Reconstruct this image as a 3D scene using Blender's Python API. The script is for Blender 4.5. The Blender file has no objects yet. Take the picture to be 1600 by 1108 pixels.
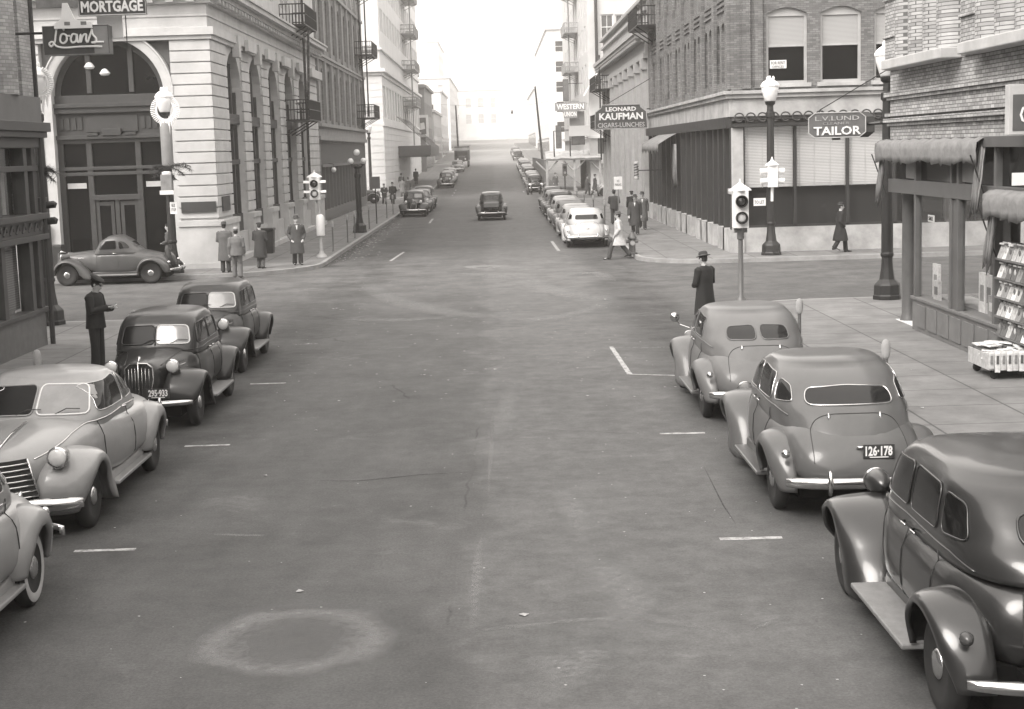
import bpy, bmesh, math, random
from mathutils import Vector, Matrix
from mathutils.bvhtree import BVHTree
sc = bpy.context.scene
C = sc.collection
R = math.radians
random.seed(7)

# ---------------- camera ----------------
CAM_H, FPX, ROLL = 4.15, 2380.0, 0.03
TILT, YAW = R(7.6484), R(0.3679)
_f = Vector((math.sin(YAW)*math.cos(TILT), math.cos(YAW)*math.cos(TILT), -math.sin(TILT)))
_r = _f.cross(Vector((0, 0, 1))).normalized(); _u = _r.cross(_f)
_cr, _sr = math.cos(ROLL), math.sin(ROLL)
RT, UP = _r*_cr - _u*_sr, _r*_sr + _u*_cr
cd = bpy.data.cameras.new('camera'); cam = bpy.data.objects.new('camera', cd); C.objects.link(cam)
cd.sensor_width = 36; cd.lens = 36*FPX/1600; cd.clip_start = .1; cd.clip_end = 3000
m4 = Matrix((RT, UP, -_f)).transposed().to_4x4(); m4.translation = Vector((0, 0, CAM_H)); cam.matrix_world = m4
sc.camera = cam

# ---------------- sky and sun ----------------
SUN_EL, SUN_AZ = R(46), R(222)          # hazy sun high behind the camera, azimuth from +Y clockwise
w = bpy.data.worlds.new('World'); sc.world = w; w.use_nodes = True
nt = w.node_tree; nt.nodes.clear()
N = nt.nodes.new; L = nt.links.new
sky = N('ShaderNodeTexSky'); sky.sky_type = 'NISHITA'; sky.sun_disc = False
sky.sun_elevation = SUN_EL; sky.sun_rotation = SUN_AZ; sky.dust_density = 6; sky.air_density = 1.0
bw = N('ShaderNodeRGBToBW'); mx = N('ShaderNodeMix'); mx.data_type = 'FLOAT'
mx.inputs[0].default_value = .62; mx.inputs[3].default_value = 9.5     # a closed cloud sheet evens the sky out
mul = N('ShaderNodeMix'); mul.data_type = 'RGBA'; mul.blend_type = 'MULTIPLY'; mul.inputs[0].default_value = 1
mul.inputs[7].default_value = (1, .952, .905, 1)
bg = N('ShaderNodeBackground'); bg.inputs[1].default_value = .13; wo = N('ShaderNodeOutputWorld')
L(sky.outputs[0], bw.inputs[0]); L(bw.outputs[0], mx.inputs[2]); L(mx.outputs[0], mul.inputs[6]); L(mul.outputs[2], bg.inputs[0]); L(bg.outputs[0], wo.inputs[0])
sl = bpy.data.lights.new('sun', 'SUN'); sl.energy = 1.5; sl.angle = R(35); sl.color = (1, .955, .91)
so = bpy.data.objects.new('sun', sl); C.objects.link(so)
_d = Vector((math.sin(SUN_AZ)*math.cos(SUN_EL), math.cos(SUN_AZ)*math.cos(SUN_EL), math.sin(SUN_EL)))
so.rotation_euler = _d.to_track_quat('Z', 'Y').to_euler(); so.location = (0, -20, 60)
sc.view_settings.view_transform = 'Standard'; sc.view_settings.look = 'None'
sc.view_settings.exposure = 1.30; sc.view_settings.gamma = 1
sc.cycles.use_denoising = True; sc.cycles.denoising_prefilter = 'ACCURATE'; sc.cycles.use_adaptive_sampling = False
sc.cycles.max_bounces = 8; sc.cycles.volume_bounces = 2; sc.cycles.transparent_max_bounces = 12
sc.cycles.sample_clamp_indirect = 4

def at(px, py, Y):
    """photo pixel -> world (x, z) on the plane at real distance Y"""
    d = _f*FPX + RT*(px-800) + UP*(554-py); t = Y/d.y
    return d.x*t, CAM_H + d.z*t
def side(px, py, X):
    """photo pixel -> world (y, z) on the facade plane x = X"""
    d = _f*FPX + RT*(px-800) + UP*(554-py); t = X/d.x
    return d.y*t, CAM_H + d.z*t
def gnd(px, py, z=0):
    d = _f*FPX + RT*(px-800) + UP*(554-py); t = (z-CAM_H)/d.z
    return d.x*t, d.y*t
def zg(y):
    """height of the street: level, then climbing away beyond the second crossing"""
    return 0 if y < 150 else .021*(min(y, 520)-150)

# ---------------- materials ----------------
MATS = {}
def pm(name, g, rough=.7, var=.12, scale=3., metal=0., coat=0., bump=0., bscale=40., spec=.5, fine=0.):
    """grey painted / stone / metal surface with uneven tone"""
    if name in MATS: return MATS[name]
    m = bpy.data.materials.new(name); m.use_nodes = True; t = m.node_tree; b = t.nodes['Principled BSDF']
    b.inputs['Roughness'].default_value = rough; b.inputs['Metallic'].default_value = metal
    b.inputs['Coat Weight'].default_value = coat; b.inputs['Coat Roughness'].default_value = .12
    b.inputs['Specular IOR Level'].default_value = spec
    tc = t.nodes.new('ShaderNodeTexCoord')
    n = t.nodes.new('ShaderNodeTexNoise'); n.inputs['Scale'].default_value = scale; n.inputs['Detail'].default_value = 8; n.inputs['Roughness'].default_value = .65
    t.links.new(tc.outputs['Object'], n.inputs['Vector'])
    cr = t.nodes.new('ShaderNodeValToRGB'); a, c = g*(1-var), min(g*(1+var), .95)
    cr.color_ramp.elements[0].position = .3; cr.color_ramp.elements[1].position = .7
    cr.color_ramp.elements[0].color = (a, a, a, 1); cr.color_ramp.elements[1].color = (c, c, c, 1)
    t.links.new(n.outputs['Fac'], cr.inputs[0]); t.links.new(cr.outputs[0], b.inputs['Base Color'])
    if rough > .15:
        mr = t.nodes.new('ShaderNodeMapRange'); mr.inputs['To Min'].default_value = rough*.8; mr.inputs['To Max'].default_value = min(1, rough*1.2)
        t.links.new(n.outputs['Fac'], mr.inputs[0]); t.links.new(mr.outputs[0], b.inputs['Roughness'])
    if bump:
        n2 = t.nodes.new('ShaderNodeTexNoise'); n2.inputs['Scale'].default_value = bscale; n2.inputs['Detail'].default_value = 6
        t.links.new(tc.outputs['Object'], n2.inputs['Vector'])
        bp = t.nodes.new('ShaderNodeBump'); bp.inputs['Strength'].default_value = bump; bp.inputs['Distance'].default_value = .02
        t.links.new(n2.outputs['Fac'], bp.inputs['Height']); t.links.new(bp.outputs[0], b.inputs['Normal'])
    MATS[name] = m; return m
def brick_mat(name, g, var=.35, mortar=None, bw_=.22, bh=.075, big=.25):
    m = bpy.data.materials.new(name); m.use_nodes = True; t = m.node_tree; b = t.nodes['Principled BSDF']; b.inputs['Roughness'].default_value = .9
    nn = t.nodes.new; l = t.links.new
    tc = nn('ShaderNodeTexCoord'); s = nn('ShaderNodeSeparateXYZ'); l(tc.outputs['Object'], s.inputs[0])
    ad = nn('ShaderNodeMath'); l(s.outputs[0], ad.inputs[0]); l(s.outputs[1], ad.inputs[1])
    cb = nn('ShaderNodeCombineXYZ'); l(ad.outputs[0], cb.inputs[0]); l(s.outputs[2], cb.inputs[1])
    br = nn('ShaderNodeTexBrick'); l(cb.outputs[0], br.inputs['Vector']); br.inputs['Scale'].default_value = 1
    br.inputs['Brick Width'].default_value = bw_; br.inputs['Row Height'].default_value = bh; br.inputs['Mortar Size'].default_value = .008; br.inputs['Bias'].default_value = 0
    a, c = g*(1-var), g*(1+var); mo = mortar if mortar is not None else g*.5
    br.inputs['Color1'].default_value = (a, a, a, 1); br.inputs['Color2'].default_value = (c, c, c, 1); br.inputs['Mortar'].default_value = (mo, mo, mo, 1)
    n = nn('ShaderNodeTexNoise'); n.inputs['Scale'].default_value = .9; n.inputs['Detail'].default_value = 7; n.inputs['Roughness'].default_value = .7; l(tc.outputs['Object'], n.inputs['Vector'])
    mr = nn('ShaderNodeMapRange'); mr.inputs['From Min'].default_value = .3; mr.inputs['From Max'].default_value = .7; mr.inputs['To Min'].default_value = 1-big; mr.inputs['To Max'].default_value = 1+big; l(n.outputs['Fac'], mr.inputs[0])
    mu = nn('ShaderNodeMix'); mu.data_type = 'RGBA'; mu.blend_type = 'MULTIPLY'; mu.inputs[0].default_value = 1
    l(br.outputs['Color'], mu.inputs[6]); l(mr.outputs[0], mu.inputs[7]); l(mu.outputs[2], b.inputs['Base Color'])
    bp = nn('ShaderNodeBump'); bp.inputs['Strength'].default_value = .5; bp.inputs['Distance'].default_value = .01; bp.invert = True
    l(br.outputs['Fac'], bp.inputs['Height']); l(bp.outputs[0], b.inputs['Normal'])
    return m
def glass_mat(name, tint=.9, fr=.25):
    m = bpy.data.materials.new(name); m.use_nodes = True; t = m.node_tree; t.nodes.clear(); nn = t.nodes.new; l = t.links.new
    tr = nn('ShaderNodeBsdfTransparent'); tr.inputs[0].default_value = (tint, tint, tint, 1); g = nn('ShaderNodeBsdfGlossy'); g.inputs['Roughness'].default_value = .03
    lw = nn('ShaderNodeLayerWeight'); lw.inputs[0].default_value = .5; ms = nn('ShaderNodeMixShader'); o = nn('ShaderNodeOutputMaterial')
    pw = nn('ShaderNodeMath'); pw.operation = 'POWER'; pw.inputs[1].default_value = 5; l(lw.outputs['Facing'], pw.inputs[0])
    ma = nn('ShaderNodeMath'); ma.operation = 'MULTIPLY_ADD'; ma.inputs[1].default_value = .9; ma.inputs[2].default_value = fr; l(pw.outputs[0], ma.inputs[0]); l(ma.outputs[0], ms.inputs[0]); l(tr.outputs[0], ms.inputs[1]); l(g.outputs[0], ms.inputs[2]); l(ms.outputs[0], o.inputs[0]); return m
def blind_mat(name, lo, hi, per=.055):
    m = bpy.data.materials.new(name); m.use_nodes = True; t = m.node_tree; b = t.nodes['Principled BSDF']; nn = t.nodes.new; l = t.links.new
    tc = nn('ShaderNodeTexCoord'); s = nn('ShaderNodeSeparateXYZ'); l(tc.outputs['Object'], s.inputs[0])
    a = nn('ShaderNodeMath'); a.operation = 'MULTIPLY'; a.inputs[1].default_value = 1/per; l(s.outputs[2], a.inputs[0])
    f = nn('ShaderNodeMath'); f.operation = 'FRACT'; l(a.outputs[0], f.inputs[0])
    cr = nn('ShaderNodeValToRGB'); e = cr.color_ramp.elements; e[0].position = .0; e[0].color = (hi, hi, hi, 1); e[1].position = 1; e[1].color = (lo, lo, lo, 1)
    q = cr.color_ramp.elements.new(.62); q.color = (hi*.92, hi*.92, hi*.92, 1); q = cr.color_ramp.elements.new(.72); q.color = (lo, lo, lo, 1)
    l(f.outputs[0], cr.inputs[0]); l(cr.outputs[0], b.inputs['Base Color']); b.inputs['Roughness'].default_value = .5; return m

M_bank = pm('bank_stone', .44, .8, .16, 1.1, bump=.25, bscale=25)
M_bankd = pm('bank_joint', .16, .9)
M_metal = pm('painted_iron_front', .036, .55, .2, 4)
M_dark = pm('dark_trim', .022, .6, .2, 4)
M_glass = pm('dark_window_glass', .006, .12, .5, .6, spec=.3)
M_glass2 = pm('shop_glass_reflecting', .05, .1, .5, .8, spec=.8)
M_clear = glass_mat('clear_glass', .93, .04)
M_brick1 = brick_mat('grey_brick', .19, .2, .13)
M_brick2 = brick_mat('tailor_brick', .145, .3, .09)
M_brick3 = brick_mat('news_brick', .34, .28, .10, bw_=.205, bh=.07)
M_brick4 = brick_mat('painted_brick', .30, .22, .2)
M_stone = pm('light_stone', .42, .85, .15, 2, bump=.2)
M_stone2 = pm('stained_cornice', .34, .85, .35, 1.1, bump=.2)
M_white = pm('white_paint', .72, .6, .08, 3)
M_whitew = pm('white_glazed_wall', .62, .6, .10, .5)
M_black = pm('black_iron', .012, .5, .3, 8)
M_chrome = pm('chrome', .62, .16, .1, 8, metal=1)
M_conc = pm('pale_concrete', .37, .9, .14, 1.2, bump=.15)
M_canvas = pm('grey_canvas', .19, .95, .25, 5, bump=.4, bscale=18)
M_blind = blind_mat('venetian_blind', .22, .58)
M_blind2 = blind_mat('fine_blind', .20, .36, .045)
M_whitew2 = pm('pale_glazed_wall', .5, .6, .12, .5)
M_wood = pm('weathered_wood', .12, .85, .25, 5)
M_lampglass = pm('opal_glass', .78, .3, .03, 4)
M_sign = pm('sign_enamel', .055, .35, .2, 5)
M_rubber = pm('rubber', .02, .8, .2, 10)

# ---------------- mesh helpers ----------------
WR = {}
def thing(name, label, cat, loc=(0, 0, 0), rz=0, group=None, world=False):
    o = bpy.data.objects.new(name, None); C.objects.link(o); o.location = loc; o.rotation_euler = (0, 0, rz); o.empty_display_size = .2
    o['label'] = label; o['category'] = cat
    if group: o['group'] = group
    if world: WR[o.name] = Vector(loc)
    return o
def tag(o, label=None, cat=None, group=None, kind=None):
    for k, v in (('label', label), ('category', cat), ('group', group), ('kind', kind)):
        if v: o[k] = v
    return o
class MB:
    def __init__(s): s.v = []; s.f = []
    def add(s, vs, fs):
        n = len(s.v); s.v += [Vector(p) for p in vs]; s.f += [tuple(i+n for i in f) for f in fs]; return s
    def box(s, x0, x1, y0, y1, z0, z1):
        return s.add([(x0, y0, z0), (x1, y0, z0), (x1, y1, z0), (x0, y1, z0), (x0, y0, z1), (x1, y0, z1), (x1, y1, z1), (x0, y1, z1)],
                     [(0, 3, 2, 1), (4, 5, 6, 7), (0, 1, 5, 4), (1, 2, 6, 5), (2, 3, 7, 6), (3, 0, 4, 7)])
    def quad(s, a, b, c, d): return s.add([a, b, c, d], [(0, 1, 2, 3)])
    def poly(s, pts): return s.add(pts, [tuple(range(len(pts)))])
    def loft(s, rings, closed=True, caps=True):
        n = len(rings[0]); b = len(s.v); s.v += [Vector(p) for r in rings for p in r]
        k = n if closed else n-1
        for i in range(len(rings)-1):
            for j in range(k):
                a, c = b+i*n+j, b+i*n+(j+1) % n; s.f.append((a, c, c+n, a+n))
        if caps and closed:
            s.f.append(tuple(b+j for j in reversed(range(n)))); e = b+(len(rings)-1)*n; s.f.append(tuple(e+j for j in range(n)))
        return s
    def tube(s, pts, r, n=8, caps=True):
        pts = [Vector(p) for p in pts]; rs = r if isinstance(r, (list, tuple)) else [r]*len(pts); rings = []; prev = None
        for i, p in enumerate(pts):
            t = (pts[min(i+1, len(pts)-1)]-pts[max(i-1, 0)])
            if t.length < 1e-9: t = Vector((0, 0, 1))
            t.normalize()
            if prev is None:
                a = Vector((0, 0, 1)) if abs(t.z) < .9 else Vector((1, 0, 0)); u = t.cross(a).normalized()
            else:
                u = prev - t*prev.dot(t)
                u = u.normalized() if u.length > 1e-6 else t.orthogonal().normalized()
            prev = u; v = t.cross(u)
            rr = rs[i] if isinstance(rs[i], (list, tuple)) else (rs[i], rs[i])
            rings.append([p+u*math.cos(2*math.pi*k/n)*rr[0]+v*math.sin(2*math.pi*k/n)*rr[1] for k in range(n)])
        return s.loft(rings, True, caps)
    def lathe(s, prof, c=(0, 0, 0), n=16, ax='z', sx=1, sy=1):
        rings = []
        for r, h in prof:
            rg = []
            for k in range(n):
                a = 2*math.pi*k/n; x, y = r*math.cos(a)*sx, r*math.sin(a)*sy
                p = (x, y, h) if ax == 'z' else ((h, x, y) if ax == 'x' else (y, h, x))
                rg.append((p[0]+c[0], p[1]+c[1], p[2]+c[2]))
            rings.append(rg)
        return s.loft(rings)
    def ball(s, c, r, n=12, sq=(1, 1, 1)):
        rings = []
        for i in range(1, n//2+1):
            a = math.pi*(i-.5)/(n//2) - math.pi/2 if False else -math.pi/2+math.pi*i/(n//2+1)
            rings.append([(c[0]+r*sq[0]*math.cos(a)*math.cos(2*math.pi*k/n), c[1]+r*sq[1]*math.cos(a)*math.sin(2*math.pi*k/n), c[2]+r*sq[2]*math.sin(a)) for k in range(n)])
        return s.loft(rings)
    def prism(s, pts, f0, f1):
        """pts 2D list; f0,f1 map (a,b)->3D for the two faces"""
        n = len(pts); A = [f0(*p) for p in pts]; B = [f1(*p) for p in pts]
        s.add(A+B, [tuple(range(n)), tuple(reversed(range(n, 2*n)))]+[(i, i+n, (i+1) % n+n, (i+1) % n) for i in range(n)]); return s
    def xf(s, M, start=0):
        for i in range(start, len(s.v)): s.v[i] = M @ s.v[i]
        return s
    def build_each(s, name, mat, parent=None, **k):
        """every separate piece becomes an object of its own"""
        pa = list(range(len(s.v)))
        def fd(i):
            while pa[i] != i: pa[i] = pa[pa[i]]; i = pa[i]
            return i
        for f in s.f:
            for q in f[1:]: pa[fd(q)] = fd(f[0])
        gr = {}
        for f in s.f: gr.setdefault(fd(f[0]), []).append(f)
        out = []
        for fs in gr.values():
            ix = sorted({i for f in fs for i in f}); mp = {a: b for b, a in enumerate(ix)}; m = MB(); m.v = [s.v[i] for i in ix]; m.f = [tuple(mp[i] for i in f) for f in fs]
            out.append(m.build(name, mat, parent, **k))
        return out
    def build(s, name, mat, parent=None, smooth=False, bevel=0, label=None, solid=0, sub=0, auto=None):
        me = bpy.data.meshes.new(name); off = Vector((0, 0, 0))
        if parent is not None:
            p = parent
            while p.parent: p = p.parent
            if p.name in WR: off = WR[p.name]
        me.from_pydata([tuple(v-off) for v in s.v], [], s.f); me.update()
        bm = bmesh.new(); bm.from_mesh(me); bmesh.ops.recalc_face_normals(bm, faces=bm.faces); bm.to_mesh(me); bm.free()
        me.materials.append(mat); o = bpy.data.objects.new(name, me); C.objects.link(o)
        if smooth: me.shade_smooth()
        if auto is not None:
            me.shade_smooth(); me.set_sharp_from_angle(angle=R(auto))
        if parent: o.parent = parent
        if solid: md = o.modifiers.new('solid', 'SOLIDIFY'); md.thickness = solid; md.offset = 0
        if sub: md = o.modifiers.new('sub', 'SUBSURF'); md.levels = sub; md.render_levels = sub
        if bevel: md = o.modifiers.new('bevel', 'BEVEL'); md.width = bevel; md.segments = 2; md.limit_method = 'ANGLE'
        if label: o['label'] = label
        return o
def box(name, mat, parent, x0, x1, y0, y1, z0, z1, bevel=0, **k):
    return MB().box(x0, x1, y0, y1, z0, z1).build(name, mat, parent, bevel=bevel, **k)
def text_mb(txt, size, depth=.01, bold=.0, xs=1.):
    cu = bpy.data.curves.new('t', 'FONT'); cu.body = txt; cu.size = size; cu.extrude = depth/2; cu.offset = bold; cu.align_x = 'CENTER'; cu.align_y = 'CENTER'; cu.resolution_u = 2
    o = bpy.data.objects.new('t', cu); me = bpy.data.meshes.new_from_object(o); m = MB()
    m.v = [Vector((v.co.x*xs, v.co.y, v.co.z)) for v in me.vertices]; m.f = [tuple(p.vertices) for p in me.polygons]
    bpy.data.objects.remove(o); bpy.data.curves.remove(cu); bpy.data.meshes.remove(me); return m
def put_text(parent, txt, c, size, mat, name='lettering', face='-y', bold=.0, xs=1., depth=.012, width=None, height=None):
    m = text_mb(txt, size, depth, bold, xs)
    xs_ = [v.x for v in m.v]; ys_ = [v.y for v in m.v]
    if width: k = width/(max(xs_)-min(xs_)); 
    else: k = 1
    kh = height/(max(ys_)-min(ys_)) if height else k
    cx, cy = (max(xs_)+min(xs_))/2, (max(ys_)+min(ys_))/2
    for v in m.v:
        a, b_, d = (v.x-cx)*k, (v.y-cy)*kh, v.z
        if face == '-y': v.xyz = (c[0]+a, c[1]-d, c[2]+b_)
        elif face == '+x': v.xyz = (c[0]+d, c[1]+a, c[2]+b_)
        elif face == '-x': v.xyz = (c[0]-d, c[1]-a, c[2]+b_)
    return m.build(name, mat, parent)
def copy_tree(o, parent=None):
    c = o.copy(); C.objects.link(c)
    if parent is not None: c.parent = parent
    for ch in list(o.children): copy_tree(ch, c)
    return c

# ---------------- facades ----------------
class Fac:
    """a facade plane; u runs along it, d outwards, z up"""
    def __init__(s, axis, c, sgn=1): s.a, s.c, s.s = axis, c, sgn
    def p(s, u, d, z): return (s.c+s.s*d, u, z) if s.a == 'x' else (u, s.c-s.s*d, z)
    def box(s, m, u0, u1, d0, d1, z0, z1):
        a, b = s.p(u0, d0, z0), s.p(u1, d1, z1)
        return m.box(min(a[0], b[0]), max(a[0], b[0]), min(a[1], b[1]), max(a[1], b[1]), z0, z1)
    def wall(s, m, u0, u1, z0, z1, holes=(), rec=.25, d=0):
        us = sorted({u0, u1, *[h[0] for h in holes], *[h[1] for h in holes]}); zs = sorted({z0, z1, *[h[2] for h in holes], *[h[3] for h in holes]})
        us = [u for u in us if u0 <= u <= u1]; zs = [z for z in zs if z0 <= z <= z1]
        for i in range(len(us)-1):
            run = None
            for j in range(len(zs)-1):
                cu, cz = (us[i]+us[i+1])/2, (zs[j]+zs[j+1])/2
                hole = any(h[0] < cu < h[1] and h[2] < cz < h[3] for h in holes)
                if not hole: run = (run[0], zs[j+1]) if run else (zs[j], zs[j+1])
                if (hole or j == len(zs)-2) and run:
                    m.quad(s.p(us[i], d, run[0]), s.p(us[i+1], d, run[0]), s.p(us[i+1], d, run[1]), s.p(us[i], d, run[1])); run = None
        for h in holes:
            a, b, c, e = h[:4]; rise = h[4] if len(h) > 4 else 0
            m.quad(s.p(a, d, c), s.p(b, d, c), s.p(b, d-rec, c), s.p(a, d-rec, c))
            ze = e-rise
            m.quad(s.p(a, d, c), s.p(a, d-rec, c), s.p(a, d-rec, ze), s.p(a, d, ze)); m.quad(s.p(b, d, c), s.p(b, d-rec, c), s.p(b, d-rec, ze), s.p(b, d, ze))
            if not rise: m.quad(s.p(a, d, e), s.p(b, d, e), s.p(b, d-rec, e), s.p(a, d-rec, e))
            else:
                K = 14; arc = [((a+b)/2-(b-a)/2*math.cos(math.pi*k/K), ze+rise*math.sin(math.pi*k/K)) for k in range(K+1)] if rise > .3*(b-a) else \
                      [(a+(b-a)*k/K, ze+rise*math.sin(math.pi*k/K)) for k in range(K+1)]
                for k in range(K):
                    (p, q), (r_, t) = arc[k], arc[k+1]
                    m.quad(s.p(p, d, q), s.p(r_, d, t), s.p(r_, d, e), s.p(p, d, e)); m.quad(s.p(p, d, q), s.p(r_, d, t), s.p(r_, d-rec, t), s.p(p, d-rec, q))
        return m
    def rust(s, m, u0, u1, z0, z1, d0, d1, h=.418, gap=.045, mat=None):
        n = max(1, round((z1-z0)/h)); h = (z1-z0)/n
        for i in range(n): s.box(m, u0, u1, d0, d1, z0+i*h+gap, z0+(i+1)*h)
    def window(s, parent, u0, u1, z0, z1, rec=.2, fw=.07, frame=None, glass=None, rise=0, mid=True, bars=0, blind=None, bz=.5, tall=False):
        """frame mesh (part) with a pane (sub-part)"""
        f = MB(); D = -rec; dd = .05
        s.box(f, u0, u0+fw, D-dd, D+dd, z0, z1); s.box(f, u1-fw, u1, D-dd, D+dd, z0, z1)
        s.box(f, u0+fw, u1-fw, D-dd, D+dd, z0, z0+fw); s.box(f, u0+fw, u1-fw, D-dd, D+dd, z1-fw-rise, z1)
        if mid: zm = z0+(z1-z0)*.5; s.box(f, u0+fw, u1-fw, D-dd+.01, D+dd+.01, zm-fw*.35, zm+fw*.35)
        for k in range(bars):
            uc = u0+(u1-u0)*(k+1)/(bars+1); s.box(f, uc-.025, uc+.025, D-dd+.015, D+dd-.01, z0+fw, z1-fw-rise)
        fo = f.build('window', frame or M_metal, parent)
        g = MB(); s.box(g, u0+fw, u1-fw, D-.04, D-.025, z0+fw, z1-fw); g.build('pane', glass or M_glass, fo)
        if blind:
            b = MB(); s.box(b, u0+fw, u1-fw, D-.022, D-.008, z0+(z1-z0)*bz, z1-fw); b.build('blind', blind, fo)
        return fo
# ---------------- ground ----------------
KL, KR, NK, FK = -6.62, 5.05, 38.8, 53.2          # kerb lines of this street and of the crossing
def road_mat():
    m = bpy.data.materials.new('worn_asphalt'); m.use_nodes = True; t = m.node_tree; b = t.nodes['Principled BSDF']; nn = t.nodes.new; l = t.links.new
    tc = nn('ShaderNodeTexCoord'); O = tc.outputs['Object']
    def noise(sc_, det=8, rg=.6, vec=None, dist=0):
        n = nn('ShaderNodeTexNoise'); n.inputs['Scale'].default_value = sc_; n.inputs['Detail'].default_value = det; n.inputs['Roughness'].default_value = rg; n.inputs['Distortion'].default_value = dist
        l(vec or O, n.inputs['Vector']); return n.outputs['Fac']
    def rng(x, a, b_, c, d, cl=True):
        r = nn('ShaderNodeMapRange'); r.clamp = cl
        for i, v in enumerate((a, b_, c, d)): r.inputs[1+i].default_value = v
        l(x, r.inputs[0]); return r.outputs[0]
    def op(o_, a, b_):
        q = nn('ShaderNodeMath'); q.operation = o_
        for i, v in enumerate((a, b_)):
            if isinstance(v, (int, float)): q.inputs[i].default_value = v
            else: l(v, q.inputs[i])
        return q.outputs[0]
    s = nn('ShaderNodeSeparateXYZ'); l(O, s.inputs[0]); X, Y = s.outputs[0], s.outputs[1]
    st = nn('ShaderNodeMapping'); st.inputs['Scale'].default_value = (1, .28, 1); l(O, st.inputs['Vector']); SV = st.outputs[0]
    base = rng(noise(.45, 9, .62), .3, .7, .060, .088)
    base = op('MULTIPLY', base, rng(noise(2.2, 8, .7, SV), .3, .7, .88, 1.12)); base = op('MULTIPLY', base, rng(noise(14, 6, .75), .3, .7, .90, 1.12))
    base = op('MULTIPLY', base, rng(noise(38, 5, .75), .32, .68, .72, 1.32))
    xw = op('ADD', X, rng(noise(.5, 6, .6), 0, 1, -1.0, 1.0, False))
    band = op('MULTIPLY', rng(xw, -.55, -.25, 0, 1), rng(xw, 2.2, 3.4, 1, 0))        # worn lane right of the old trench
    base = op('ADD', base, op('MULTIPLY', band, rng(noise(2.6, 10, .78), .42, .70, .010, .050)))
    spots = rng(noise(1.1, 10, .75, None, .6), .56, .72, 0, .06)                     # scuffed patches
    base = op('ADD', base, op('MULTIPLY', spots, rng(noise(.22, 2), .45, .6, 0, 1)))
    far = op('MULTIPLY', rng(Y, 38, 50, 0, 1), rng(Y, 54, 66, 1, 0)); base = op('ADD', base, op('MULTIPLY', far, rng(noise(.9, 8, .7), .4, .7, .0, .045)))
    oil = op('MULTIPLY', rng(X, -5.9, -5.3, 0, 1), rng(X, -4.4, -3.6, 1, 0)); oil2 = op('MULTIPLY', rng(X, 2.7, 3.5, 0, 1), rng(X, 4.3, 4.9, 1, 0))
    base = op('SUBTRACT', base, op('MULTIPLY', op('MAXIMUM', oil, oil2), rng(noise(.5, 6), .35, .6, .01, .028)))
    vo = nn('ShaderNodeTexVoronoi'); vo.feature = 'DISTANCE_TO_EDGE'; vo.inputs['Scale'].default_value = .16
    wv = nn('ShaderNodeMix'); wv.data_type = 'VECTOR'; wv.inputs[0].default_value = .18; nv = nn('ShaderNodeTexNoise'); nv.inputs['Scale'].default_value = 1.2; nv.inputs['Detail'].default_value = 6; l(O, nv.inputs['Vector'])
    l(O, wv.inputs[4]); l(nv.outputs['Color'], wv.inputs[5]); l(wv.outputs[1], vo.inputs['Vector'])
    crack = op('MULTIPLY', rng(vo.outputs['Distance'], .0005, .0025, .03, 0), rng(noise(.35, 3), .5, .6, 0, 1)); base = op('SUBTRACT', base, crack)
    base = op('MAXIMUM', base, .03); haze_pale = rng(noise(.3, 5), .3, .7, .20, .26); hill = rng(Y, 235, 262, 0, 1); base = op('ADD', op('MULTIPLY', base, op('SUBTRACT', 1, hill)), op('MULTIPLY', haze_pale, hill))      # road up the hill lightened: whiteness of distant haze put into its colour
    cb = nn('ShaderNodeCombineColor'); [l(base, cb.inputs[i]) for i in range(3)]; l(cb.outputs[0], b.inputs['Base Color'])
    l(rng(noise(3, 6), .3, .7, .75, .95), b.inputs['Roughness']); b.inputs['Specular IOR Level'].default_value = .3
    bp = nn('ShaderNodeBump'); bp.inputs['Strength'].default_value = .25; bp.inputs['Distance'].default_value = .01; l(noise(90, 4), bp.inputs['Height']); l(bp.outputs[0], b.inputs['Normal'])
    return m
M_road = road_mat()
def sheet(name, mat, x0, x1, ys, z=0., kind='structure'):
    m = MB()
    for a, b in zip(ys[:-1], ys[1:]): m.quad((x0, a, z+zg(a)), (x1, a, z+zg(a)), (x1, b, z+zg(b)), (x0, b, z+zg(b)))
    o = m.build(name, mat); 
    if kind: o['kind'] = kind
    return o
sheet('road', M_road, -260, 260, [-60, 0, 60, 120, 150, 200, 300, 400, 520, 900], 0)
def walk_mat(name, g, sx=1.5, sy=1.5):
    m = bpy.data.materials.new(name); m.use_nodes = True; t = m.node_tree; b = t.nodes['Principled BSDF']; nn = t.nodes.new; l = t.links.new
    tc = nn('ShaderNodeTexCoord'); mp = nn('ShaderNodeMapping'); l(tc.outputs['Object'], mp.inputs['Vector'])
    br = nn('ShaderNodeTexBrick'); br.offset = 0; br.inputs['Scale'].default_value = 1; br.inputs['Brick Width'].default_value = sx; br.inputs['Row Height'].default_value = sy; br.inputs['Mortar Size'].default_value = .02
    for k, v in (('Color1', g*.90), ('Color2', g*1.08), ('Mortar', g*.45)): br.inputs[k].default_value = (v, v, v, 1)
    l(mp.outputs[0], br.inputs['Vector'])
    n = nn('ShaderNodeTexNoise'); n.inputs['Scale'].default_value = 1.1; n.inputs['Detail'].default_value = 9; n.inputs['Roughness'].default_value = .7; l(tc.outputs['Object'], n.inputs['Vector'])
    mr = nn('ShaderNodeMapRange'); mr.inputs[1].default_value = .3; mr.inputs[2].default_value = .7; mr.inputs[3].default_value = .62; mr.inputs[4].default_value = 1.2; l(n.outputs['Fac'], mr.inputs[0])
    mu = nn('ShaderNodeMix'); mu.data_type = 'RGBA'; mu.blend_type = 'MULTIPLY'; mu.inputs[0].default_value = 1; l(br.outputs['Color'], mu.inputs[6]); l(mr.outputs[0], mu.inputs[7]); l(mu.outputs[2], b.inputs['Base Color'])
    b.inputs['Roughness'].default_value = .9; return m
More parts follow.
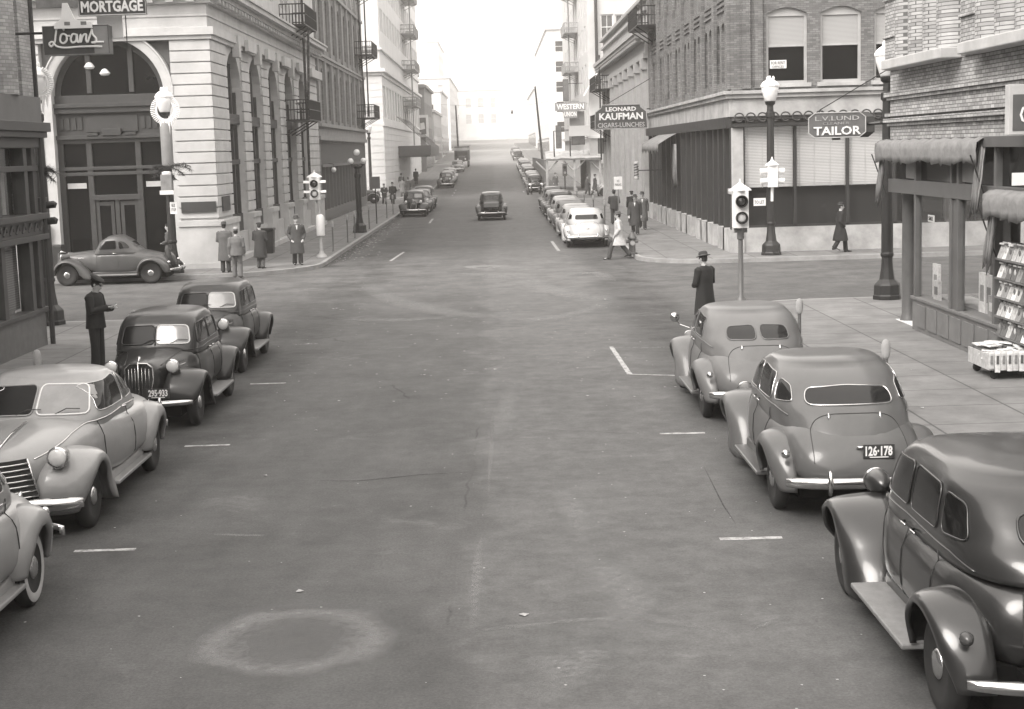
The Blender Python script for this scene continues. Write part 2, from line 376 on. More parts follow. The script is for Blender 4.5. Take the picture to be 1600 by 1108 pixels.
M_walk = walk_mat('sidewalk_concrete', .17)
M_kerb = pm('kerb_stone', .25, .85, .25, 2, bump=.2)
def arc(cx, cy, r, a0, a1, n=10): return [(cx+r*math.cos(R(a0+(a1-a0)*i/n)), cy+r*math.sin(R(a0+(a1-a0)*i/n))) for i in range(n+1)]
def block_walk(name, out, inn):
    """raised pavement between the kerb line `out` and the line `inn` (same count), with a kerb stone along it"""
    m = MB(); k = MB(); n = len(out); kin = []
    for i in range(n):
        a, b = Vector(out[max(i-1, 0)]), Vector(out[min(i+1, n-1)]); t = (b-a).normalized(); nr = Vector((-t.y, t.x)); o = Vector(out[i]); c = Vector(inn[i])
        if nr.dot(c-o) < 0: nr = -nr
        kin.append(o+nr*.16)
    for i in range(n-1):
        H_ = lambda p, z: (p[0], p[1], z+zg(p[1]))
        m.quad(H_(kin[i], .15), H_(kin[i+1], .15), H_(inn[i+1], .15), H_(inn[i], .15))
        k.quad(H_(out[i], 0), H_(out[i+1], 0), H_(out[i+1], .146), H_(out[i], .146)); k.quad(H_(out[i], .146), H_(out[i+1], .146), H_(kin[i+1], .15), H_(kin[i], .15))
    o = m.build('sidewalk', M_walk); o['kind'] = 'structure'; o2 = k.build('kerb', M_kerb); o2['kind'] = 'structure'
def corner_out(kx, ky, sx, sy, r, far_x, ys):
    """kerb polyline from far along the cross street, round the corner and along this street. sx: side, sy: +1 block lies beyond ky"""
    cx, cy = kx+sx*r, ky+sy*r
    a0 = 90*(-sy); a1 = 180 if sx > 0 else 0
    if sx > 0: a1 = 180 if sy < 0 else -180
    pts = [(far_x, ky)]+arc(cx, cy, r, a0, a1 if sx > 0 else 0)
    return pts+[(kx, y) for y in ys]
for (kx, sx, bx) in ((KL, -1, -10.6), (KR, 1, 9.0)):
    fx = sx*160
    for (y0, y1) in ((-60, NK), (FK, 123), (138, 240), (255, 335), (350, 430)):
        r = 4.2 if (y0 == FK and sx < 0) else 3.0
        # near edge half
        mid = (y0+y1)/2; ys = [v for v in (mid, 150, 180, 200) if v >= mid and y1-4 > v] or [mid]
        if y0 > 0:
            o = corner_out(kx, y0, sx, 1, r, fx, [(y0+mid)/2, mid]); inn = [(fx, y0+8)]+[(bx+sx*2, y0+6)]*11+[(bx+sx*2, (y0+mid)/2), (bx+sx*2, mid)]
            block_walk('w', o, inn)
        else: block_walk('w', [(kx, -60), (kx, mid)], [(bx+sx*2, -60), (bx+sx*2, mid)])
        o = corner_out(kx, y1, sx, -1, r, fx, [(mid+y1)/2, mid]); inn = [(fx, y1-8)]+[(bx+sx*2, y1-6)]*11+[(bx+sx*2, (mid+y1)/2), (bx+sx*2, mid)]
        block_walk('w', o, inn)
# painted stall marks and lines
def fade(o, vals):
    a = o.data.attributes.new('fade', 'FLOAT', 'POINT'); a.data.foreach_set('value', vals); return o
def paint_mat(name, g, cov, amax=1., soft=False):
    m = bpy.data.materials.new(name); m.use_nodes = True; t = m.node_tree; b = t.nodes['Principled BSDF']; nn = t.nodes.new; l = t.links.new
    tc = nn('ShaderNodeTexCoord'); n = nn('ShaderNodeTexNoise'); n.inputs['Scale'].default_value = 9; n.inputs['Detail'].default_value = 8; n.inputs['Roughness'].default_value = .75; l(tc.outputs['Object'], n.inputs['Vector'])
    r = nn('ShaderNodeMapRange'); r.inputs[1].default_value = cov-.16; r.inputs[2].default_value = cov+.2; r.inputs[4].default_value = amax; l(n.outputs['Fac'], r.inputs[0]); (l(r.outputs[0], b.inputs['Alpha']) if not soft else None)
    if soft:
        at_ = nn('ShaderNodeAttribute'); at_.attribute_name = 'fade'; mu = nn('ShaderNodeMath'); mu.operation = 'MULTIPLY'; l(r.outputs[0], mu.inputs[0]); l(at_.outputs['Fac'], mu.inputs[1]); l(mu.outputs[0], b.inputs['Alpha'])
    b.inputs['Base Color'].default_value = (g, g, g, 1); b.inputs['Roughness'].default_value = .85; return m
M_paint = paint_mat('worn_white_paint', .42, .40); M_paint2 = paint_mat('faint_white_paint', .24, .46); M_scuff = paint_mat('pale_dust', .25, .47, .62, True)
M_tar = paint_mat('tar', .04, .42, .9, True)
def mark(x0, y0, x1, y1, wd, mat=M_paint):
    a, b = Vector((x0, y0)), Vector((x1, y1)); t = (b-a).normalized(); n = Vector((-t.y, t.x))*wd/2; m = MB(); K = max(2, int((b-a).length/.12)); rows = []
    rnd = random.Random(int(x0*100+y0*7))
    for i in range(K+1):
        p = a+(b-a)*i/K; q = wd*rnd.uniform(.82, 1.1)/2; nn_ = n.normalized()*q
        rows.append([(p.x-nn_.x, p.y-nn_.y, .004+zg(p.y)), (p.x+nn_.x, p.y+nn_.y, .004+zg(p.y))])
    m.loft(rows, False, False); o = m.build('road_marking', mat); o['kind'] = 'structure'
def markp(p, q, wd, mat=M_paint): a, b = gnd(*p), gnd(*q); mark(*a, *b, wd, mat)
for y in (16.05, 21.93, 27.9, 33.7): mark(-4.68, y, -4.02, y, .10, M_paint if y < 30 else M_paint2)
mark(2.24, 15.7, 2.9, 15.68, .11); mark(2.25, 21.75, 2.9, 21.7, .11)
markp((955, 542), (984, 585), .10); markp((984, 585), (1060, 587), .08, M_paint); markp((955, 543), (1050, 543), .07, M_paint2)
markp((610, 408), (631, 394), .12); markp((862, 377), (873, 392), .14); markp((671, 349), (676, 342), .14)
markp((676, 344), (704, 344), .16, M_paint2); markp((806, 344), (830, 344), .16, M_paint2)
mark(KL+.1, 139, KR-.1, 139, .3, M_paint2); mark(KL+.1, 122, -1.5, 122, .2, M_paint2); mark(KL+.1, 254.5, KR-.1, 254.5, .9, M_paint2)
for y in (146, 152, 158): mark(-4.3, y, -4.3, y+1.6, .16)
mark(2.6, 150, 2.6, 152, .16)
# round utility patch in the near roadway and one in the crossing
def ring(name, cx, cy, ro, ri, mat, z=.005, sx=1, sy=1, wob=.06, n=48, soft=False):
    rnd = random.Random(int(cx*31+cy)); m = MB(); ph = [rnd.uniform(0, 6.28) for _ in range(4)]; out = []; inn = []
    for k in range(n+1):
        a = 2*math.pi*k/n; wv = 1+wob*(math.sin(2*a+ph[0])+.6*math.sin(5*a+ph[1])+.4*math.sin(9*a+ph[2]))
        out.append((cx+ro*sx*wv*math.cos(a), cy+ro*sy*wv*math.sin(a), z)); inn.append((cx+ri*sx*(2-wv)*math.cos(a), cy+ri*sy*(2-wv)*math.sin(a), z))
    if soft: mid = [tuple((a_+b_)/2 for a_, b_ in zip(p, q)) for p, q in zip(out, inn)]; m.loft([out, mid, inn], False, False); o = fade(m.build(name, mat), [0]*(n+1)+[1]*(n+1)+[0]*(n+1))
    else: m.loft([out, inn], False, False); o = m.build(name, mat)
    o['kind'] = 'structure'; return o
cx, cy = gnd(460, 1000); M_ringp = paint_mat('pale_tar_ring', .27, .42, .8, True)
ring('road_patch', cx, cy, .86, .44, M_ringp, wob=.08, sy=1.2, soft=True); ring('road_patch', cx+.05, cy, .9, .02, paint_mat('faint_dust', .16, .44, .55, True), .006, sy=1.2, soft=True)

pm('cast_iron', .085, .6, .3, 20)
cx, cy = gnd(755, 417); ring('road_patch', cx, cy, .62, .3, M_paint2, sy=1.6); m = MB().lathe([(.31, 0), (.31, .01), (.02, .012)], (cx, cy, .003), 24); tag(m.build('manhole_cover', MATS['cast_iron']), 'small manhole cover in the middle of the crossing', 'manhole cover')
# pale arcs worn by turning wheels, dusty patches, cracks
def streak(pts, wd, mat, z=.0045):
    P0 = [Vector(gnd(*p)) for p in pts]; P = []; m = MB()
    for i in range(len(P0)-1):
        for q in range(5): t = q/5; P.append(P0[i]*(1-t)+P0[i+1]*t+Vector((random.uniform(-.04, .04), random.uniform(-.06, .06)))*(0 if wd < .1 else min(1, wd*2)))
    P.append(P0[-1]); rows = []
    for i, p in enumerate(P):
        t = (P[min(i+1, len(P)-1)]-P[max(0, i-1)]).normalized(); n = Vector((-t.y, t.x)); q = wd*(.35+.65*math.sin(math.pi*(i+.5)/len(P)))*random.uniform(.7, 1.2)/2
        q *= 1.5; rows.append([(p.x+n.x*q*e, p.y+n.y*q*e, z) for e in (-1, -.4, .1, .5, 1)])
    m.loft(rows, False, False); ln = len(P)-1; o = fade(m.build('road_wear', mat), [v*min(1, .25+2.2*min(i, ln-i)/max(ln, 1)) for i in range(ln+1) for v in (0, .8, 1, .7, 0)]); o['kind'] = 'structure'
for pts, wd in (([(560, 440), (620, 470), (690, 488), (760, 495), (800, 485)], .9), ([(800, 430), (850, 450), (900, 462), (960, 470)], 1.1), ([(760, 495), (830, 500), (900, 490), (960, 470)], .8),
                ([(540, 500), (640, 500), (740, 492)], .7), ([(700, 425), (760, 430), (830, 440)], .7), ([(880, 860), (960, 900), (990, 950), (985, 990)], .45), ([(870, 760), (900, 800), (905, 850)], .3),
                ([(850, 1100), (880, 1050), (920, 1020), (940, 1000)], .5), ([(770, 690), (790, 650), (800, 600)], .35), ([(740, 990), (745, 900), (752, 840)], .10), ([(762, 780), (768, 700), (770, 640)], .07), ([(750, 985), (900, 970), (1000, 965), (1140, 990)], .14),
                ([(1175, 985), (1215, 968)], .06), ([(900, 430), (930, 425), (960, 440)], .5), ([(330, 835), (420, 838)], .1)):
    streak(pts, wd, M_scuff)
for pts, wd in (([(455, 752), (560, 752), (660, 742), (740, 738)], .035), ([(1100, 730), (1130, 790), (1150, 820)], .02), ([(870, 395), (900, 402), (930, 400), (955, 404)], .05)):
    streak(pts, wd, M_tar, .0055)
# grime in the gutters
M_grime = paint_mat('gutter_grime', .035, .44, .85, True)
for kx, s in ((KL, 1), (KR, -1)):
    for (a, b) in ((8, 36), (57, 121)):
        m = MB(); rows = []; rnd = random.Random(int(kx*9+a)); n = int((b-a)/.8)
        for i in range(n+1):
            y = a+(b-a)*i/n; rows.append([(kx+s*.01, y, .0065), (kx+s*.15, y, .0065), (kx+s*rnd.uniform(.35, .9), y, .0065)])
        m.loft(rows, False, False); o = fade(m.build('gutter_grime', M_grime), [1, .8, 0]*(n+1)); o['kind'] = 'structure'
# leaves and scraps in the far left gutter
m = MB(); rnd = random.Random(5)
for i in range(230):
    y = rnd.uniform(60, 92); x = KL+.05+abs(rnd.gauss(0, .55)); s_ = rnd.uniform(.02, .08); a = rnd.uniform(0, 3.1); c, s2 = math.cos(a)*s_, math.sin(a)*s_
    m.quad((x-c, y-s2, .006), (x+s2, y-c, .012), (x+c, y+s2, .006), (x-s2, y+c, .02))
tag(m.build('leaf_litter', pm('scraps', .33, .9, .4, 30)), kind='stuff', label='pale leaves and paper scraps lying in the gutter', cat='litter')
m = MB()
for i in range(60):
    x, y = rnd.uniform(-16, 14), rnd.uniform(9, 60); s_ = rnd.uniform(.015, .05); a = rnd.uniform(0, 3.1); c, s2 = math.cos(a)*s_, math.sin(a)*s_; z = .006
    if x < KL or x > KR: z = .158 if (y < NK) else .006
    if 38 < y < 54: z = .006
    m.quad((x-c, y-s2, z), (x+s2, y-c, z+.006), (x+c, y+s2, z), (x-s2, y+c, z+.01))
tag(m.build('street_litter', MATS['scraps']), kind='stuff', label='small scraps of paper scattered on the street', cat='litter')

m = MB(); rnd = random.Random(77)
for i in range(260):
    x, y = rnd.uniform(-4.5, 3.2), rnd.uniform(10, 50)**1.0; s_ = rnd.uniform(.005, .016)*(1+(y > 25)); a = rnd.uniform(0, 3.1); c, s2 = math.cos(a)*s_, math.sin(a)*s_
    m.quad((x-c, y-s2, .005), (x+s2, y-c, .005), (x+c, y+s2, .005), (x-s2, y+c, .007))
tag(m.build('road_grit', pm('pale_grit', .36, .9)), kind='stuff', label='pale grit and specks on the asphalt', cat='grit')
# ---------------- buildings ----------------
# 1 the stone bank on the far left corner
BX, BY = -10.35, 56.5
bank = thing('bank_building', 'pale rusticated stone bank with a big arched entrance on the left corner', 'building', (BX, BY, 0), world=True)
FY, FX = Fac('y', BY), Fac('x', BX)
m = MB(); A0, A1, AC, SP = -16.15, -12.05, -14.1, 6.55      # entrance opening
FY.wall(m, -30, BX, 0, 14, [(-16.5, -11.75, .15, 8.6)], .55)
bays = [59.8+5.4*i for i in range(5)]; holes = [(b, b+3.5, 1.2, 8.35, 1.75) for b in bays]
FX.wall(m, BY, 90, 0, 9.2, holes, .40); FX.wall(m, BY, 90, 9.2, 20, [(b+.3+k*1.6, b+1.4+k*1.6, 11.4, 13.8) for b in bays for k in (0, 1)], .3)
m.box(-30, BX-.6, BY+.6, 89.9, .1, 19.9)
m.build('wall', M_bank, bank)
for (u0, u1) in ((-30, -16.5), (-11.75, BX+.005)):      # coursed stone blocks, joints cut between them
    j = MB(); FY.rust(j, u0, u1 + (.07 if u1 > -12 else 0), 1.95, 8.45, .004, .075); j.build('pier_stonework', M_bank, bank, bevel=.012)
gaps = [(BY-.075, bays[0])]+[(b+3.5, b+5.4) for b in bays[:-1]]+[(bays[-1]+3.5, 89.6)]
for g in gaps: j = MB(); FX.rust(j, g[0]+(.0 if g[0] > 57 else .005), g[1], 1.95, 8.45, .004, .075); j.build('pier_stonework', M_bank, bank, bevel=.012)
pass
t = MB()
def band(t, z0, z1, d):
    FY.box(t, -30, BX+d, .003, d, z0, z1); FX.box(t, BY, 90, .003, d, z0, z1)
band(t, .0, .35, .30); 
for (u0, u1) in ((-30, -16.5), (-11.75, BX+.22)): FY.box(t, u0, u1, .003, .22, .35, 1.7); FY.box(t, u0, u1+(.06 if u1 > -12 else 0), .003, .28, 1.7, 1.92)
for g in gaps: FX.box(t, g[0], g[1], .003, .24, .35, 1.7); FX.box(t, g[0], g[1], .003, .3, 1.7, 1.9)
band(t, 8.47, 8.62, .16); band(t, 8.62, 8.9, .26); band(t, 9.3, 9.36, .05); band(t, 9.75, 9.95, .2); band(t, 9.95, 10.12, .45); band(t, 10.12, 10.32, .7); band(t, 10.32, 10.42, .78)
for g in gaps[1:]: FX.box(t, g[0]-.12, g[1]+.12, .26, .42, 8.45, 8.9)
for b in bays: FX.prism = None; t.prism([(b+1.53, 8.1), (b+1.97, 8.1), (b+2.1, 8.95), (b+1.4, 8.95)], lambda a, z: FX.p(a, .05, z), lambda a, z: FX.p(a, .34, z))
for k in range(46): u = 57+k*.72; FX.box(t, u, u+.3, .2, .42, 9.78, 9.94)
for k in range(26): u = -29.5+k*.74; FY.box(t, u, u+.3, .2, .42, 9.78, 9.94)
t.build('cornice', M_bank, bank, bevel=.01)
# archivolt of the entrance
av = MB(); K = 28; R0, R1 = 2.05, 2.42
ring_ = lambda r, d: [FY.p(AC-r*math.cos(math.pi*k/K), d, SP+r*math.sin(math.pi*k/K)) for k in range(K+1)]
cols = [ring_(R0, -.45), ring_(R0, .02), ring_(R0+.06, .05), ring_(R1-.08, .05), ring_(R1-.05, .11), ring_(R1, .11), ring_(R1, -.45)]
av.loft(cols, False, False)
for sg in (-1, 1):
    a, b = AC+sg*R0, AC+sg*R1; FY.box(av, min(a, b), max(a, b), -.45, .05, .15, SP)
FY.box(av, AC-.28, AC+.28, .0, .3, SP+2.0, SP+2.6)
av.build('entrance_arch', M_white if False else M_bank, bank, auto=40)
sp = MB()
for k in range(K):
    q = lambda i: (AC-R1*math.cos(math.pi*i/K), SP+R1*math.sin(math.pi*i/K)); (a, z), (b, z2) = q(k), q(k+1); sp.quad(FY.p(a, -.3, min(z, 8.6)), FY.p(b, -.3, min(z2, 8.6)), FY.p(b, -.3, 8.6), FY.p(a, -.3, 8.6))
sp.build('spandrel', pm('grey_spandrel', .14, .8), bank)
# iron front inside the arch
ir = MB(); D0 = -.42
def fb(u0, u1, z0, z1, d=.1): FY.box(ir, u0, u1, D0-.1, D0+d, z0, z1)
ri = R0-.02
ir.loft([ring_(ri, D0+.02), ring_(ri-.2, D0+.02), ring_(ri-.2, D0-.12)], False, False)
for u in (-14.85, -13.3): fb(u-.09, u+.09, SP+.12, SP+1.9, .08)
fb(A0, A1, 5.95, 6.15, .22); fb(A0, A1, 6.15, 6.3, .3); fb(A0, A1, 6.3, 6.6, .1); fb(A0, A1, 5.15, 5.95, .04); fb(A0, A1, 4.85, 5.0, .12); fb(A0, A1, 5.0, 5.15, .24)
fb(-15.05, -13.15, 5.25, 5.85, .09); fb(-14.95, -13.25, 5.32, 5.78, .06)
for u in (-15.95, -15.72, -15.49, -15.26, -12.95, -12.72, -12.49, -12.26): fb(u-.07, u+.07, 5.35, 5.78, .09)
fb(-14.45, -13.75, 5.12, 5.36, .3); fb(-15.0, -14.6, 5.12, 5.22, .28); fb(-13.6, -13.2, 5.12, 5.22, .28)
for u in (A0+.1, -15.0, -13.2, A1-.1): fb(u-.1, u+.1, .15, 4.85, .1)
for z in (3.75, 3.95): fb(A0, A1, z-.08, z+.04, .13)
fb(-15.0, -13.2, 2.75, 2.95, .12); fb(A0, -15.0, .15, .75, .06); fb(-13.2, A1, .15, .75, .06)
for u in (-15.0+.17, -14.1, -13.2-.17): fb(u-.08, u+.08, .15, 2.75, .05)
ir.build('iron_front', M_metal, bank, bevel=.008)
gl = MB()
pts = ring_(ri-.1, D0-.03); gl.poly(pts)
gl.quad(*[FY.p(a, D0-.03, b) for a, b in ((A0, .15), (A1, .15), (A1, SP), (A0, SP))]); gl.build('entrance_glass', M_glass, bank)
cl = MB(); FY.box(cl, -15.9, -15.2, D0-.028, D0-.01, 3.2, 3.4); FY.box(cl, -13.0, -12.3, D0-.028, D0-.01, 3.2, 3.4); cl.build_each('blind_rail', M_stone, bank)
for (u, z) in ((-14.25, 7.35), (-14.8, 7.6)): 
    lm = MB().lathe([(.02, .2), (.1, .16), (.2, .02), (.14, -.05), (.02, -.07)], (u, BY+.38, z), 14); lm.build('hanging_lamp', M_lampglass, bank)
for sg in (0, 1):
    u = -14.55+.9*sg; dh = MB(); FY.box(dh, u-.33, u+.33, D0-.0, D0+.03, .2, 2.7); FY.box(dh, u+(.2 if sg == 0 else -.26), u+(.26 if sg == 0 else -.2), D0+.04, D0+.09, 1.1, 1.4)
    dd_ = dh.build('door', M_metal, bank); g2 = MB(); FY.box(g2, u-.2, u+.2, D0+.031, D0+.036, .7, 2.55); g2.build('pane', M_glass, dd_)
for (p0, p1) in (((284, 317), (338, 331)), ((351, 312), (364, 330))):
    pass
x0, z1 = at(284, 316, BY); x1, z0 = at(339, 331, BY); pl = MB(); FY.box(pl, x0, x1, .08, .14, z0, z1); pl.build('bronze_plaque', M_metal, bank)
y0, z1 = 57.0, 2.75; pl = MB(); FX.box(pl, 57.1, 58.6, .08, .14, 2.2, 2.75); pl.build('bronze_plaque', M_metal, bank)
for b in bays:
    f = MB(); D = -.28; u0, u1 = b, b+3.5
    for u in (u0+.08, (u0+u1)/2-.75, (u0+u1)/2+.75, u1-.08): FX.box(f, u-.08, u+.08, D-.1, D+.05, 1.3, 7.9 if abs(u-(u0+u1)/2) < 1.4 else 6.8)
    FX.box(f, u0, u1, D-.1, D+.16, 5.5, 5.9); FX.box(f, u0, u1, D-.1, D+.1, 3.9, 4.1); FX.box(f, u0, u1, D-.1, D+.1, 1.2, 1.9)
    fo = f.build('window', M_metal, bank); g = MB(); g.box(BX-.39, BX-.36, u0, u1, 1.2, 8.3); g.build('pane', M_glass, fo)
for b in bays:
    for k in (0, 1): FX.window(bank, b+.3+k*1.6, b+1.4+k*1.6, 11.4, 13.8, .25, frame=M_white)

# 2 grey brick block with tall narrow windows
B2 = thing('brick_block', 'grey brick block with tall narrow windows and shop glass next to the bank', 'building', (-10.4, 90, 0), world=True)
F2 = Fac('x', -10.4)
m = MB(); hs = []
nb = 16
for i in range(nb):
    u = 91.2+i*1.92; hs += [(u, u+1.05, 6.3, 9.4, .45), (u, u+1.05, 10.6, 13.8, .45), (u, u+1.05, 15, 18, .45)]
F2.wall(m, 90, 122.4, 0, 24, hs+[(91.3, 121.8, .3, 4.9)], .35); m.quad((-10.4, 90, 0), (-24, 90, 0), (-24, 90, 24), (-10.4, 90, 24)); m.quad((-10.4, 122.4, 0), (-24, 122.4, 0), (-24, 122.4, 24), (-10.4, 122.4, 24))
m.build('wall', M_brick1, B2)
t = MB()
for z0, z1, d in ((5.05, 5.3, .2), (5.3, 5.85, .1), (5.85, 6.05, .3), (9.8, 10.0, .15), (10.0, 10.15, .25), (14.3, 14.5, .2)): F2.box(t, 90, 122.4, .003, d, z0, z1)
for i in range(0, nb+1, 2): F2.box(t, 90.45+i*1.92, 90.85+i*1.92, .003, .16, 6.05, 24)
t.build('cornice', pm('grey_sandstone', .23, .85, .2), B2)
for h in hs:
    if h[2] < 14: F2.window(B2, h[0], h[1], h[2], h[3], .28, frame=M_wood, fw=.08)
sf = MB()
for u in [91.3+k*2.03 for k in range(16)]: F2.box(sf, u-.07, u+.07, -.3, .0, .3, 3.55)
F2.box(sf, 91.3, 121.8, -.3, .06, .3, .85); F2.box(sf, 91.3, 121.8, -.3, .08, 3.45, 3.62)
for k in range(75): u = 91.4+k*.405; F2.box(sf, u, u+.24, -.22, -.06, 3.62, 4.9)
sf.build('shop_front', pm('shop_front_wood', .11, .7), B2)
g = MB(); F2.box(g, 91.3, 121.8, -.32, -.29, .85, 4.9); g.build('shop_glass', M_glass2, B2)

# 3 white glazed block beyond the second crossing
B3 = thing('white_block', 'tall white glazed office block with a dark marquee beyond the second crossing', 'building', (-10.4, 142, 0), world=True)
F3x, F3y = Fac('x', -10.4), Fac('y', 142)
m = MB(); hx = [(144.5+i*4.2+k*1.7, 145.7+i*4.2+k*1.7, z, z+2.1) for i in range(16) for k in (0, 1) for z in (15.5, 19.2, 22.9)] ; hx += [(145+i*4.2, 147.6+i*4.2, 7.5, 10.5) for i in range(16)]
hy = [(-14.4-k*3.2, -13.2-k*3.2, z, z+2.1) for k in (0, 1, 2) for z in (15.5, 19.2)]
F3x.wall(m, 142, 212, 0, 28, hx, .3); F3y.wall(m, -28, -10.4, 0, 28, hy, .3); m.quad((-10.4, 212, 0), (-28, 212, 0), (-28, 212, 28), (-10.4, 212, 28)); m.quad((-10.4, 142, 28), (-10.4, 212, 28), (-28, 212, 28), (-28, 142, 28))
m.build('wall', M_whitew, B3)
t = MB(); F3y.rust(t, -28, -10.28, .4, 11.2, .004, .06, .62, .05); F3x.rust(t, 142, 212, .4, 6.6, .004, .06, .62, .05)
for z0, z1, d in ((11.3, 11.6, .2), (11.6, 11.9, .5), (13.6, 13.8, .25), (6.7, 6.95, .2)): F3x.box(t, 142-d, 212, .003, d, z0, z1); (F3y.box(t, -28, -10.4, .003, d, z0, z1) if z0 > 7 else None)
t.build('stone_courses', M_whitew, B3)
for h in hx+hy: (F3x if h in hx else F3y).window(B3, *h[:4], .22, frame=M_white, fw=.08, glass=pm('pale_glass', .2, .15))
mq = MB(); mq.box(-10.4, -6.9, 163, 186, 3.9, 4.9); mq.box(-10.3, -7.0, 163.2, 185.8, 3.7, 3.9); mq.build('marquee', pm('marquee_iron', .07, .6), B3)
mr = MB(); 
for k in range(5): mr.tube([(-10.4, 164+k*5, 8), (-7.0, 164+k*5, 4.9)], .03, 5)
mr.build('marquee_rods', M_black, B3)

# 4 the corner building with the tailor's shop
TX, TY = 8.6, 56.0
B4 = thing('corner_brick_building', "dark brick corner building over the tailor's shop", 'building', (TX, TY, 0), world=True)
G4x, G4y = Fac('x', TX, -1), Fac('y', TY)
m = MB()
hy = []
for i in range(4):
    a = at(1197, 60, TY)[0]+i*1.96; hy += [(a, a+1.5, 6.25, 8.95, .22), (a, a+1.5, 10.6, 13, .22)]
hx = [(57.4+i*3.4+k*1.25, 58.25+i*3.4+k*1.25, 6.4, 8.6, .35) for i in range(8) for k in (0, 1)]
hx += [(a, b, 10.4, 12.8, .35) for a, b, *_ in hx]
G4x.wall(m, TY, 86, 5.0, 18, hx, .3); G4y.wall(m, TX, 26, 5.0, 18, hy, .25); m.quad((TX, 86, 0), (26, 86, 0), (26, 86, 18), (TX, 86, 18)); m.box(TX+.6, 26, TY+.6, 86, 0, 5)
m.build('wall', M_brick2, B4)
pl = MB()
for i in range(9): u = 56.35+i*3.4; G4x.box(pl, u-.32, u+.32, .003, .12, 6.1, 18)
for i in range(8):
    for z in (9.0, 9.2, 9.4): G4x.box(pl, 56.8+i*3.4, 59.2+i*3.4, .003, .06, z, z+.09)
for u in (9.0, 9.45): G4y.box(pl, u, u+.3, .003, .1, 6.1, 18)
pl.build_each('pilaster', M_brick2, B4)
t = MB()
for z0, z1, d in ((5.1, 5.75, .1), (5.75, 5.9, .22), (5.9, 6.02, .32)): G4x.box(t, TY-d, 86, .003, d, z0, z1); G4y.box(t, TX-d*0, 26, .003, d, z0, z1)
for h in hy: G4y.box(t, h[0]-.12, h[1]+.12, .003, .09, h[2]-.14, h[2])
t.build('cornice', M_stone2, B4, bevel=.01)
lb = MB()
G4x.box(lb, TY, 86, .0, .2, 4.7, 5.1); G4y.box(lb, TX, 26, .0, .2, 4.72, 4.85); lb.build('shop_lintel', M_dark, B4)
sc_ = MB()
for k in range(14):
    u = TX+.25+k*.42
    for q in range(10):
        a0_, a1_ = math.pi*1.7*q/10, math.pi*1.7*(q+1)/10
        sc_.tube([(u+.17*math.cos(a0_), TY-.24, 5.06+.16*math.sin(a0_)), (u+.17*math.cos(a1_), TY-.24, 5.06+.16*math.sin(a1_))], .028, 5)
sc_.build('scroll_frieze', M_metal, B4)
pr = MB(); pr.box(TX-.02, TX+.42, TY-.06, TY+.4, .9, 4.7); pr.box(TX-.1, TX+.55, TY-.12, TY+.45, 2.3, 2.5)
pr.build('corner_pier', M_stone2, B4, bevel=.02)
bs = MB(); bs.box(TX+.42, 26, TY, TY+.35, .1, 1.05); bs.box(TX-.02, TX+.42, TY-.08, TY+.4, .1, .9); bs.build('base', M_stone2, B4)
fr = MB(); wx = [TX+.42, at(1243, 300, TY)[0], at(1325, 300, TY)[0], 14.6, 16.4, 18.2]
for a in wx: fr.box(a-.05, a+.05, TY+.02, TY+.14, 1.05, 4.72)
fr.box(wx[0], 26, TY+.02, TY+.12, 1.05, 1.13); shopw = fr.build('shop_window', M_dark, B4)
MB().quad((wx[0], TY+.09, 1.05), (20, TY+.09, 1.05), (20, TY+.09, 4.72), (wx[0], TY+.09, 4.72)).build('pane', glass_mat('clear_glass_b', .94, .03), shopw)
MB().box(wx[0], 20, TY+.45, TY+.5, 1.0, 4.72).build('interior', pm('shop_dark', .018, .9), shopw)
bl = MB()
for a, b in zip(wx[:-1], wx[1:]): bl.box(a+.08, b-.06, TY+.16, TY+.19, 2.62, 4.7)
bl.build_each('blind', M_blind, shopw); cdm = MB()
for a, b in zip(wx[:-1], wx[1:]):
    for q in (.1, .38, .68, .95): u = a+(b-a)*q; cdm.box(u-.012, u+.012, TY+.148, TY+.156, 2.5, 4.7)
    cdm.box(a+.08, b-.06, TY+.148, TY+.2, 2.52, 2.62)
cdm.build('blind_tape', M_stone, shopw)
for i, h in enumerate(hy):
    wn = G4y.window(B4, h[0]+.0, h[1], h[2], h[3]-.0, .18, fw=.1, frame=pm('cream_window_frame', .36, .6), rise=.2, glass=M_glass, blind=(M_blind2 if h[2] < 10 else None), bz=.48)
x0, z0 = at(1216, 107, TY); 
def card(parent, fac, u0, u1, z0, z1, d, lines, mat=M_white):
    b = MB(); fac.box(b, u0, u1, d, d+.01, z0, z1); o = b.build('paper_notice', mat, parent)
    return o
card(B4, G4y, at(1204, 95, TY)[0], at(1230, 95, TY)[0], at(1204, 107, TY)[1], at(1204, 94, TY)[1], -.16, 0)
put_text(B4, 'FOR RENT', (at(1217, 98, TY)[0], TY+.145, at(1217, 98, TY)[1]), .14, M_black, 'notice_lettering', width=.5, height=.11); put_text(B4, 'OFFICES', (at(1217, 104, TY)[0], TY+.145, at(1217, 104, TY)[1]), .1, M_black, 'notice_lettering', width=.42, height=.08)
card(B4, G4y, at(1178, 310, TY)[0], at(1197, 310, TY)[0], at(1178, 322, TY)[1], at(1178, 310, TY)[1], -.085, 0)
put_text(B4, 'TO LET', (at(1187, 316, TY)[0], TY+.068, at(1187, 316, TY)[1]), .14, M_black, 'notice_lettering', width=.36, height=.12)
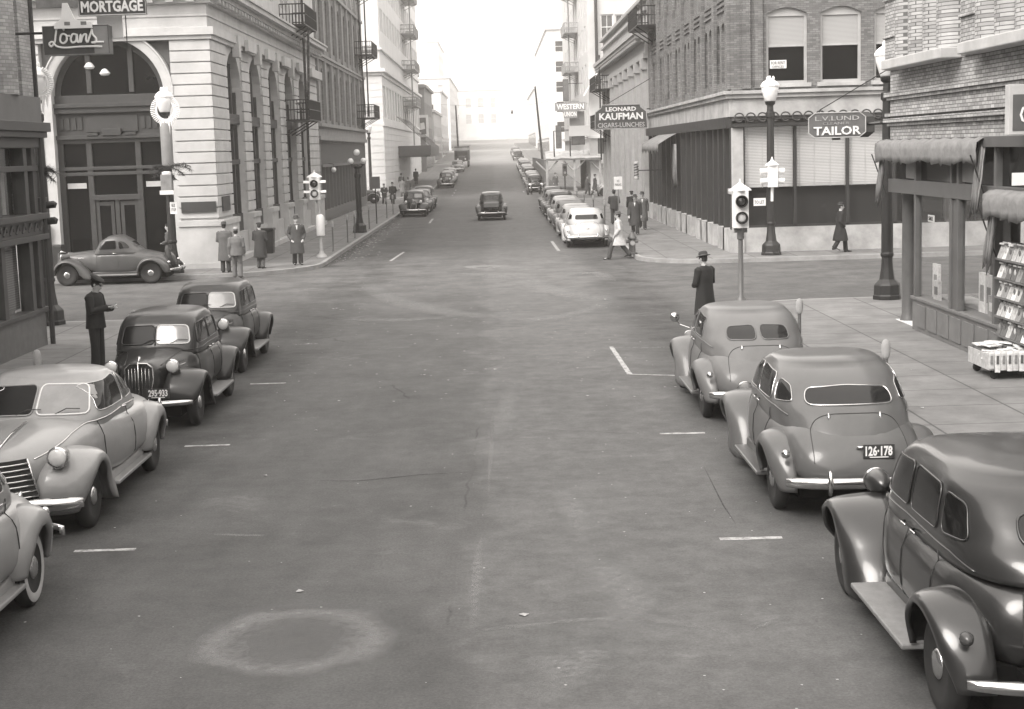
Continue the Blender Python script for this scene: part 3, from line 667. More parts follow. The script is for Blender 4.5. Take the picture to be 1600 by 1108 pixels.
# shop front along the street side: tall dark posts, pale base blocks, doors
ps = MB(); bb = MB(); u = TY
rnd = random.Random(3); posts = [56.0, 57.6, 59.0, 60.4, 62.2, 64, 65.6, 67.2, 69, 71, 73, 75, 77.2, 79.4, 81.6, 83.8, 85.8]
for i, a in enumerate(posts): G4x.box(ps, a, a+.34, -.3, .04, 1.0, 4.7)
for i, (a, b) in enumerate(zip(posts[:-1], posts[1:])):
    if i % 4 != 2: G4x.box(bb, a, b+.3, -.4, .08, .1, 1.0)
ps.build_each('shop_post', M_dark, B4); bb.build_each('stall_riser', M_stone2, B4)
g = MB(); G4x.box(g, 56.3, 86, -.36, -.33, .15, 4.7); g.build('shop_glass', M_glass, B4)
cu = MB()
for i, (a, b) in enumerate(zip(posts[:-1], posts[1:])):
    if i in (0, 2, 3, 5, 6, 8, 9, 11): 
        for q in range(3): c = a+.4+(b-a-.4)*q/3; G4x.box(cu, c+.05, c+.05+(b-a)*.14, -.325, -.3, 1.1+rnd.uniform(0, .3), 4.6)
cu.build_each('drape', pm('drape', .17, .9, .3, 6), B4)
aw = MB()   # small drawn-back canvas awning by the shop doorway
rows = []
for k in range(15):
    u = 71.5+k*.55; s_ = .06*math.sin(k*1.9)
    rows.append([G4x.p(u, .05, 4.75), G4x.p(u, .55+s_, 4.5), G4x.p(u, 1.05, 4.2+s_), G4x.p(u, 1.08, 3.85+.12*math.sin(k*2.3))])
aw.loft(rows, False, False)
for k in range(8):
    u = 71.5+k*.12; aw.quad(G4x.p(u, .2+.1*(k % 2), 4.2), G4x.p(u+.12, .3-.1*(k % 2), 4.2), G4x.p(u+.12, .25-.1*(k % 2), 2.2), G4x.p(u, .2+.1*(k % 2), 2.4+.2*(k % 3)))
awn = aw.build('awning', M_canvas, None, solid=.01, smooth=True); tag(awn, "grey canvas awning rolled half up over the tailor building's side door", 'awning')

# 5 classical stone front behind it
B5 = thing('classical_building', 'grey stone building with attic cornice and flat columns behind the brick corner', 'building', (8.6, 86.2, 0), world=True)
G5 = Fac('x', 8.6, -1); m = MB(); hs = [(88.2+i*4.1, 90+i*4.1, z, z+h) for i in range(8) for z, h in ((1.2, 2.6), (5.1, 2.4))]
G5.wall(m, 86.2, 121, 0, 12.4, hs, .35); m.quad((8.6, 86.2, 0), (26, 86.2, 0), (26, 86.2, 12.4), (8.6, 86.2, 12.4)); m.quad((8.6, 121, 0), (26, 121, 0), (26, 121, 12.4), (8.6, 121, 12.4)); m.quad((8.6, 86.2, 12.4), (26, 86.2, 12.4), (26, 121, 12.4), (8.6, 121, 12.4))
M_cl = pm('classic_stone', .33, .85, .12); m.build('wall', M_cl, B5)
t = MB()
for z0, z1, d in ((9.0, 9.3, .25), (9.3, 9.9, .15), (9.9, 10.1, .35), (10.1, 10.3, .7), (10.3, 10.55, .8), (11.6, 11.8, .2), (12.2, 12.4, .3)): G5.box(t, 86.2, 121, .003, d, z0, z1)
for i in range(48): u = 86.5+i*.72; G5.box(t, u, u+.34, .35, .66, 9.9, 10.1)
t.build('cornice', M_cl, B5)
cm = MB()
for i in range(9):
    cm = MB(); u = 87.1+i*4.1; G5.box(cm, u-.42, u+.42, .003, .3, .1, 1.0); G5.box(cm, u-.34, u+.34, .003, .22, 1.0, 8.4); G5.box(cm, u-.45, u+.45, .003, .34, 8.4, 9.0); cm.build('column', M_cl, B5)
for h in hs: G5.window(B5, *h, .28, frame=M_metal)

# 6 the near right building with the news stand
NX = 8.7
B6 = thing('brick_shop_building', 'buff brick shop building with white sills on the near right corner', 'building', (NX, 33.85, 0), world=True)
G6 = Fac('x', NX, -1); G6y = Fac('y', 33.85, -1)
m = MB(); G6.wall(m, -40, 33.85, 4.0, 12, [], .3); G6y.wall(m, NX, 25, 4.0, 12, [], .3)
m.quad((NX, 33.85, 4.0), (25, 33.85, 4.0), (25, -40, 4.0), (NX, -40, 4.0)); m.quad((NX, 21, 0), (NX, 21, 4.0), (NX, -40, 4.0), (NX, -40, 0)); m.quad((NX, 33.85, 12), (25, 33.85, 12), (25, -40, 12), (NX, -40, 12))
m.build('wall', M_brick3, B6)
t = MB()
def sd(px, py, X=NX): return side(px, py, X)
for z0, z1, d in ((5.05, 5.14, .12), (4.98, 5.05, .07), (4.62, 4.70, .10), (4.5, 4.58, .13), (4.42, 4.5, .06)): G6.box(t, -40, 33.85+d, .003, d, z0, z1); G6y.box(t, NX, 25, .003, d, z0, z1)
t.build('string_course', M_brick3, B6)
# upper piers with rounded brick reveals between them
pi_ = MB()
y = 33.85; w_list = []
for k in range(14):
    y0 = 33.85-k*5.4
    for off, wd, d in ((0, .95, .10),):
        G6.box(pi_, y0-wd, y0+(.1 if k == 0 else 0), .003, d, 5.62, 12)
        for z in (6.3, 7.1, 7.9): G6.box(pi_, y0-wd-.01, y0+(.12 if k == 0 else 0), .003, d+.05, z, z+.06)
pi_.build('pier', M_brick3, B6, bevel=.02)
cy_ = MB(); seg = 8
for k in range(14):
    for c in (1.55, 2.6, 3.65, 4.6):
        y0 = 33.85-k*5.4-c; rr = .42
        cy_.loft([[G6.p(y0+rr*math.cos(math.pi*q/seg), -.02+rr*.75*math.sin(math.pi*q/seg), z) for q in range(seg+1)] for z in (5.78, 12)], False, False)
    G6.box(cy_, 33.85-k*5.4-3.15, 33.85-k*5.4-3.05, .003, .14, 5.8, 12)
cy_.build_each('round_pier', M_brick3, B6, auto=60)
sl_ = MB()
for k in range(14): y0 = 33.85-k*5.4; G6.box(sl_, y0-5.2, y0-.85, .0, .42, 5.60, 5.80)
sl_.build_each('window_sill', M_stone, B6, bevel=.02)
# shop front below
fr = MB(); G6.box(fr, 20, 33.9, -.15, .14, 3.95, 4.14); G6.box(fr, 21, 33.85, -.1, .05, 2.98, 3.27); G6y.box(fr, NX, 25, -.15, .1, 3.95, 4.14); G6y.box(fr, NX, 25, -.1, .05, 2.98, 3.27)
for u in (31.7, 29.2, 28.75, 26.6, 24.2, 21.6): G6.box(fr, u-.06, u+.06, -.1, .04, .85, 3.96)
for u in (12, 15.2, 18.5): G6y.box(fr, u-.06, u+.06, -.1, .04, .15, 3.3)
G6.box(fr, 28.8, 29.2, -.12, .0, .85, 2.99)
fr.build('shop_frame', pm('shop_paint', .085, .6, .2), B6, bevel=.01)
tr = MB(); G6.box(tr, 21, 33.7, -.12, -.08, 3.27, 3.95); tr.build('transom_glass', M_glass, B6)
tp = MB()
for u in (32.3, 28.4, 24.6): G6.box(tp, u-.35, u+.35, -.07, -.03, 3.3, 3.7)
tp.build_each('transom_card', pm('faded_card', .16, .8), B6)
ri_ = MB(); G6.box(ri_, 21, 31.9, -.35, .02, .15, .80); G6.box(ri_, 21, 31.95, -.4, .06, .80, .86)
for k in range(14): u = 31.6-k*.8; G6.box(ri_, u-.7, u-.1, .02, .045, .25, .72) if k % 1 == 0 else None
ri_.build('stall_riser', pm('riser_paint', .13, .6, .2), B6, bevel=.008)
cp = MB().lathe([(.2, .15), (.17, .25), (.15, .3), (.15, 2.9), (.19, 2.98)], (9.02, 33.45, 0), 16); cp.build('corner_post', pm('post_paint', .075, .5, .2), B6, auto=40)
g = MB(); g.quad(G6.p(21, -.045, .86), G6.p(31.7, -.045, .86), G6.p(31.7, -.045, 2.98), G6.p(21, -.045, 2.98)); g.quad(G6y.p(NX+2.2, -.045, .5), G6y.p(16, -.045, .5), G6y.p(16, -.045, 2.98), G6y.p(NX+2.2, -.045, 2.98)); g.build('display_glass', M_clear, B6)
it = MB(); it.box(NX+3.2, NX+3.3, 21, 30.5, .15, 3.9); it.box(NX+.08, NX+1.1, 21, 31.6, .2, .84); it.box(NX+.1, NX+3.2, 21, 33.7, .1, .16); it.build('interior', pm('shop_inside', .5, .9, .35, 1.5), B6)
it = MB(); it.box(NX+2.2, NX+2.35, 32.2, 33.7, .5, 2.98); it.box(NX+1.7, NX+1.85, 30.9, 31.1, .5, 2.98);  it.build('interior_post', M_dark, B6)
# 7 the near left building
LX = -10.2
B7 = thing('dark_shop_building', 'brick building with a dark wooden shop front on the near left corner', 'building', (LX, 33.9, 0), world=True)
G7, G7y = Fac('x', LX), Fac('y', 33.9, -1)
m = MB(); G7.wall(m, -40, 33.9, 5.0, 13, [], .3); G7y.wall(m, -28, LX, 3, 13, [], .3); m.quad((LX, -40, 13), (LX, 33.9, 13), (-28, 33.9, 13), (-28, -40, 13)); G7.wall(m, -40, 24, 0, 5, [], .3); m.box(-28, LX-.5, -40, 33.5, 0, 5)
m.build('wall', M_brick4, B7)
t = MB()
for k in range(8):
    y0 = 33.9-k*3.0
    G7.box(t, y0-.75, y0+(.12 if k == 0 else 0), .003, .12, 5.6, 13); t.loft([[G7.p(y0-1.6+.42*math.cos(math.pi*q/8), .28*math.sin(math.pi*q/8), z) for q in range(9)] for z in (5.6, 13)], False, False)
t.build('pier', M_brick4, B7)
t = MB()
G7.box(t, 20, 34.1, .0, .2, 5.05, 5.6); t.build('stone_band', pm('dark_band', .13, .9), B7)
t = MB(); 
for z0, z1, d in ((4.85, 5.05, .35), (4.72, 4.85, .28), (4.5, 4.72, .15), (2.95, 3.08, .22), (2.62, 2.95, .12), (2.5, 2.62, .2), (4.0, 4.12, .1), (.9, 1.0, .12)): G7.box(t, 20, 33.9+d, -.2, d, z0, z1)
for u in (33.7, 33.1, 31.2, 29.0, 26.8): G7.box(t, u-.12, u+.12, -.2, .08, .9, 4.6)
for k in range(30): u = 33.9-k*.42; t.tube([G7.p(u, .13, 2.78), G7.p(u-.12, .15, 2.88), G7.p(u-.24, .13, 2.70)], .03, 5)
t.build('shop_frame', pm('dark_shop_wood', .048, .5, .25), B7, bevel=.01)
t = MB(); G7.box(t, 20, 33.9, -.2, .05, .1, .9); t.build('stall_riser', pm('dark_granite', .10, .5, .3, 6), B7)
g = MB(); g.quad(G7.p(20, -.115, 1.0), G7.p(33.0, -.115, 1.0), G7.p(33.0, -.115, 4.5), G7.p(20, -.115, 4.5)); g.build('shop_glass', glass_mat('clear_glass_l', .9, .06), B7)
g = MB(); G7.box(g, 20, 33.0, -.26, -.22, 1.05, 2.5); g.build('blind', blind_mat('old_blind', .07, .17, .05), B7)
g = MB(); G7.box(g, 20, 33.7, -.5, -.45, 1.0, 4.6); g.build('interior', pm('shop_dark', .018), B7)
g = MB()
for u in (32.6, 31.9, 30.6, 29.9, 28.5): G7.box(g, u-.12, u+.12, -.3, -.28, 3.1, 4.0)
g.build_each('curtain', pm('pale_curtain', .22, .9, .3, 5), B7)
pp = MB().tube([(LX+.14, 34.0, 0.1), (LX+.14, 34.0, 13)], .06, 8); pp.build('drain_pipe', M_dark, B7)
# ---------------- cars ----------------
def paint(name, g, rough=.28, coat=.9, dust=.12):
    m = pm('car_paint_'+name, g, rough, dust, 2.2, coat=coat*.65, spec=.25 if coat < 1.2 else .45); return m
M_cglass = pm('car_window_glass', .006, .1, .4, 1.2, spec=.5)
M_cglass3 = pm('car_window_glass_dark', .010, .22, .4, 1.2, spec=.12)
M_cglass2 = pm('car_window_glass_sky_painted', .20, .1, .3, 1.5, spec=.9)  # sky reflection of the brighter windshield pane put into the base colour
M_under = pm('underbody', .004, .95, spec=.1)
M_tyre = pm('tyre', .015, .75, .2, 8)
M_white_tyre = pm('whitewall', .42, .8, .15, 8)
M_rim = pm('rim_paint', .10, .4, .1, 5)
M_lens = pm('lamp_lens', .6, .12, .05, 6, spec=.9)
M_tail = pm('tail_lens', .05, .2)
M_plate = pm('plate_black', .03, .5)
M_runboard = pm('running_board_rubber', .17, .6, .2, 10)
def lerp_tab(tab, x):
    """smooth interpolation in a table of rows (x, a, b, ...)"""
    n = len(tab)
    if x <= tab[0][0]: return list(tab[0][1:])
    if x >= tab[-1][0]: return list(tab[-1][1:])
    for i in range(n-1):
        if tab[i][0] <= x <= tab[i+1][0]: break
    h = tab[i+1][0]-tab[i][0]; t = (x-tab[i][0])/h; out = []
    def sl(j, k):
        if j <= 0: return (tab[1][k]-tab[0][k])/(tab[1][0]-tab[0][0])
        if j >= n-1: return (tab[-1][k]-tab[-2][k])/(tab[-1][0]-tab[-2][0])
        a = (tab[j][k]-tab[j-1][k])/(tab[j][0]-tab[j-1][0]); b = (tab[j+1][k]-tab[j][k])/(tab[j+1][0]-tab[j][0])
        return 0 if a*b <= 0 else 2*a*b/(a+b)
    for k in range(1, len(tab[0])):
        a, b, m0, m1 = tab[i][k], tab[i+1][k], sl(i, k)*h, sl(i+1, k)*h
        out.append((2*t**3-3*t*t+1)*a+(t**3-2*t*t+t)*m0+(-2*t**3+3*t*t)*b+(t**3-t*t)*m1)
    return out
def sgnp(v, e): return math.copysign(abs(v)**e, v)
def lower_body(tab, n=28, step=.07):
    """tab rows: x, half width, z bottom, z top, squareness"""
    x0, x1 = tab[0][0], tab[-1][0]; K = int((x1-x0)/step)+1; rings = []
    for i in range(K+1):
        x = x0+(x1-x0)*i/K; w_, zb, zt, sq = lerp_tab(tab, x); zc = zb+(zt-zb)*.45; rg = []
        for k in range(n):
            a = 2*math.pi*k/n; c, s = math.cos(a), math.sin(a); e = 2/sq
            z = zc+((zt-zc) if s > 0 else (zc-zb))*sgnp(s, e); y = w_*sgnp(c, e)
            rg.append((x, y, z))
        rings.append(rg)
    return MB().loft(rings)
def cabin(tab, n=48, dz=.035, crown=.07):
    """tab rows: z, x front, x back, half width, squareness front, squareness back ; closed with a crowned roof"""
    z0, z1 = tab[0][0], tab[-1][0]; K = int((z1-z0)/dz)+1; rings = []
    def rg(z, xf, xb, w_, nf, nb):
        xc = (xf+xb)/2; a_ = (xf-xb)/2; r = []
        for k in range(n):
            a = 2*math.pi*k/n; c, s = math.cos(a), math.sin(a); e = 2/(nf if c > 0 else nb)
            r.append((xc+a_*sgnp(c, e), w_*sgnp(s, e), z))
        return r
    for i in range(K+1):
        z = z0+(z1-z0)*i/K; rings.append(rg(z, *lerp_tab(tab, z)))
    xf, xb, w_, nf, nb = tab[-1][1:]
    for q in range(1, 9):
        a = math.pi/2*q/8.3; f = math.cos(a)**1.0; g = math.sin(a)
        rings.append(rg(z1+crown*g, (xf+xb)/2+(xf-xb)/2*(f**.8), (xf+xb)/2-(xf-xb)/2*(f**.8), w_*(f**.8), nf*.5+1.2, nb*.5+1.2))
    return MB().loft(rings)
def fender(cx, cz, crown, opn, yi, yo, sgn, n=40, m_=12, pw=.75):
    """arched wing around a wheel; crown/opn: tables of (degrees, radius); 0 = forward, 90 = up, 180 = rearward. yi may be a table too"""
    a0, a1 = crown[0][0], crown[-1][0]; rings = []
    for i in range(n+1):
        A = a0+(a1-a0)*i/n; rc = lerp_tab(crown, A)[0]; ro = lerp_tab(opn, A)[0]; yI = lerp_tab(yi, A)[0] if isinstance(yi, list) else yi; yO = lerp_tab(yo, A)[0] if isinstance(yo, list) else yo
        c, s = math.cos(R(A)), math.sin(R(A)); rg = []
        rg.append((cx+c*ro*.98, sgn*yI, cz+s*ro*.98))
        for k in range(m_+1):
            ph = math.pi/2*k/m_; r_ = ro+(rc-ro)*math.cos(ph)**pw; y = yI+(yO-yI)*math.sin(ph)**.85
            rg.append((cx+c*r_, sgn*y, cz+s*r_))
        rg.append((cx+c*(ro+.0), sgn*(yO-.045), cz+s*(ro+.0)))
        rings.append(rg)
    return MB().loft(rings, False, False)
def patch_on(bvh, outline, axis, sgn, off=.004, rings=5):
    """project a 2D outline on the body. axis 'y': outline (x,z) seen from the side; 'x': outline (y,z) seen from front/back"""
    def hit(a, b):
        if axis == 'y': o, d = Vector((a, sgn*3, b)), Vector((0, -sgn, 0))
        else: o, d = Vector((sgn*6, a, b)), Vector((-sgn, 0, 0))
        r = bvh.ray_cast(o, d)
        if r[0] is None: return None
        nrm = r[1] if r[1].dot(d) < 0 else -r[1]
        return r[0]-d*off+nrm*off
    ca = sum(p[0] for p in outline)/len(outline); cb = sum(p[1] for p in outline)/len(outline)
    c = hit(ca, cb); R_ = []
    for q in range(1, rings+1):
        f = q/rings; rg = []
        for (a, b) in outline:
            h = hit(ca+(a-ca)*f, cb+(b-cb)*f); rg.append(h if h is not None else (R_[-1][len(rg)] if R_ else c))
        R_.append(rg)
    m = MB(); n = len(outline); m.v = [c]+[p for r in R_ for p in r]
    for k in range(n): m.f.append((0, 1+k, 1+(k+1) % n))
    for q in range(rings-1):
        for k in range(n): a = 1+q*n+k; b = 1+q*n+(k+1) % n; m.f.append((a, b, b+n, a+n))
    return m, R_[-1]
def round_poly(pts, r=.06, k=4):
    out = []; n = len(pts)
    for i in range(n):
        p, a, b = Vector(pts[i]), Vector(pts[i-1]), Vector(pts[(i+1) % n]); u, v = (a-p), (b-p); ru, rv = min(r, u.length*.45), min(r, v.length*.45)
        s, e = p+u.normalized()*ru, p+v.normalized()*rv
        for q in range(k+1): t = q/k; out.append(tuple(s*(1-t)**2+p*2*t*(1-t)+e*t*t))
    d = []
    for i in range(len(out)):
        a, b = Vector(out[i]), Vector(out[(i+1) % len(out)]); d.append(tuple(a)); L_ = (b-a).length
        for q in range(1, int(L_/.09)+1): d.append(tuple(a+(b-a)*q/(int(L_/.09)+1)))
    return d
def add_window(root, bvh, name, pts, axis, sgn, mat, frame, fr=.012, r=.06):
    p, edge = patch_on(bvh, round_poly(pts, r), axis, sgn); o = p.build(name, mat, root, smooth=True)
    f = MB().tube(edge+[edge[0], edge[1]], fr, 6, False).build('window_frame', frame, o, smooth=True); return o
def wheel(root, x, y, r, sgn, wd=.15, ww=False, cap=M_chrome, rim=None):
    prof = [(r*.60, -wd*.42), (r*.66, -wd*.5), (r*.86, -wd*.5), (r*.97, -wd*.36), (r, -wd*.15), (r, wd*.15), (r*.97, wd*.36), (r*.86, wd*.5), (r*.66, wd*.5), (r*.60, wd*.42)]
    t = MB().lathe([(q, h) for q, h in prof], (0, 0, 0), 30, 'y'); o = t.build('wheel', M_tyre, root, smooth=True); o.location = (x, y, r-.006)
    if ww:
        s = wd*.5*sgn; MB().loft([[(q*math.cos(2*math.pi*k/30), s+sgn*d, q*math.sin(2*math.pi*k/30)) for k in range(30)] for q, d in ((r*.65, .001), (r*.72, .006), (r*.84, .006), (r*.88, .001))], True, False).build('whitewall', M_white_tyre, o, smooth=True)
    d = sgn; MB().lathe([(r*.64, d*wd*.40), (r*.62, d*wd*.44), (r*.56, d*wd*.30), (r*.42, d*wd*.26), (r*.30, d*wd*.34), (.01, d*wd*.34)], (0, 0, 0), 26, 'y').build('rim', rim or M_rim, o, auto=40)
    MB().lathe([(r*.32, d*wd*.345), (r*.30, d*wd*.50), (r*.22, d*wd*.60), (r*.1, d*wd*.64), (.004, d*wd*.65)], (0, 0, 0), 22, 'y').build('hubcap', cap, o, smooth=True)
def bumper(root, x, half, z, dirx, h=.13, curve=.16, guards=(.38,), mat=M_chrome, drop=0):
    rings = []; K = 26; sec = [(0, -.5), (.6, -.36), (.85, 0), (.6, .36), (0, .5), (-.25, .3), (-.25, -.3)]
    for i in range(K+1):
        t = -1+2*i/K; y = half*t; xx = x-dirx*curve*abs(t)**2.6; sh = 1-.35*abs(t)**8
        rings.append([(xx+dirx*a*.05, y, z+b*h*sh-drop*abs(t)**3) for a, b in sec])
    o = MB().loft(rings).build('bumper', mat, root, smooth=True)
    g = MB()
    for gy in guards:
        for s in (-1, 1): g.tube([(x+dirx*.05, s*gy, z-h*.8), (x+dirx*.085, s*gy, z), (x+dirx*.06, s*gy, z+h*1.0), (x+dirx*.03, s*gy, z+h*1.15)], [.022, .03, .026, .012], 8)
    if guards: g.build('bumper_guard', mat, o, smooth=True)
    [MB().box(min(x-dirx*.35, x-dirx*.02), max(x-dirx*.35, x-dirx*.02), s*.42-.025, s*.42+.025, z-.03, z+.03).build('bracket', M_under, o) for s in (-1, 1)]
def lamp_pod(root, x, y, z, r, ln=.2, mat=None, lean=0):
    o = MB().lathe([(r, .0), (r*1.0, -.02), (r*.97, -ln*.35), (r*.75, -ln*.75), (r*.35, -ln*.98), (.01, -ln*1.02)], (x, y, z), 20, 'x').build('headlight', mat or M_chrome, root, smooth=True)
    MB().lathe([(r*1.06, -.015), (r*1.06, .012), (r*.93, .02)], (x, y, z), 22, 'x').build('headlight_rim', M_chrome, o, smooth=True)
    MB().lathe([(r*.94, .008), (r*.8, .03), (r*.5, .045), (.005, .052)], (x, y, z), 20, 'x').build('lens', M_lens, o, smooth=True)
def plate(root, x, y, z, dirx, txt, mat=M_plate, wd=.34, lean=0):
    a, b = sorted((x, x-dirx*.012)); o = MB().box(a, b, y-wd/2, y+wd/2, z-.075, z+.075).build('license_plate', mat, root)
    if txt:
        m = text_mb(txt, .13, .004, .004); xs_ = [v.x for v in m.v]; k = wd*.86/(max(xs_)-min(xs_)); cx_ = (max(xs_)+min(xs_))/2; ys_ = [v.y for v in m.v]; cy2 = (max(ys_)+min(ys_))/2
        for v in m.v: v.xyz = (x+dirx*(.003+v.z), y+dirx*(v.x-cx_)*k, z+.008+(v.y-cy2)*1.05)
        m.build('plate_number', M_white, o)
        MB().box(*sorted((x+dirx*.004, x+dirx*.006)), y-wd*.3, y+wd*.3, z-.062, z-.052).build('plate_line', M_white, o)
def trim_line(root, bvh, pts, axis, sgn, r=.01, mat=M_chrome, name='trim'):
    out = []
    for i in range(len(pts)-1):
        for q in range(8):
            a = pts[i][0]+(pts[i+1][0]-pts[i][0])*q/8; b = pts[i][1]+(pts[i+1][1]-pts[i][1])*q/8
            o, d = (Vector((a, sgn*3, b)), Vector((0, -sgn, 0))) if axis == 'y' else (Vector((sgn*6, a, b)), Vector((-sgn, 0, 0)))
            h = bvh.ray_cast(o, d)
            if h[0] is not None: out.append(h[0]-d*.004)
    if len(out) > 2: return MB().tube(out, r, 6).build(name, mat, root, smooth=True)
def bvh_of(*mbs):
    v = []; f = []
    for m in mbs: n = len(v); v += m.v; f += [tuple(i+n for i in q) for q in m.f]
    return BVHTree.FromPolygons(v, f)
def make_car(kind, label, P, group=None, cat='car', ww=False, rear_open=False, plate_f=None, plate_r=None, chrome_win=None, two_rear=False, spare=False, hd_left=False, mirror=False, wheelc=None):
    """kind: 'upright' thirties sedan, 'coupe35', 'fastback' late thirties, 'forties' sedan, 'coupe41'"""
    root = thing({'upright': 'sedan_car', 'coupe35': 'coupe_car', 'fastback': 'fastback_car', 'forties': 'sedan_car', 'coupe41': 'coupe_car'}[kind], label, cat, group=group)
    WF = chrome_win or P
    if kind in ('upright', 'coupe35'):
        xf, xr = 1.43, -1.42; wr = .37; tr = .76
        lb = lower_body([(-1.98, .30, .52, .80, 2.3), (-1.93, .52, .44, .95, 2.5), (-1.7, .64, .40, 1.08, 3), (-1.2, .75, .36, 1.14, 3.0), (-.5, .775, .34, 1.14, 3.2), (.2, .76, .34, 1.15, 3.4), (.62, .68, .36, 1.16, 3.6), (.78, .60, .38, 1.15, 3), (1.2, .46, .42, 1.11, 2.7), (1.7, .33, .44, 1.06, 2.6), (1.80, .29, .45, 1.03, 2.6), (1.84, .24, .50, .95, 2.6)])
        if kind == 'upright': cb = cabin([(1.02, .72, -1.93, .705, 7, 3.2), (1.14, .68, -1.88, .70, 7, 3.2), (1.25, .62, -1.76, .69, 7, 3.2), (1.40, .53, -1.60, .665, 7, 3.4), (1.54, .44, -1.44, .63, 6, 3.4), (1.61, .35, -1.28, .59, 5, 3)], crown=.085)
        else: cb = cabin([(1.02, .55, -1.15, .72, 7, 3), (1.14, .50, -1.02, .715, 7, 3), (1.25, .43, -.90, .70, 7, 3), (1.40, .33, -.75, .665, 7, 3.2), (1.52, .22, -.60, .63, 6, 3), (1.58, .12, -.48, .58, 5, 3)], crown=.075)
        if kind == 'coupe35': lb = lower_body([(-2.05, .20, .50, .66, 2.3), (-1.98, .42, .44, .80, 2.4), (-1.75, .56, .40, .96, 2.6), (-1.4, .64, .38, 1.06, 3), (-1.0, .70, .36, 1.13, 3.4), (-.5, .745, .34, 1.16, 4.2), (.2, .735, .34, 1.16, 4.2), (.55, .66, .36, 1.16, 3.6), (.75, .58, .38, 1.15, 3), (1.2, .45, .42, 1.11, 2.7), (1.7, .32, .44, 1.04, 2.6), (1.84, .26, .45, .98, 2.6), (1.90, .18, .50, .88, 2.6)])
        fc = [(2, .44), (14, .48), (40, .52), (90, .53), (130, .57), (160, .66), (180, .82), (193, .93)]
        fo = [(2, .425), (14, .41), (90, .425), (150, .42), (180, .46), (193, .62)]
        rc = [(0, .50), (20, .50), (60, .53), (100, .55), (140, .58), (166, .62), (180, .63)] if kind == 'coupe35' else [(0, .49), (20, .50), (60, .53), (100, .53), (140, .54), (170, .55), (184, .56)]
        ro = [(0, .42), (90, .425), (160, .43), (184, .50)]
        yo, yi_f, yi_r = .96, [(2, .34), (40, .38), (120, .46), (193, .62)], .60
        rb = (.60, -.98, .66, .96, .34)
        sidew = [[(.50, 1.19), (.36, 1.50), (-.20, 1.53), (-.20, 1.19)], [(-.27, 1.19), (-.27, 1.53), (-.88, 1.51), (-.93, 1.19)], [(-1.02, 1.20), (-.98, 1.49), (-1.28, 1.45), (-1.42, 1.22)]] if kind == 'upright' else \
                [[(.34, 1.19), (.16, 1.47), (-.26, 1.49), (-.28, 1.19)], [(-.36, 1.20), (-.34, 1.47), (-.52, 1.44), (-.66, 1.32), (-.72, 1.22)]]
        wind = [[(-.56, 1.20), (-.51, 1.48), (.51, 1.48), (.56, 1.20)]]; split = True
        rear = [[(-.44, 1.27), (-.42, 1.46), (-.03, 1.47), (-.03, 1.27)], [(.03, 1.27), (.03, 1.47), (.42, 1.46), (.44, 1.27)]] if two_rear else [[(-.36, 1.26), (-.34, 1.44), (.34, 1.44), (.36, 1.26)]]
        fb, rbm, bh = 2.18, -2.26, .10
    elif kind == 'fastback':
        xf, xr = 1.50, -1.46; wr = .35; tr = .77
        lb = lower_body([(-2.35, .25, .44, .58, 2.4), (-2.28, .55, .38, .74, 2.6), (-2.1, .68, .34, .90, 2.8), (-1.7, .76, .32, 1.04, 3.2), (-1.0, .85, .30, 1.08, 3.2), (0, .855, .30, 1.11, 3.6), (.55, .77, .32, 1.12, 3.8), (.8, .70, .34, 1.11, 3.2), (1.3, .56, .38, 1.07, 2.8), (1.9, .36, .42, .99, 2.5), (2.12, .20, .46, .88, 2.3), (2.18, .10, .52, .78, 2.2)])
        cb = cabin([(.62, .4, -2.24, .70, 6, 2.6), (.85, .6, -2.14, .765, 6, 2.8), (1.0, .74, -2.0, .79, 6, 2.8), (1.10, .70, -1.88, .785, 6, 2.9), (1.2, .60, -1.72, .765, 6, 2.9), (1.34, .46, -1.48, .73, 6, 3), (1.45, .33, -1.22, .68, 5, 3), (1.51, .22, -1.0, .63, 4.5, 3)], crown=.085)
        fc = [(-6, .47), (10, .51), (40, .53), (90, .52), (130, .56), (160, .64), (180, .74), (196, .86)]; fo = [(-6, .40), (90, .395), (150, .39), (180, .40), (196, .5)]
        rc = [(0, .50), (20, .52), (60, .54), (100, .54), (140, .58), (168, .64), (184, .66)]; ro = [(0, .385), (90, .39), (150, .39), (184, .46)]
        yo, yi_f, yi_r = .97, [(-6, .3), (40, .42), (120, .55), (196, .72)], .68
        rb = (.62, -1.04, .78, .95, .31)
        sidew = [[(.52, 1.15), (.34, 1.43), (-.22, 1.46), (-.22, 1.15)], [(-.29, 1.15), (-.29, 1.46), (-.92, 1.42), (-1.02, 1.15)]]
        if kind == 'fastback' and not two_rear: sidew.append([(-1.12, 1.16), (-1.04, 1.39), (-1.30, 1.33), (-1.50, 1.18)])
        wind = [[(-.60, 1.16), (-.55, 1.42), (.55, 1.42), (.60, 1.16)]]; split = True
        rear = [[(-.48, 1.17), (-.45, 1.34), (-.035, 1.36), (-.035, 1.17)], [(.035, 1.17), (.035, 1.36), (.45, 1.34), (.48, 1.17)]] if two_rear else [[(-.50, 1.17), (-.46, 1.32), (0, 1.345), (.46, 1.32), (.50, 1.17)]]
        fb, rbm, bh = 2.42, -2.46, .13
    else:   # forties / coupe41
        xf, xr = 1.52, -1.48; wr = .35; tr = .78
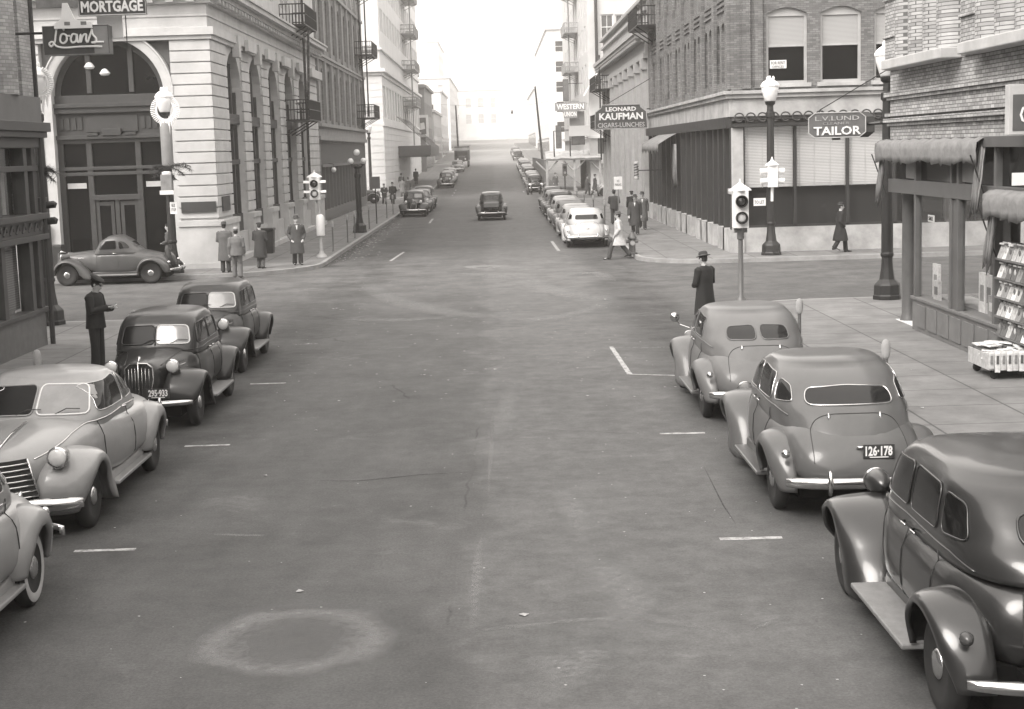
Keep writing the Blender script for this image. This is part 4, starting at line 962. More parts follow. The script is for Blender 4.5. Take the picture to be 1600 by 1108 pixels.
        lb = lower_body([(-2.42, .30, .42, .60, 2.5), (-2.34, .60, .36, .78, 2.7), (-2.1, .72, .33, .93, 3), (-1.6, .80, .31, 1.02, 3.4), (-1.0, .88, .30, 1.05, 3.2), (0, .89, .30, 1.08, 3.6), (.6, .80, .32, 1.10, 3.8), (.85, .74, .34, 1.09, 3.2), (1.4, .64, .38, 1.05, 2.9), (1.9, .48, .42, .99, 2.6), (2.18, .30, .46, .90, 2.4), (2.27, .14, .54, .80, 2.2)])
        if kind == 'coupe41': cb = cabin([(.95, .84, -1.75, .775, 6, 2.5), (1.06, .78, -1.52, .785, 6, 2.6), (1.16, .68, -1.3, .765, 6, 2.8), (1.30, .51, -1.05, .725, 6, 3), (1.42, .35, -.82, .675, 5, 3), (1.48, .24, -.66, .62, 4.5, 3)], crown=.08)
        else: cb = cabin([(.95, .80, -1.95, .79, 6, 2.8), (1.08, .76, -1.84, .795, 6, 2.9), (1.2, .63, -1.68, .775, 6, 2.9), (1.34, .48, -1.48, .74, 6, 3), (1.46, .35, -1.24, .69, 5, 3), (1.53, .24, -1.04, .64, 4.5, 3)], crown=.085)
        fc = [(-10, .54), (5, .62), (25, .66), (55, .58), (90, .54), (130, .58), (160, .66), (180, .78), (195, .90)]; fo = [(-10, .42), (0, .40), (90, .385), (150, .38), (180, .40), (195, .5)]
        rc = [(0, .53), (20, .56), (60, .56), (100, .55), (140, .60), (168, .68), (184, .72)]; ro = [(0, .38), (90, .375), (150, .38), (184, .46)]
        yo, yi_f, yi_r = .97, [(-10, .3), (25, .42), (120, .62), (195, .76)], .72
        rb = (.62, -1.06, .80, .91, .30)
        sidew = [[(.60, 1.13), (.38, 1.41), (-.25, 1.45), (-.27, 1.13)], [(-.34, 1.13), (-.32, 1.45), (-.62, 1.43), (-.88, 1.30), (-1.02, 1.14)]] if kind == 'coupe41' else [[(.56, 1.13), (.36, 1.43), (-.22, 1.47), (-.22, 1.13)], [(-.29, 1.13), (-.29, 1.47), (-.92, 1.43), (-1.02, 1.13)], [(-1.1, 1.15), (-1.04, 1.4), (-1.30, 1.34), (-1.46, 1.17)]]
        wind = [[(-.63, 1.12), (-.56, 1.41), (.56, 1.41), (.63, 1.12)]]; split = True
        rear = [[(-.5, 1.15), (-.46, 1.35), (.46, 1.35), (.5, 1.15)]]
        fb, rbm, bh = 2.52, -2.52, .15
    bv = bvh_of(lb, cb)
    n0 = MB(); n0.v = lb.v+cb.v; n0.f = lb.f+[tuple(i+len(lb.v) for i in q) for q in cb.f]
    body = n0.build('body', P, root, smooth=True)
    box('chassis', M_under, root, -1.9, 1.75, -.60, .60, .19, .5)
    for s in (-1, 1):
        y_i = yi_f; fender(xf, wr, fc, fo, y_i, [(fc[0][0], yo-.17), (25, yo-.05), (60, yo), (130, yo), (170, yo-.02), (196, yo-.01)], s).build('front_fender', P, root, smooth=True, solid=.012)
        fender(xr, wr, rc, ro, yi_r, [(0, yo-.06), (40, yo), (90, yo+.01), (140, yo-.02), (184, yo-.12)], s).build('rear_fender', P, root, smooth=True, solid=.012)
        x1, x0, ya, yb, zz = rb; a, b = sorted((s*ya, s*yb)); MB().box(x0, x1, a, b, zz-.03, zz+.012).build('running_board', M_runboard if kind in ('upright', 'coupe35') else P, root, bevel=.012)
        a, b = sorted((s*(ya-.14), s*(ya+.01))); MB().box(x0, x1, a, b, zz-.08, zz+.10).build('sill', P, root, bevel=.02)
        for x in (xf, xr): wheel(root, x, s*tr, wr, s, ww=ww, rim=wheelc or M_rim)
        for wp in sidew: add_window(root, bv, 'side_window', wp, 'y', s, M_cglass, WF, .007, .07)
        # door seams and handles
        seams = {'upright': [(.56, .42), (-.24, .42), (-.98, .55)], 'coupe35': [(.42, .42), (-.32, .42)], 'fastback': [(.58, .4), (-.26, .4), (-1.02, .62)], 'forties': [(.64, .4), (-.26, .4), (-1.02, .62)], 'coupe41': [(.66, .4), (-.36, .4)]}[kind]
        for (xs_, zl) in seams: trim_line(root, bv, [(xs_, zl), (xs_, 1.12)], 'y', s, .0055, M_dark, 'door_seam')
        if kind in ('upright', 'coupe35', 'fastback'): trim_line(root, bv, [(1.6, .98), (.75, 1.1), (-.2, 1.125), (-1.2, 1.10), (-1.6, 1.04)] if kind != 'coupe35' else [(1.6, .98), (.75, 1.1), (-.2, 1.12), (-1.0, 1.06)], 'y', s, .009, P, 'belt_moulding')
        else: trim_line(root, bv, [(2.0, .86), (1.2, .98), (.6, 1.04), (-.3, 1.06), (-1.1, 1.02)], 'y', s, .010, M_chrome, 'belt_trim')
        for hx in ([(-.14, 1.06)] if kind.startswith('coupe') else [(-.12, 1.05), (-.38, 1.05)]):
            h = bv.ray_cast(Vector((hx[0], s*3, hx[1])), Vector((0, -s, 0)))
            if h[0]: q = h[0]; MB().tube([q+Vector((.0, s*.0, 0)), q+Vector((0, s*.035, 0)), q+Vector((-.06, s*.04, 0)), q+Vector((-.13, s*.036, 0))], [.012, .012, .012, .008], 8).build('door_handle', M_chrome, root, smooth=True)
        if kind in ('upright', 'coupe35'):
            for q in range(3): trim_line(root, bv, [(1.15, .86+q*.05), (.85, .87+q*.05)], 'y', s, .006, M_chrome if q == 1 else P, 'hood_louvre')
    zw = wind[0][0][1]
    for wp in wind:
        if split:
            hw = [abs(p[0]) for p in wp]; lo, hi = hw[0], hw[1]; z0_, z1_ = wp[0][1], wp[1][1]
            for s in (-1, 1): add_window(root, bv, 'windshield', [(s*.02, z0_), (s*.02, z1_+.01), (s*hi, z1_), (s*lo, z0_)], 'x', 1, (M_cglass3 if hd_left else M_cglass) if s < 0 else M_cglass2, (M_white if s > 0 else P) if hd_left else (chrome_win or P), .011, .07)
            if kind == 'upright': trim_line(root, bv, [(0, z0_-.02), (0, z1_+.03)], 'x', 1, .012, P, 'windshield_post')
    for wp in rear: add_window(root, bv, 'rear_window', wp, 'x', -1, M_cglass, WF if chrome_win else P, .010, .08)
    for s in (-.2, .25):
        h = bv.ray_cast(Vector((6, s, zw+.01)), Vector((-1, 0, 0)))
        if h[0]: q = h[0]+Vector((.02, 0, 0)); MB().tube([q, q+Vector((-.02, .13, .06)), q+Vector((-.035, .28, .05))], .006, 5).build('wiper', M_black, root)
    # trunk lid seam and hinges
    if not spare and not rear_open:
        wt = .42 if kind == 'upright' else .52; zt = 1.10 if kind != 'forties' else 1.06
        trim_line(root, bv, [(-wt*sgnp(math.cos(math.pi*q/24), .45), .62+(zt-.62)*math.sin(math.pi*q/24)**.5) for q in range(25)], 'x', -1, .0045, M_dark, 'trunk_seam')
        for s in (-1, 1):
            h = bv.ray_cast(Vector((-6, s*wt*.55, zt-.02)), Vector((1, 0, 0)))
            if h[0]: q = h[0]; MB().tube([q+Vector((-.015, 0, .03)), q+Vector((-.03, 0, -.03)), q+Vector((-.03, 0, -.10))], [.012, .016, .008], 7).build('trunk_hinge', M_chrome, root, smooth=True)
        h = bv.ray_cast(Vector((-6, 0, .80)), Vector((1, 0, 0)))
        if h[0]: q = h[0]; MB().tube([q+Vector((-.03, -.06, 0)), q+Vector((-.04, .0, 0)), q+Vector((-.03, .06, 0))], .014, 7).build('trunk_handle', M_chrome, root, smooth=True)
    if rear_open:
        MB().box(-2.06, -1.9, -.42, .42, .62, 1.10).build('open_trunk', M_under, root); MB().loft([[(-2.02, y, 1.12), (-2.25, y, 1.02), (-2.45, y, .80)] for y in (-.44, .44)], False, False).build('trunk_lid', P, root, solid=.03)
        for i in range(4): MB().ball((-2.12, -.28+.18*i, .74+.05*(i % 2)), .12, 8, (1, 1, .8)).build('load', pm('sacking', .14, .9), root, smooth=True)
    # lamps, grille, bumpers
    for s in (-1, 1):
        if kind in ('upright', 'coupe35'):
            lamp_pod(root, 1.66, s*.48, .97, .108, .27, P if kind == 'upright' else P); MB().tube([(1.56, s*.48, .90), (1.54, s*.44, .68)], .02, 6).build('lamp_bracket', P, root)
        elif kind == 'fastback': lamp_pod(root, 1.90, s*.60, .80, .105, .25, P)
        else: lamp_pod(root, 2.06, s*.64, .88, .11, .25, P)
        yy = s*.80; MB().lathe([(.045, -.0), (.05, -.03), (.035, -.07), (.01, -.09)], (xr-.60 if kind != 'upright' else xr-.52, yy, .72 if kind != 'forties' else .7), 12, 'x').build('taillight', M_chrome if kind != 'upright' else M_tail, root, smooth=True)
    if kind in ('upright', 'coupe35'):
        gx = 1.88; pts = [(0, 1.06), (.13, 1.05), (.21, .98), (.22, .80), (.17, .55), (.10, .42), (0, .40)]; pts = pts+[(-a, b) for a, b in reversed(pts[1:-1])]
        fr_x = lambda z: 1.90+(1.0-z)*.06
        gb = MB().prism(pts, lambda a, b: (fr_x(b)-abs(a)*.25, a, b), lambda a, b: (1.78, a, b)).build('grille', M_black, root)
        g2 = MB(); g2.tube([(fr_x(b)-abs(a)*.25+.004, a, b) for a, b in pts+pts[:1]], .014, 6, False); g2.tube([(fr_x(z)+.006, 0, z) for z in (1.08, .8, .4)], .014, 6)
        for k in (-3, -2, -1, 1, 2, 3): y = k*.052; g2.tube([(fr_x(.98)-abs(y)*.25, y, 1.0-abs(y)*.2), (fr_x(.5)-abs(y)*.25, y, .48+abs(y)*.7)], .005, 4)
        g2.build('grille_bars', M_chrome if kind == 'upright' else M_rim, gb, smooth=True)
        MB().tube([(1.86, 0, 1.07), (1.80, 0, 1.13), (1.66, 0, 1.10)], [.012, .03, .008], 8).build('hood_ornament', M_chrome, root, smooth=True)
    else:
        gz = (.50, .90) if kind != 'fastback' else (.44, .92); gx = 2.42 if kind != 'fastback' else 2.16; gb = MB(); hw = .46 if kind != 'fastback' else .24; nb_ = 7 if kind != 'fastback' else 11
        pts = [(t*hw, 0) for t in [-1+2*i/10 for i in range(11)]]
        gb.loft([[(gx-.02-.22*abs(a/hw)**2-.04*q, a*(1-.25*q), gz[0]+(gz[1]-gz[0])*q) for a, _ in pts] for q in (0, .33, .66, 1)], False, False); go = gb.build('grille', M_black, root, solid=.02)
        g2 = MB()
        for k in range(nb_):
            q = (k+.2)/nb_; g2.tube([(gx-.22*abs(a/hw)**2-.04*q+.01, a*(1-.25*q), gz[0]+(gz[1]-gz[0])*q) for a, _ in pts], .011, 6)
        g2.tube([(gx-.22-.04*q, s_*hw*(1-.25*q), gz[0]+(gz[1]-gz[0])*q) for s_ in (-1,) for q in (0, .5, 1)], .012, 6); g2.tube([(gx-.22-.04*q, hw*(1-.25*q), gz[0]+(gz[1]-gz[0])*q) for q in (0, .5, 1)], .012, 6)
        g2.build('grille_bars', M_chrome, go, smooth=True)
        trim_line(root, bv, [(-.02, .98), (.0, 1.0)], 'x', 1, .02, M_chrome, 'hood_badge')
        MB().tube([(1.0, 0, 1.10), (1.6, 0, 1.055), (2.0, 0, .975)], [.006, .010, .014], 6).build('hood_strip', M_chrome, root, smooth=True)
    bumper(root, fb, .84 if kind != 'coupe41' else .97, .46, 1, bh); bumper(root, rbm, .84 if kind != 'forties' else .90, .46, -1, bh, guards=(.40,))
    if plate_f: plate(root, fb+.05, .36, .63, 1, plate_f)
    if plate_r is not None:
        hh_ = [bv.ray_cast(Vector((-6, plate_r[1]+a, plate_r[2]+b)), Vector((1, 0, 0)))[0] for a in (-.17, .17) for b in (-.07, .07)]; plate(root, min(q.x for q in hh_ if q)-.01, plate_r[1], plate_r[2], -1, plate_r[0])
    if spare:
        sp_ = MB().lathe([(.2, -.08), (.25, -.09), (.33, -.08), (.37, -.03), (.37, .03), (.33, .08), (.25, .09), (.2, .08)], (0, 0, 0), 26, 'x').build('spare_wheel', M_tyre, root, smooth=True); sp_.location = (-1.98, 0, .80); sp_.rotation_euler = (0, R(22), 0)
        MB().lathe([(.21, -.06), (.19, -.09), (.08, -.12), (.01, -.13)], (0, 0, 0), 20, 'x').build('rim', P, sp_, smooth=True)
    if mirror:
        s = 1; MB().tube([(.60, s*.76, 1.10), (.62, s*.92, 1.16), (.62, s*.98, 1.24)], .012, 6).build('mirror_arm', M_chrome, root); MB().lathe([(.075, 0), (.078, .02), (.05, .05), (.01, .06)], (.60, s*1.0, 1.28), 16, 'x').build('side_mirror', M_chrome, root, smooth=True)
    MB().tube([(-.36, .0, 1.30), (-.30, 0, 1.31)], .01, 4) if False else None
    return root
def place(o, x, y, hd):
    """hd: heading in degrees, 90 = up the street (away), -90 = towards us"""
    o.location = (x, y, zg(y)); 
    p = math.atan(.021) if y > 150 else 0
    o.rotation_euler = (0, -p if hd > 0 else p, R(hd)); return o
LCX, RCX = -5.62, 3.88
P_light = paint('light', .25, .3); P_dark = paint('dark', .022, .35, .7); P_dark2 = paint('dark_b', .03, .35, .7); P_mid = paint('mid', .085, .3, .8); P_mid2 = paint('mid_b', .12, .4, .5); P_black = paint('black', .014, .34, 1.21, .3); P_white = paint('white', .42, .35); P_pale = paint('pale', .22, .3)
cars = []
c = make_car('coupe41', 'pale coupe with horizontal chrome grille and white-framed windshield', P_light, 'cars parked along the left kerb', hd_left=True, chrome_win=M_chrome, wheelc=P_mid2); place(c, LCX, 18.75, -90); c.scale = (1.04, 1.04, 1.05)
c = make_car('forties', 'pale car cut by the left edge, only its whitewall rear wheel and fender showing', P_light, 'cars parked along the left kerb', ww=True); place(c, LCX+.27, 12.6, -90); c.scale = (1, 1, 1.08)
c = make_car('upright', 'dark grey sedan with tall upright grille and plate 295-933, parked behind the pale coupe', P_dark, 'cars parked along the left kerb', plate_f='295·933', hd_left=True); place(c, LCX, 25.2, -90)
c = make_car('upright', 'dark grey two-door sedan at the crossing, last of the near left row', P_dark2, 'cars parked along the left kerb', hd_left=True); place(c, LCX-.24, 31.0, -90)
c = make_car('upright', 'black sedan with big separate fenders and running board at the near right corner', P_black, 'cars parked along the right kerb', mirror=False); place(c, RCX+.06, 12.1, 90); c.scale = (1.06, 1.04, 1.04)
c = make_car('fastback', 'shiny grey fastback sedan with wide chrome-framed rear window and plate 126-178', P_mid, 'cars parked along the right kerb', chrome_win=M_chrome, plate_r=('126·178', -.17, .76)); place(c, RCX, 18.5, 90); c.scale = (1, 1, 1.04)
c = make_car('fastback', 'dull grey sedan with split rear window, foremost of the near right row', P_mid2, 'cars parked along the right kerb', two_rear=True, mirror=True); place(c, RCX, 24.5, 90); c.scale = (1, 1, 1.03)
c = make_car('coupe35', 'dark coupe seen from the side in front of the bank, spare wheel on its tail', paint('coupe', .07, .35, .6), spare=True); place(c, -13.3, 52.72, 180)
c.location.z = 0
c = make_car('upright', 'dark sedan driving up the middle of the street with its trunk open', P_dark, two_rear=True, rear_open=True); place(c, -.38, 93.3, 90)
c = make_car('forties', 'white sedan parked at the far right corner beside the hydrant', P_white, 'cars parked beyond the crossing', plate_r=None); place(c, 3.72, 65.9, 90)
white_car = c
fb0 = make_car('fastback', 'grey sedan parked just ahead of the white sedan', P_pale, 'cars parked beyond the crossing'); place(fb0, 3.72, 72, 90)
fl = make_car('upright', 'dark sedan facing us with bright headlamps, first in the far left row', P_dark, 'cars parked beyond the crossing', plate_f=None); place(fl, -5.5, 101.5, -90)
fl2 = make_car('forties', 'rounded grey sedan facing us, second in the far left row', P_mid2, 'cars parked beyond the crossing'); place(fl2, -5.5, 108, -90)
def dup(src, label, x, y, hd, group='cars parked beyond the crossing'):
    c = copy_tree(src); c['label'] = label; c['group'] = group; place(c, x, y, hd); return c
o_ = ['second', 'third', 'fourth', 'fifth', 'sixth']
for i, y in enumerate((78.2, 84.4, 90.4, 96.4, 102.2)):
    dup((fl2, fb0, fl, fl2, fl)[i], ['dark-roofed car parked %s ahead of the white sedan', 'grey car parked %s ahead of the white sedan', 'dull car with upright body parked %s ahead of the white sedan', 'rounded car parked %s ahead of the white sedan', 'farthest car, parked %s ahead of the white sedan'][i] % o_[i], 3.72, y, 90)
dup(fl, 'dark car behind two others at the end of the left row before the second crossing', -5.5, 114.5, -90)
g2 = 'cars parked past the second crossing'
dup(fl, 'sedan with bright headlamps, first on the left beyond the second crossing', -5.5, 166, -90, g2)
dup(fl2, 'car half hidden behind the sedan with bright headlamps beyond the second crossing', -5.5, 173, -90, g2)
dup(fb0, 'pale car at the left kerb beyond the marquee', -5.6, 182, -90, g2)
dup(fl2, 'faint car parked just in front of the truck in the haze', -5.4, 214, -90, g2)
for i, y in enumerate((151, 158, 165, 173, 181, 189, 197, 206, 215, 262, 270, 279, 288, 300)):
    dup((fl, fl2, fb0)[i % 3], ('hazy car number %s in the right row past the second crossing' % ['one', 'two', 'three', 'four', 'five', 'six', 'seven', 'eight', 'nine', 'ten', 'eleven', 'twelve', 'thirteen', 'fourteen'][i]), 3.75, y, 90, g2)
dup(fl, 'old car with pale wheels crossing on the second cross street behind the globe lamp', -11.9, 130.5, 0, g2)
dup(fb0, 'pale car nosing in from the right on the second cross street', 10.6, 131, 180, g2)
# truck standing in the haze
tk = thing('delivery_truck', 'tall dark delivery truck parked in the haze on the left', 'truck', (-5.2, 236, zg(236)), group=None)
MB().box(-1.15, 1.15, -2.5, 3.5, 1.0, 3.1).build('cargo_box', P_dark, tk, bevel=.06); MB().box(-1.0, 1.0, -4.0, -2.5, .9, 2.5).build('cab', P_dark, tk, bevel=.15); MB().box(-.5, .5, -5.2, -4.0, .8, 1.6).build('hood', P_dark, tk, bevel=.12)
MB().box(-.8, .8, -4.03, -3.98, 1.75, 2.3).build('windshield', M_cglass, tk); MB().box(-1.2, 1.2, -2.6, -2.45, 2.5, 2.9).build('roof_board', M_stone2, tk)
for x in (-1, 1):
    for y in (-4.4, 2.2): MB().lathe([(.3, -.12), (.45, -.12), (.47, 0), (.45, .12), (.3, .12)], (x*.95, y, .46), 18, 'x').build('wheel', M_tyre, tk, smooth=True)
    MB().lathe([(.13, 0), (.13, .1), (.02, .2)], (x*.55, -5.2, 1.2), 12, 'y').build('headlight', M_lens, tk)
# parked police motorcycles by the scaffold
def motorbike(x, y, label):
    t = thing('motorcycle', label, 'motorcycle', (x, y, 0), R(75), 'motorcycles parked by the second crossing')
    for dx in (-.68, .68):
        w_ = MB().lathe([(.24, -.05), (.31, -.05), (.33, 0), (.31, .05), (.24, .05)], (dx, 0, .33), 20, 'y').build('wheel', M_tyre, t, smooth=True)
        MB().lathe([(.06, -.04), (.06, .04)], (dx, 0, .33), 10, 'y').build('hub', M_chrome, w_)
    MB().tube([(-.68, 0, .33), (-.2, 0, .42), (.3, 0, .45), (.50, 0, .95)], .035, 8).build('frame', M_chrome, t, smooth=True); MB().tube([(-.15, 0, .86), (.1, 0, .90), (.35, 0, .82)], [.07, .14, .07], 12).build('fuel_tank', M_white, t, smooth=True)
    MB().tube([(-.55, 0, .84), (-.35, 0, .82), (-.2, 0, .85)], [.05, .13, .06], 10).build('saddle', M_black, t, smooth=True); MB().tube([(.68, .06, .33), (.48, .06, .95), (.42, .38, 1.05), (.3, .42, 1.02)], .015, 6).build('handlebar', M_chrome, t)
    MB().tube([(.68, -.06, .33), (.48, -.06, .95), (.42, -.38, 1.05), (.3, -.42, 1.02)], .015, 6).build('handlebar', M_chrome, t)
    MB().lathe([(.09, 0), (.08, -.08), (.01, -.12)], (.6, 0, .9), 14, 'x').build('headlight', M_lens, t, smooth=True); MB().box(-.2, .2, -.14, .14, .28, .62).build('engine', M_chrome, t, bevel=.03)
    MB().loft([[(-.68+.36*math.cos(R(a)), y_, .33+.38*math.sin(R(a))) for a in range(20, 181, 16)] for y_ in (-.08, .08)], False, False).build('mudguard', M_black, t, solid=.01)
motorbike(3.0, 141.5, 'white motorcycle standing at the kerb of the second crossing'); motorbike(4.1, 142.0, 'darker motorcycle beside the white one at the second crossing')
# ---------------- far blocks ----------------
def far_block(label, name, xs, face, y0, y1, h, mat, rows, cat='building', wmat=None, cornice=.3, fy=True, ww=1.2, wh=1.7, front_x=None, step=3.2, z_first=4.6, shop=True):
    """building whose street face is at x=xs, facing side `face` (+1 looks to +x)"""
    zb = zg(y0); o = thing(name, label, cat, (xs, y0, zb), world=True); F = Fac('x', xs, face); Fy_ = Fac('y', y0); xe = xs-face*20
    hs = []; hy = []; z = zb+z_first
    for r in range(rows):
        y = y0+1.4
        while y+ww < y1-.6: hs.append((y, y+ww, z, z+wh)); y += step
        x = xs-face*1.4
        for k in range(4):
            a, b = sorted((x-face*k*step, x-face*(k*step+ww))); hy.append((a, b, z, z+wh))
        z += (h-z_first-.8)/max(rows, 1)
    zt = zb+h; m = MB(); F.wall(m, y0, y1, zb-1, zt, hs, .2)
    Fy_.wall(m, min(xs, xe), max(xs, xe), zb-1, zt, hy if fy else [], .2); m.quad((xs, y1, zb-1), (xe, y1, zb-1), (xe, y1, zt), (xs, y1, zt)); m.quad((xs, y0, zt), (xs, y1, zt), (xe, y1, zt), (xe, y0, zt))
    m.build('wall', mat, o)
    t = MB(); F.box(t, y0-cornice, y1, .003, cornice, zt-.5, zt-.1); Fy_.box(t, min(xs, xe), max(xs, xe), .003, cornice, zt-.5, zt-.1); F.box(t, y0, y1, .003, .15, zb+3.7, zb+4.0); t.build('cornice', mat, o)
    for fac, L_ in ((F, hs), (Fy_, hy if fy else [])):
        for q in L_:
            g = MB(); fac.box(g, q[0], q[1], -.18, -.14, q[2], q[3]); w_ = g.build('window', wmat or M_glass2, o)
            b = MB(); fac.box(b, q[0], q[1], -.139, -.09, (q[2]+q[3])/2-.04, (q[2]+q[3])/2+.04); b.build('sash_bar', mat, w_)
    if shop:
        g = MB(); y = y0+.8
        while y < y1-3: F.box(g, y, y+2.8, .004, .05, zb+.6, zb+3.2); y += 3.6
        g.build('shop_window', M_glass2, o)
    return o
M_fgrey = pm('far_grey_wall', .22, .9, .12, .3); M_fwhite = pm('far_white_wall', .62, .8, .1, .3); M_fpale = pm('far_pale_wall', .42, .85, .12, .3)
M_board = pm('hoarding_board', .12, .8)
b = far_block('grey brick building carrying a framed billboard beyond the white block', 'billboard_building', -9.7, 1, 214, 239, 12.2, M_fgrey, 2, fy=False)
bx = thing('billboard', 'white framed billboard with a dark panel and pale slanted square', 'billboard', (-11, 213.8, 7.5), world=True)
x0, z1 = at(652, 180, 213.8); x1, z0 = at(670, 214, 213.8); MB().box(x0, x1, 213.6, 213.95, z0, z1).build('panel', M_white, bx); q = (x1-x0)*.16
MB().box(x0+q*.2, x1-q*1.3, 213.57, 213.6, z0+q*1.6, z1-q*1.6).build('poster', M_board, bx); xm, zm = (x0+x1)/2-q*.5, (z0+z1)/2; MB().poly([(xm-.35, 213.56, zm-.55), (xm+.42, 213.56, zm-.4), (xm+.3, 213.56, zm+.5), (xm-.25, 213.56, zm+.4)]).build('poster_figure', M_white, bx)
M_pglass = pm('haze_paled_glass', .42, .4)  # farthest panes paled, the whitening of the haze put into their colour
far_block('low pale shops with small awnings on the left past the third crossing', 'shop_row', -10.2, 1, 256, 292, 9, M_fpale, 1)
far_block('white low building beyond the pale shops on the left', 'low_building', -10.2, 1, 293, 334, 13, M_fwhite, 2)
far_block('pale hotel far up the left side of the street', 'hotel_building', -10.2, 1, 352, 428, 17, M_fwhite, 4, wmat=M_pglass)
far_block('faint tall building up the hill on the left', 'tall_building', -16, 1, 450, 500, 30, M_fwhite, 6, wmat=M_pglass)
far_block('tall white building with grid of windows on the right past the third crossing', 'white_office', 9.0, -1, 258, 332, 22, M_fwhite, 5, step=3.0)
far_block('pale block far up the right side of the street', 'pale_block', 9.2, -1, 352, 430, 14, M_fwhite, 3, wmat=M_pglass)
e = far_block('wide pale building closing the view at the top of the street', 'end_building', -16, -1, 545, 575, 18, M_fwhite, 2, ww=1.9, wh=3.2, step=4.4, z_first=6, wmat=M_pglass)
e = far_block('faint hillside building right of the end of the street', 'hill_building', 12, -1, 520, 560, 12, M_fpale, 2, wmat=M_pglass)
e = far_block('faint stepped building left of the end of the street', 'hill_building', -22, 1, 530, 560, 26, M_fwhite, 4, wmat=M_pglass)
hl = MB(); rows = []
for y, z in ((575, 7), (640, 22), (720, 40)): rows.append([(x, y, z+6*math.sin(x*.02+y)) for x in range(-250, 251, 25)])
o = hl.loft(rows, False, False).build('hill', M_fpale, smooth=True); o['kind'] = 'structure'
# tall white building with fire escapes and scaffold canopy
B8 = thing('tall_white_building', 'tall white building with iron balconies behind the timber canopy', 'building', (8.8, 143.5, 0), world=True)
G8, G8y = Fac('x', 8.8, -1), Fac('y', 143.5); m = MB(); hs = [(147+i*5, 148.6+i*5, z, z+2.4) for i in range(9) for z in (6, 9.6, 13.2, 16.8, 20.4)]
hy = []
for px in (939, 962):
    for py in (62, -20): x0, z0 = at(px, py, 143.5); x1, z1 = at(px+19, py-40, 143.5); hy.append((x0, x1, z0, z1))
G8.wall(m, 143.5, 196, 0, 30, hs, .25); G8y.wall(m, 8.8, 30, 0, 30, hy, .25); m.quad((8.8, 196, 0), (30, 196, 0), (30, 196, 30), (8.8, 196, 30)); m.build('wall', M_whitew2, B8)
for h in hs: G8.window(B8, *h, .2, frame=M_white, glass=M_glass2)
for h in hy: G8y.window(B8, *h, .2, frame=M_white, glass=M_glass2, fw=.1, bars=1)
x0, z0 = at(933, 132, 143.5); x1, z1 = at(929, -10, 143.5); pf = MB().tube([(x0, 143.2, z0), (x0, 143.2, z1)], .14, 8).build('stove_pipe', M_dark, B8)
t = MB(); G8.box(t, 143.5, 196, .003, .3, 5.0, 5.3); G8y.box(t, 8.8, 30, .003, .3, 5.0, 5.3); t.build('ledge', M_whitew, B8)
sh = MB(); x0, z0 = at(912, 150, 142.5); sh.loft([[(x0, y, z0), (x0+1.4, y, z0+2.2), (x0+4.5, y, z0+2.2)] for y in (142.2, 143.5)], False, False); sh.build('hood_roof', M_white, B8, solid=.08)
cn = thing('timber_canopy', 'rough timber sidewalk canopy with braced posts at the second crossing on the right', 'canopy', (5, 143, 0), world=True)
x0, zt = at(853, 247, 142.6); x1, _ = at(975, 253, 142.6)
rf = MB(); rnd = random.Random(9)
for i in range(16):
    a = x0+(x1-x0)*i/16; rf.loft([[(a, 142.4, zt-.1+rnd.uniform(-.05, .05)), (a, 146, zt+.55+rnd.uniform(-.1, .1)), (a, 152, zt+.5)], [(a+(x1-x0)/16, 142.4, zt-.1), (a+(x1-x0)/16, 146, zt+.6), (a+(x1-x0)/16, 152, zt+.5)]], False, False)
rf.build('roof', M_stone2, cn, solid=.08); MB().box(x0, x1, 142.5, 142.7, zt-.28, zt-.08).build('fascia', M_stone2, cn)
for px in (855, 898, 938, 968):
    X, _ = at(px, 280, 142.8); MB().box(X-.1, X+.1, 142.7, 142.9, .15, zt-.28).build('post', M_stone2, cn)
    for s in (-1, 1): MB().tube([(X, 142.8, zt-1.3), (X+s*1.0, 142.8, zt-.3)], .07, 4).build('brace', M_stone2, cn)
MB().box(x0+3.6, x1, 150, 150.3, 0, zt+.4).build('hoarding', M_board, cn); MB().box(x0, x0+.15, 146, 196, 0, zt-.2).build('hoarding', M_board, cn)
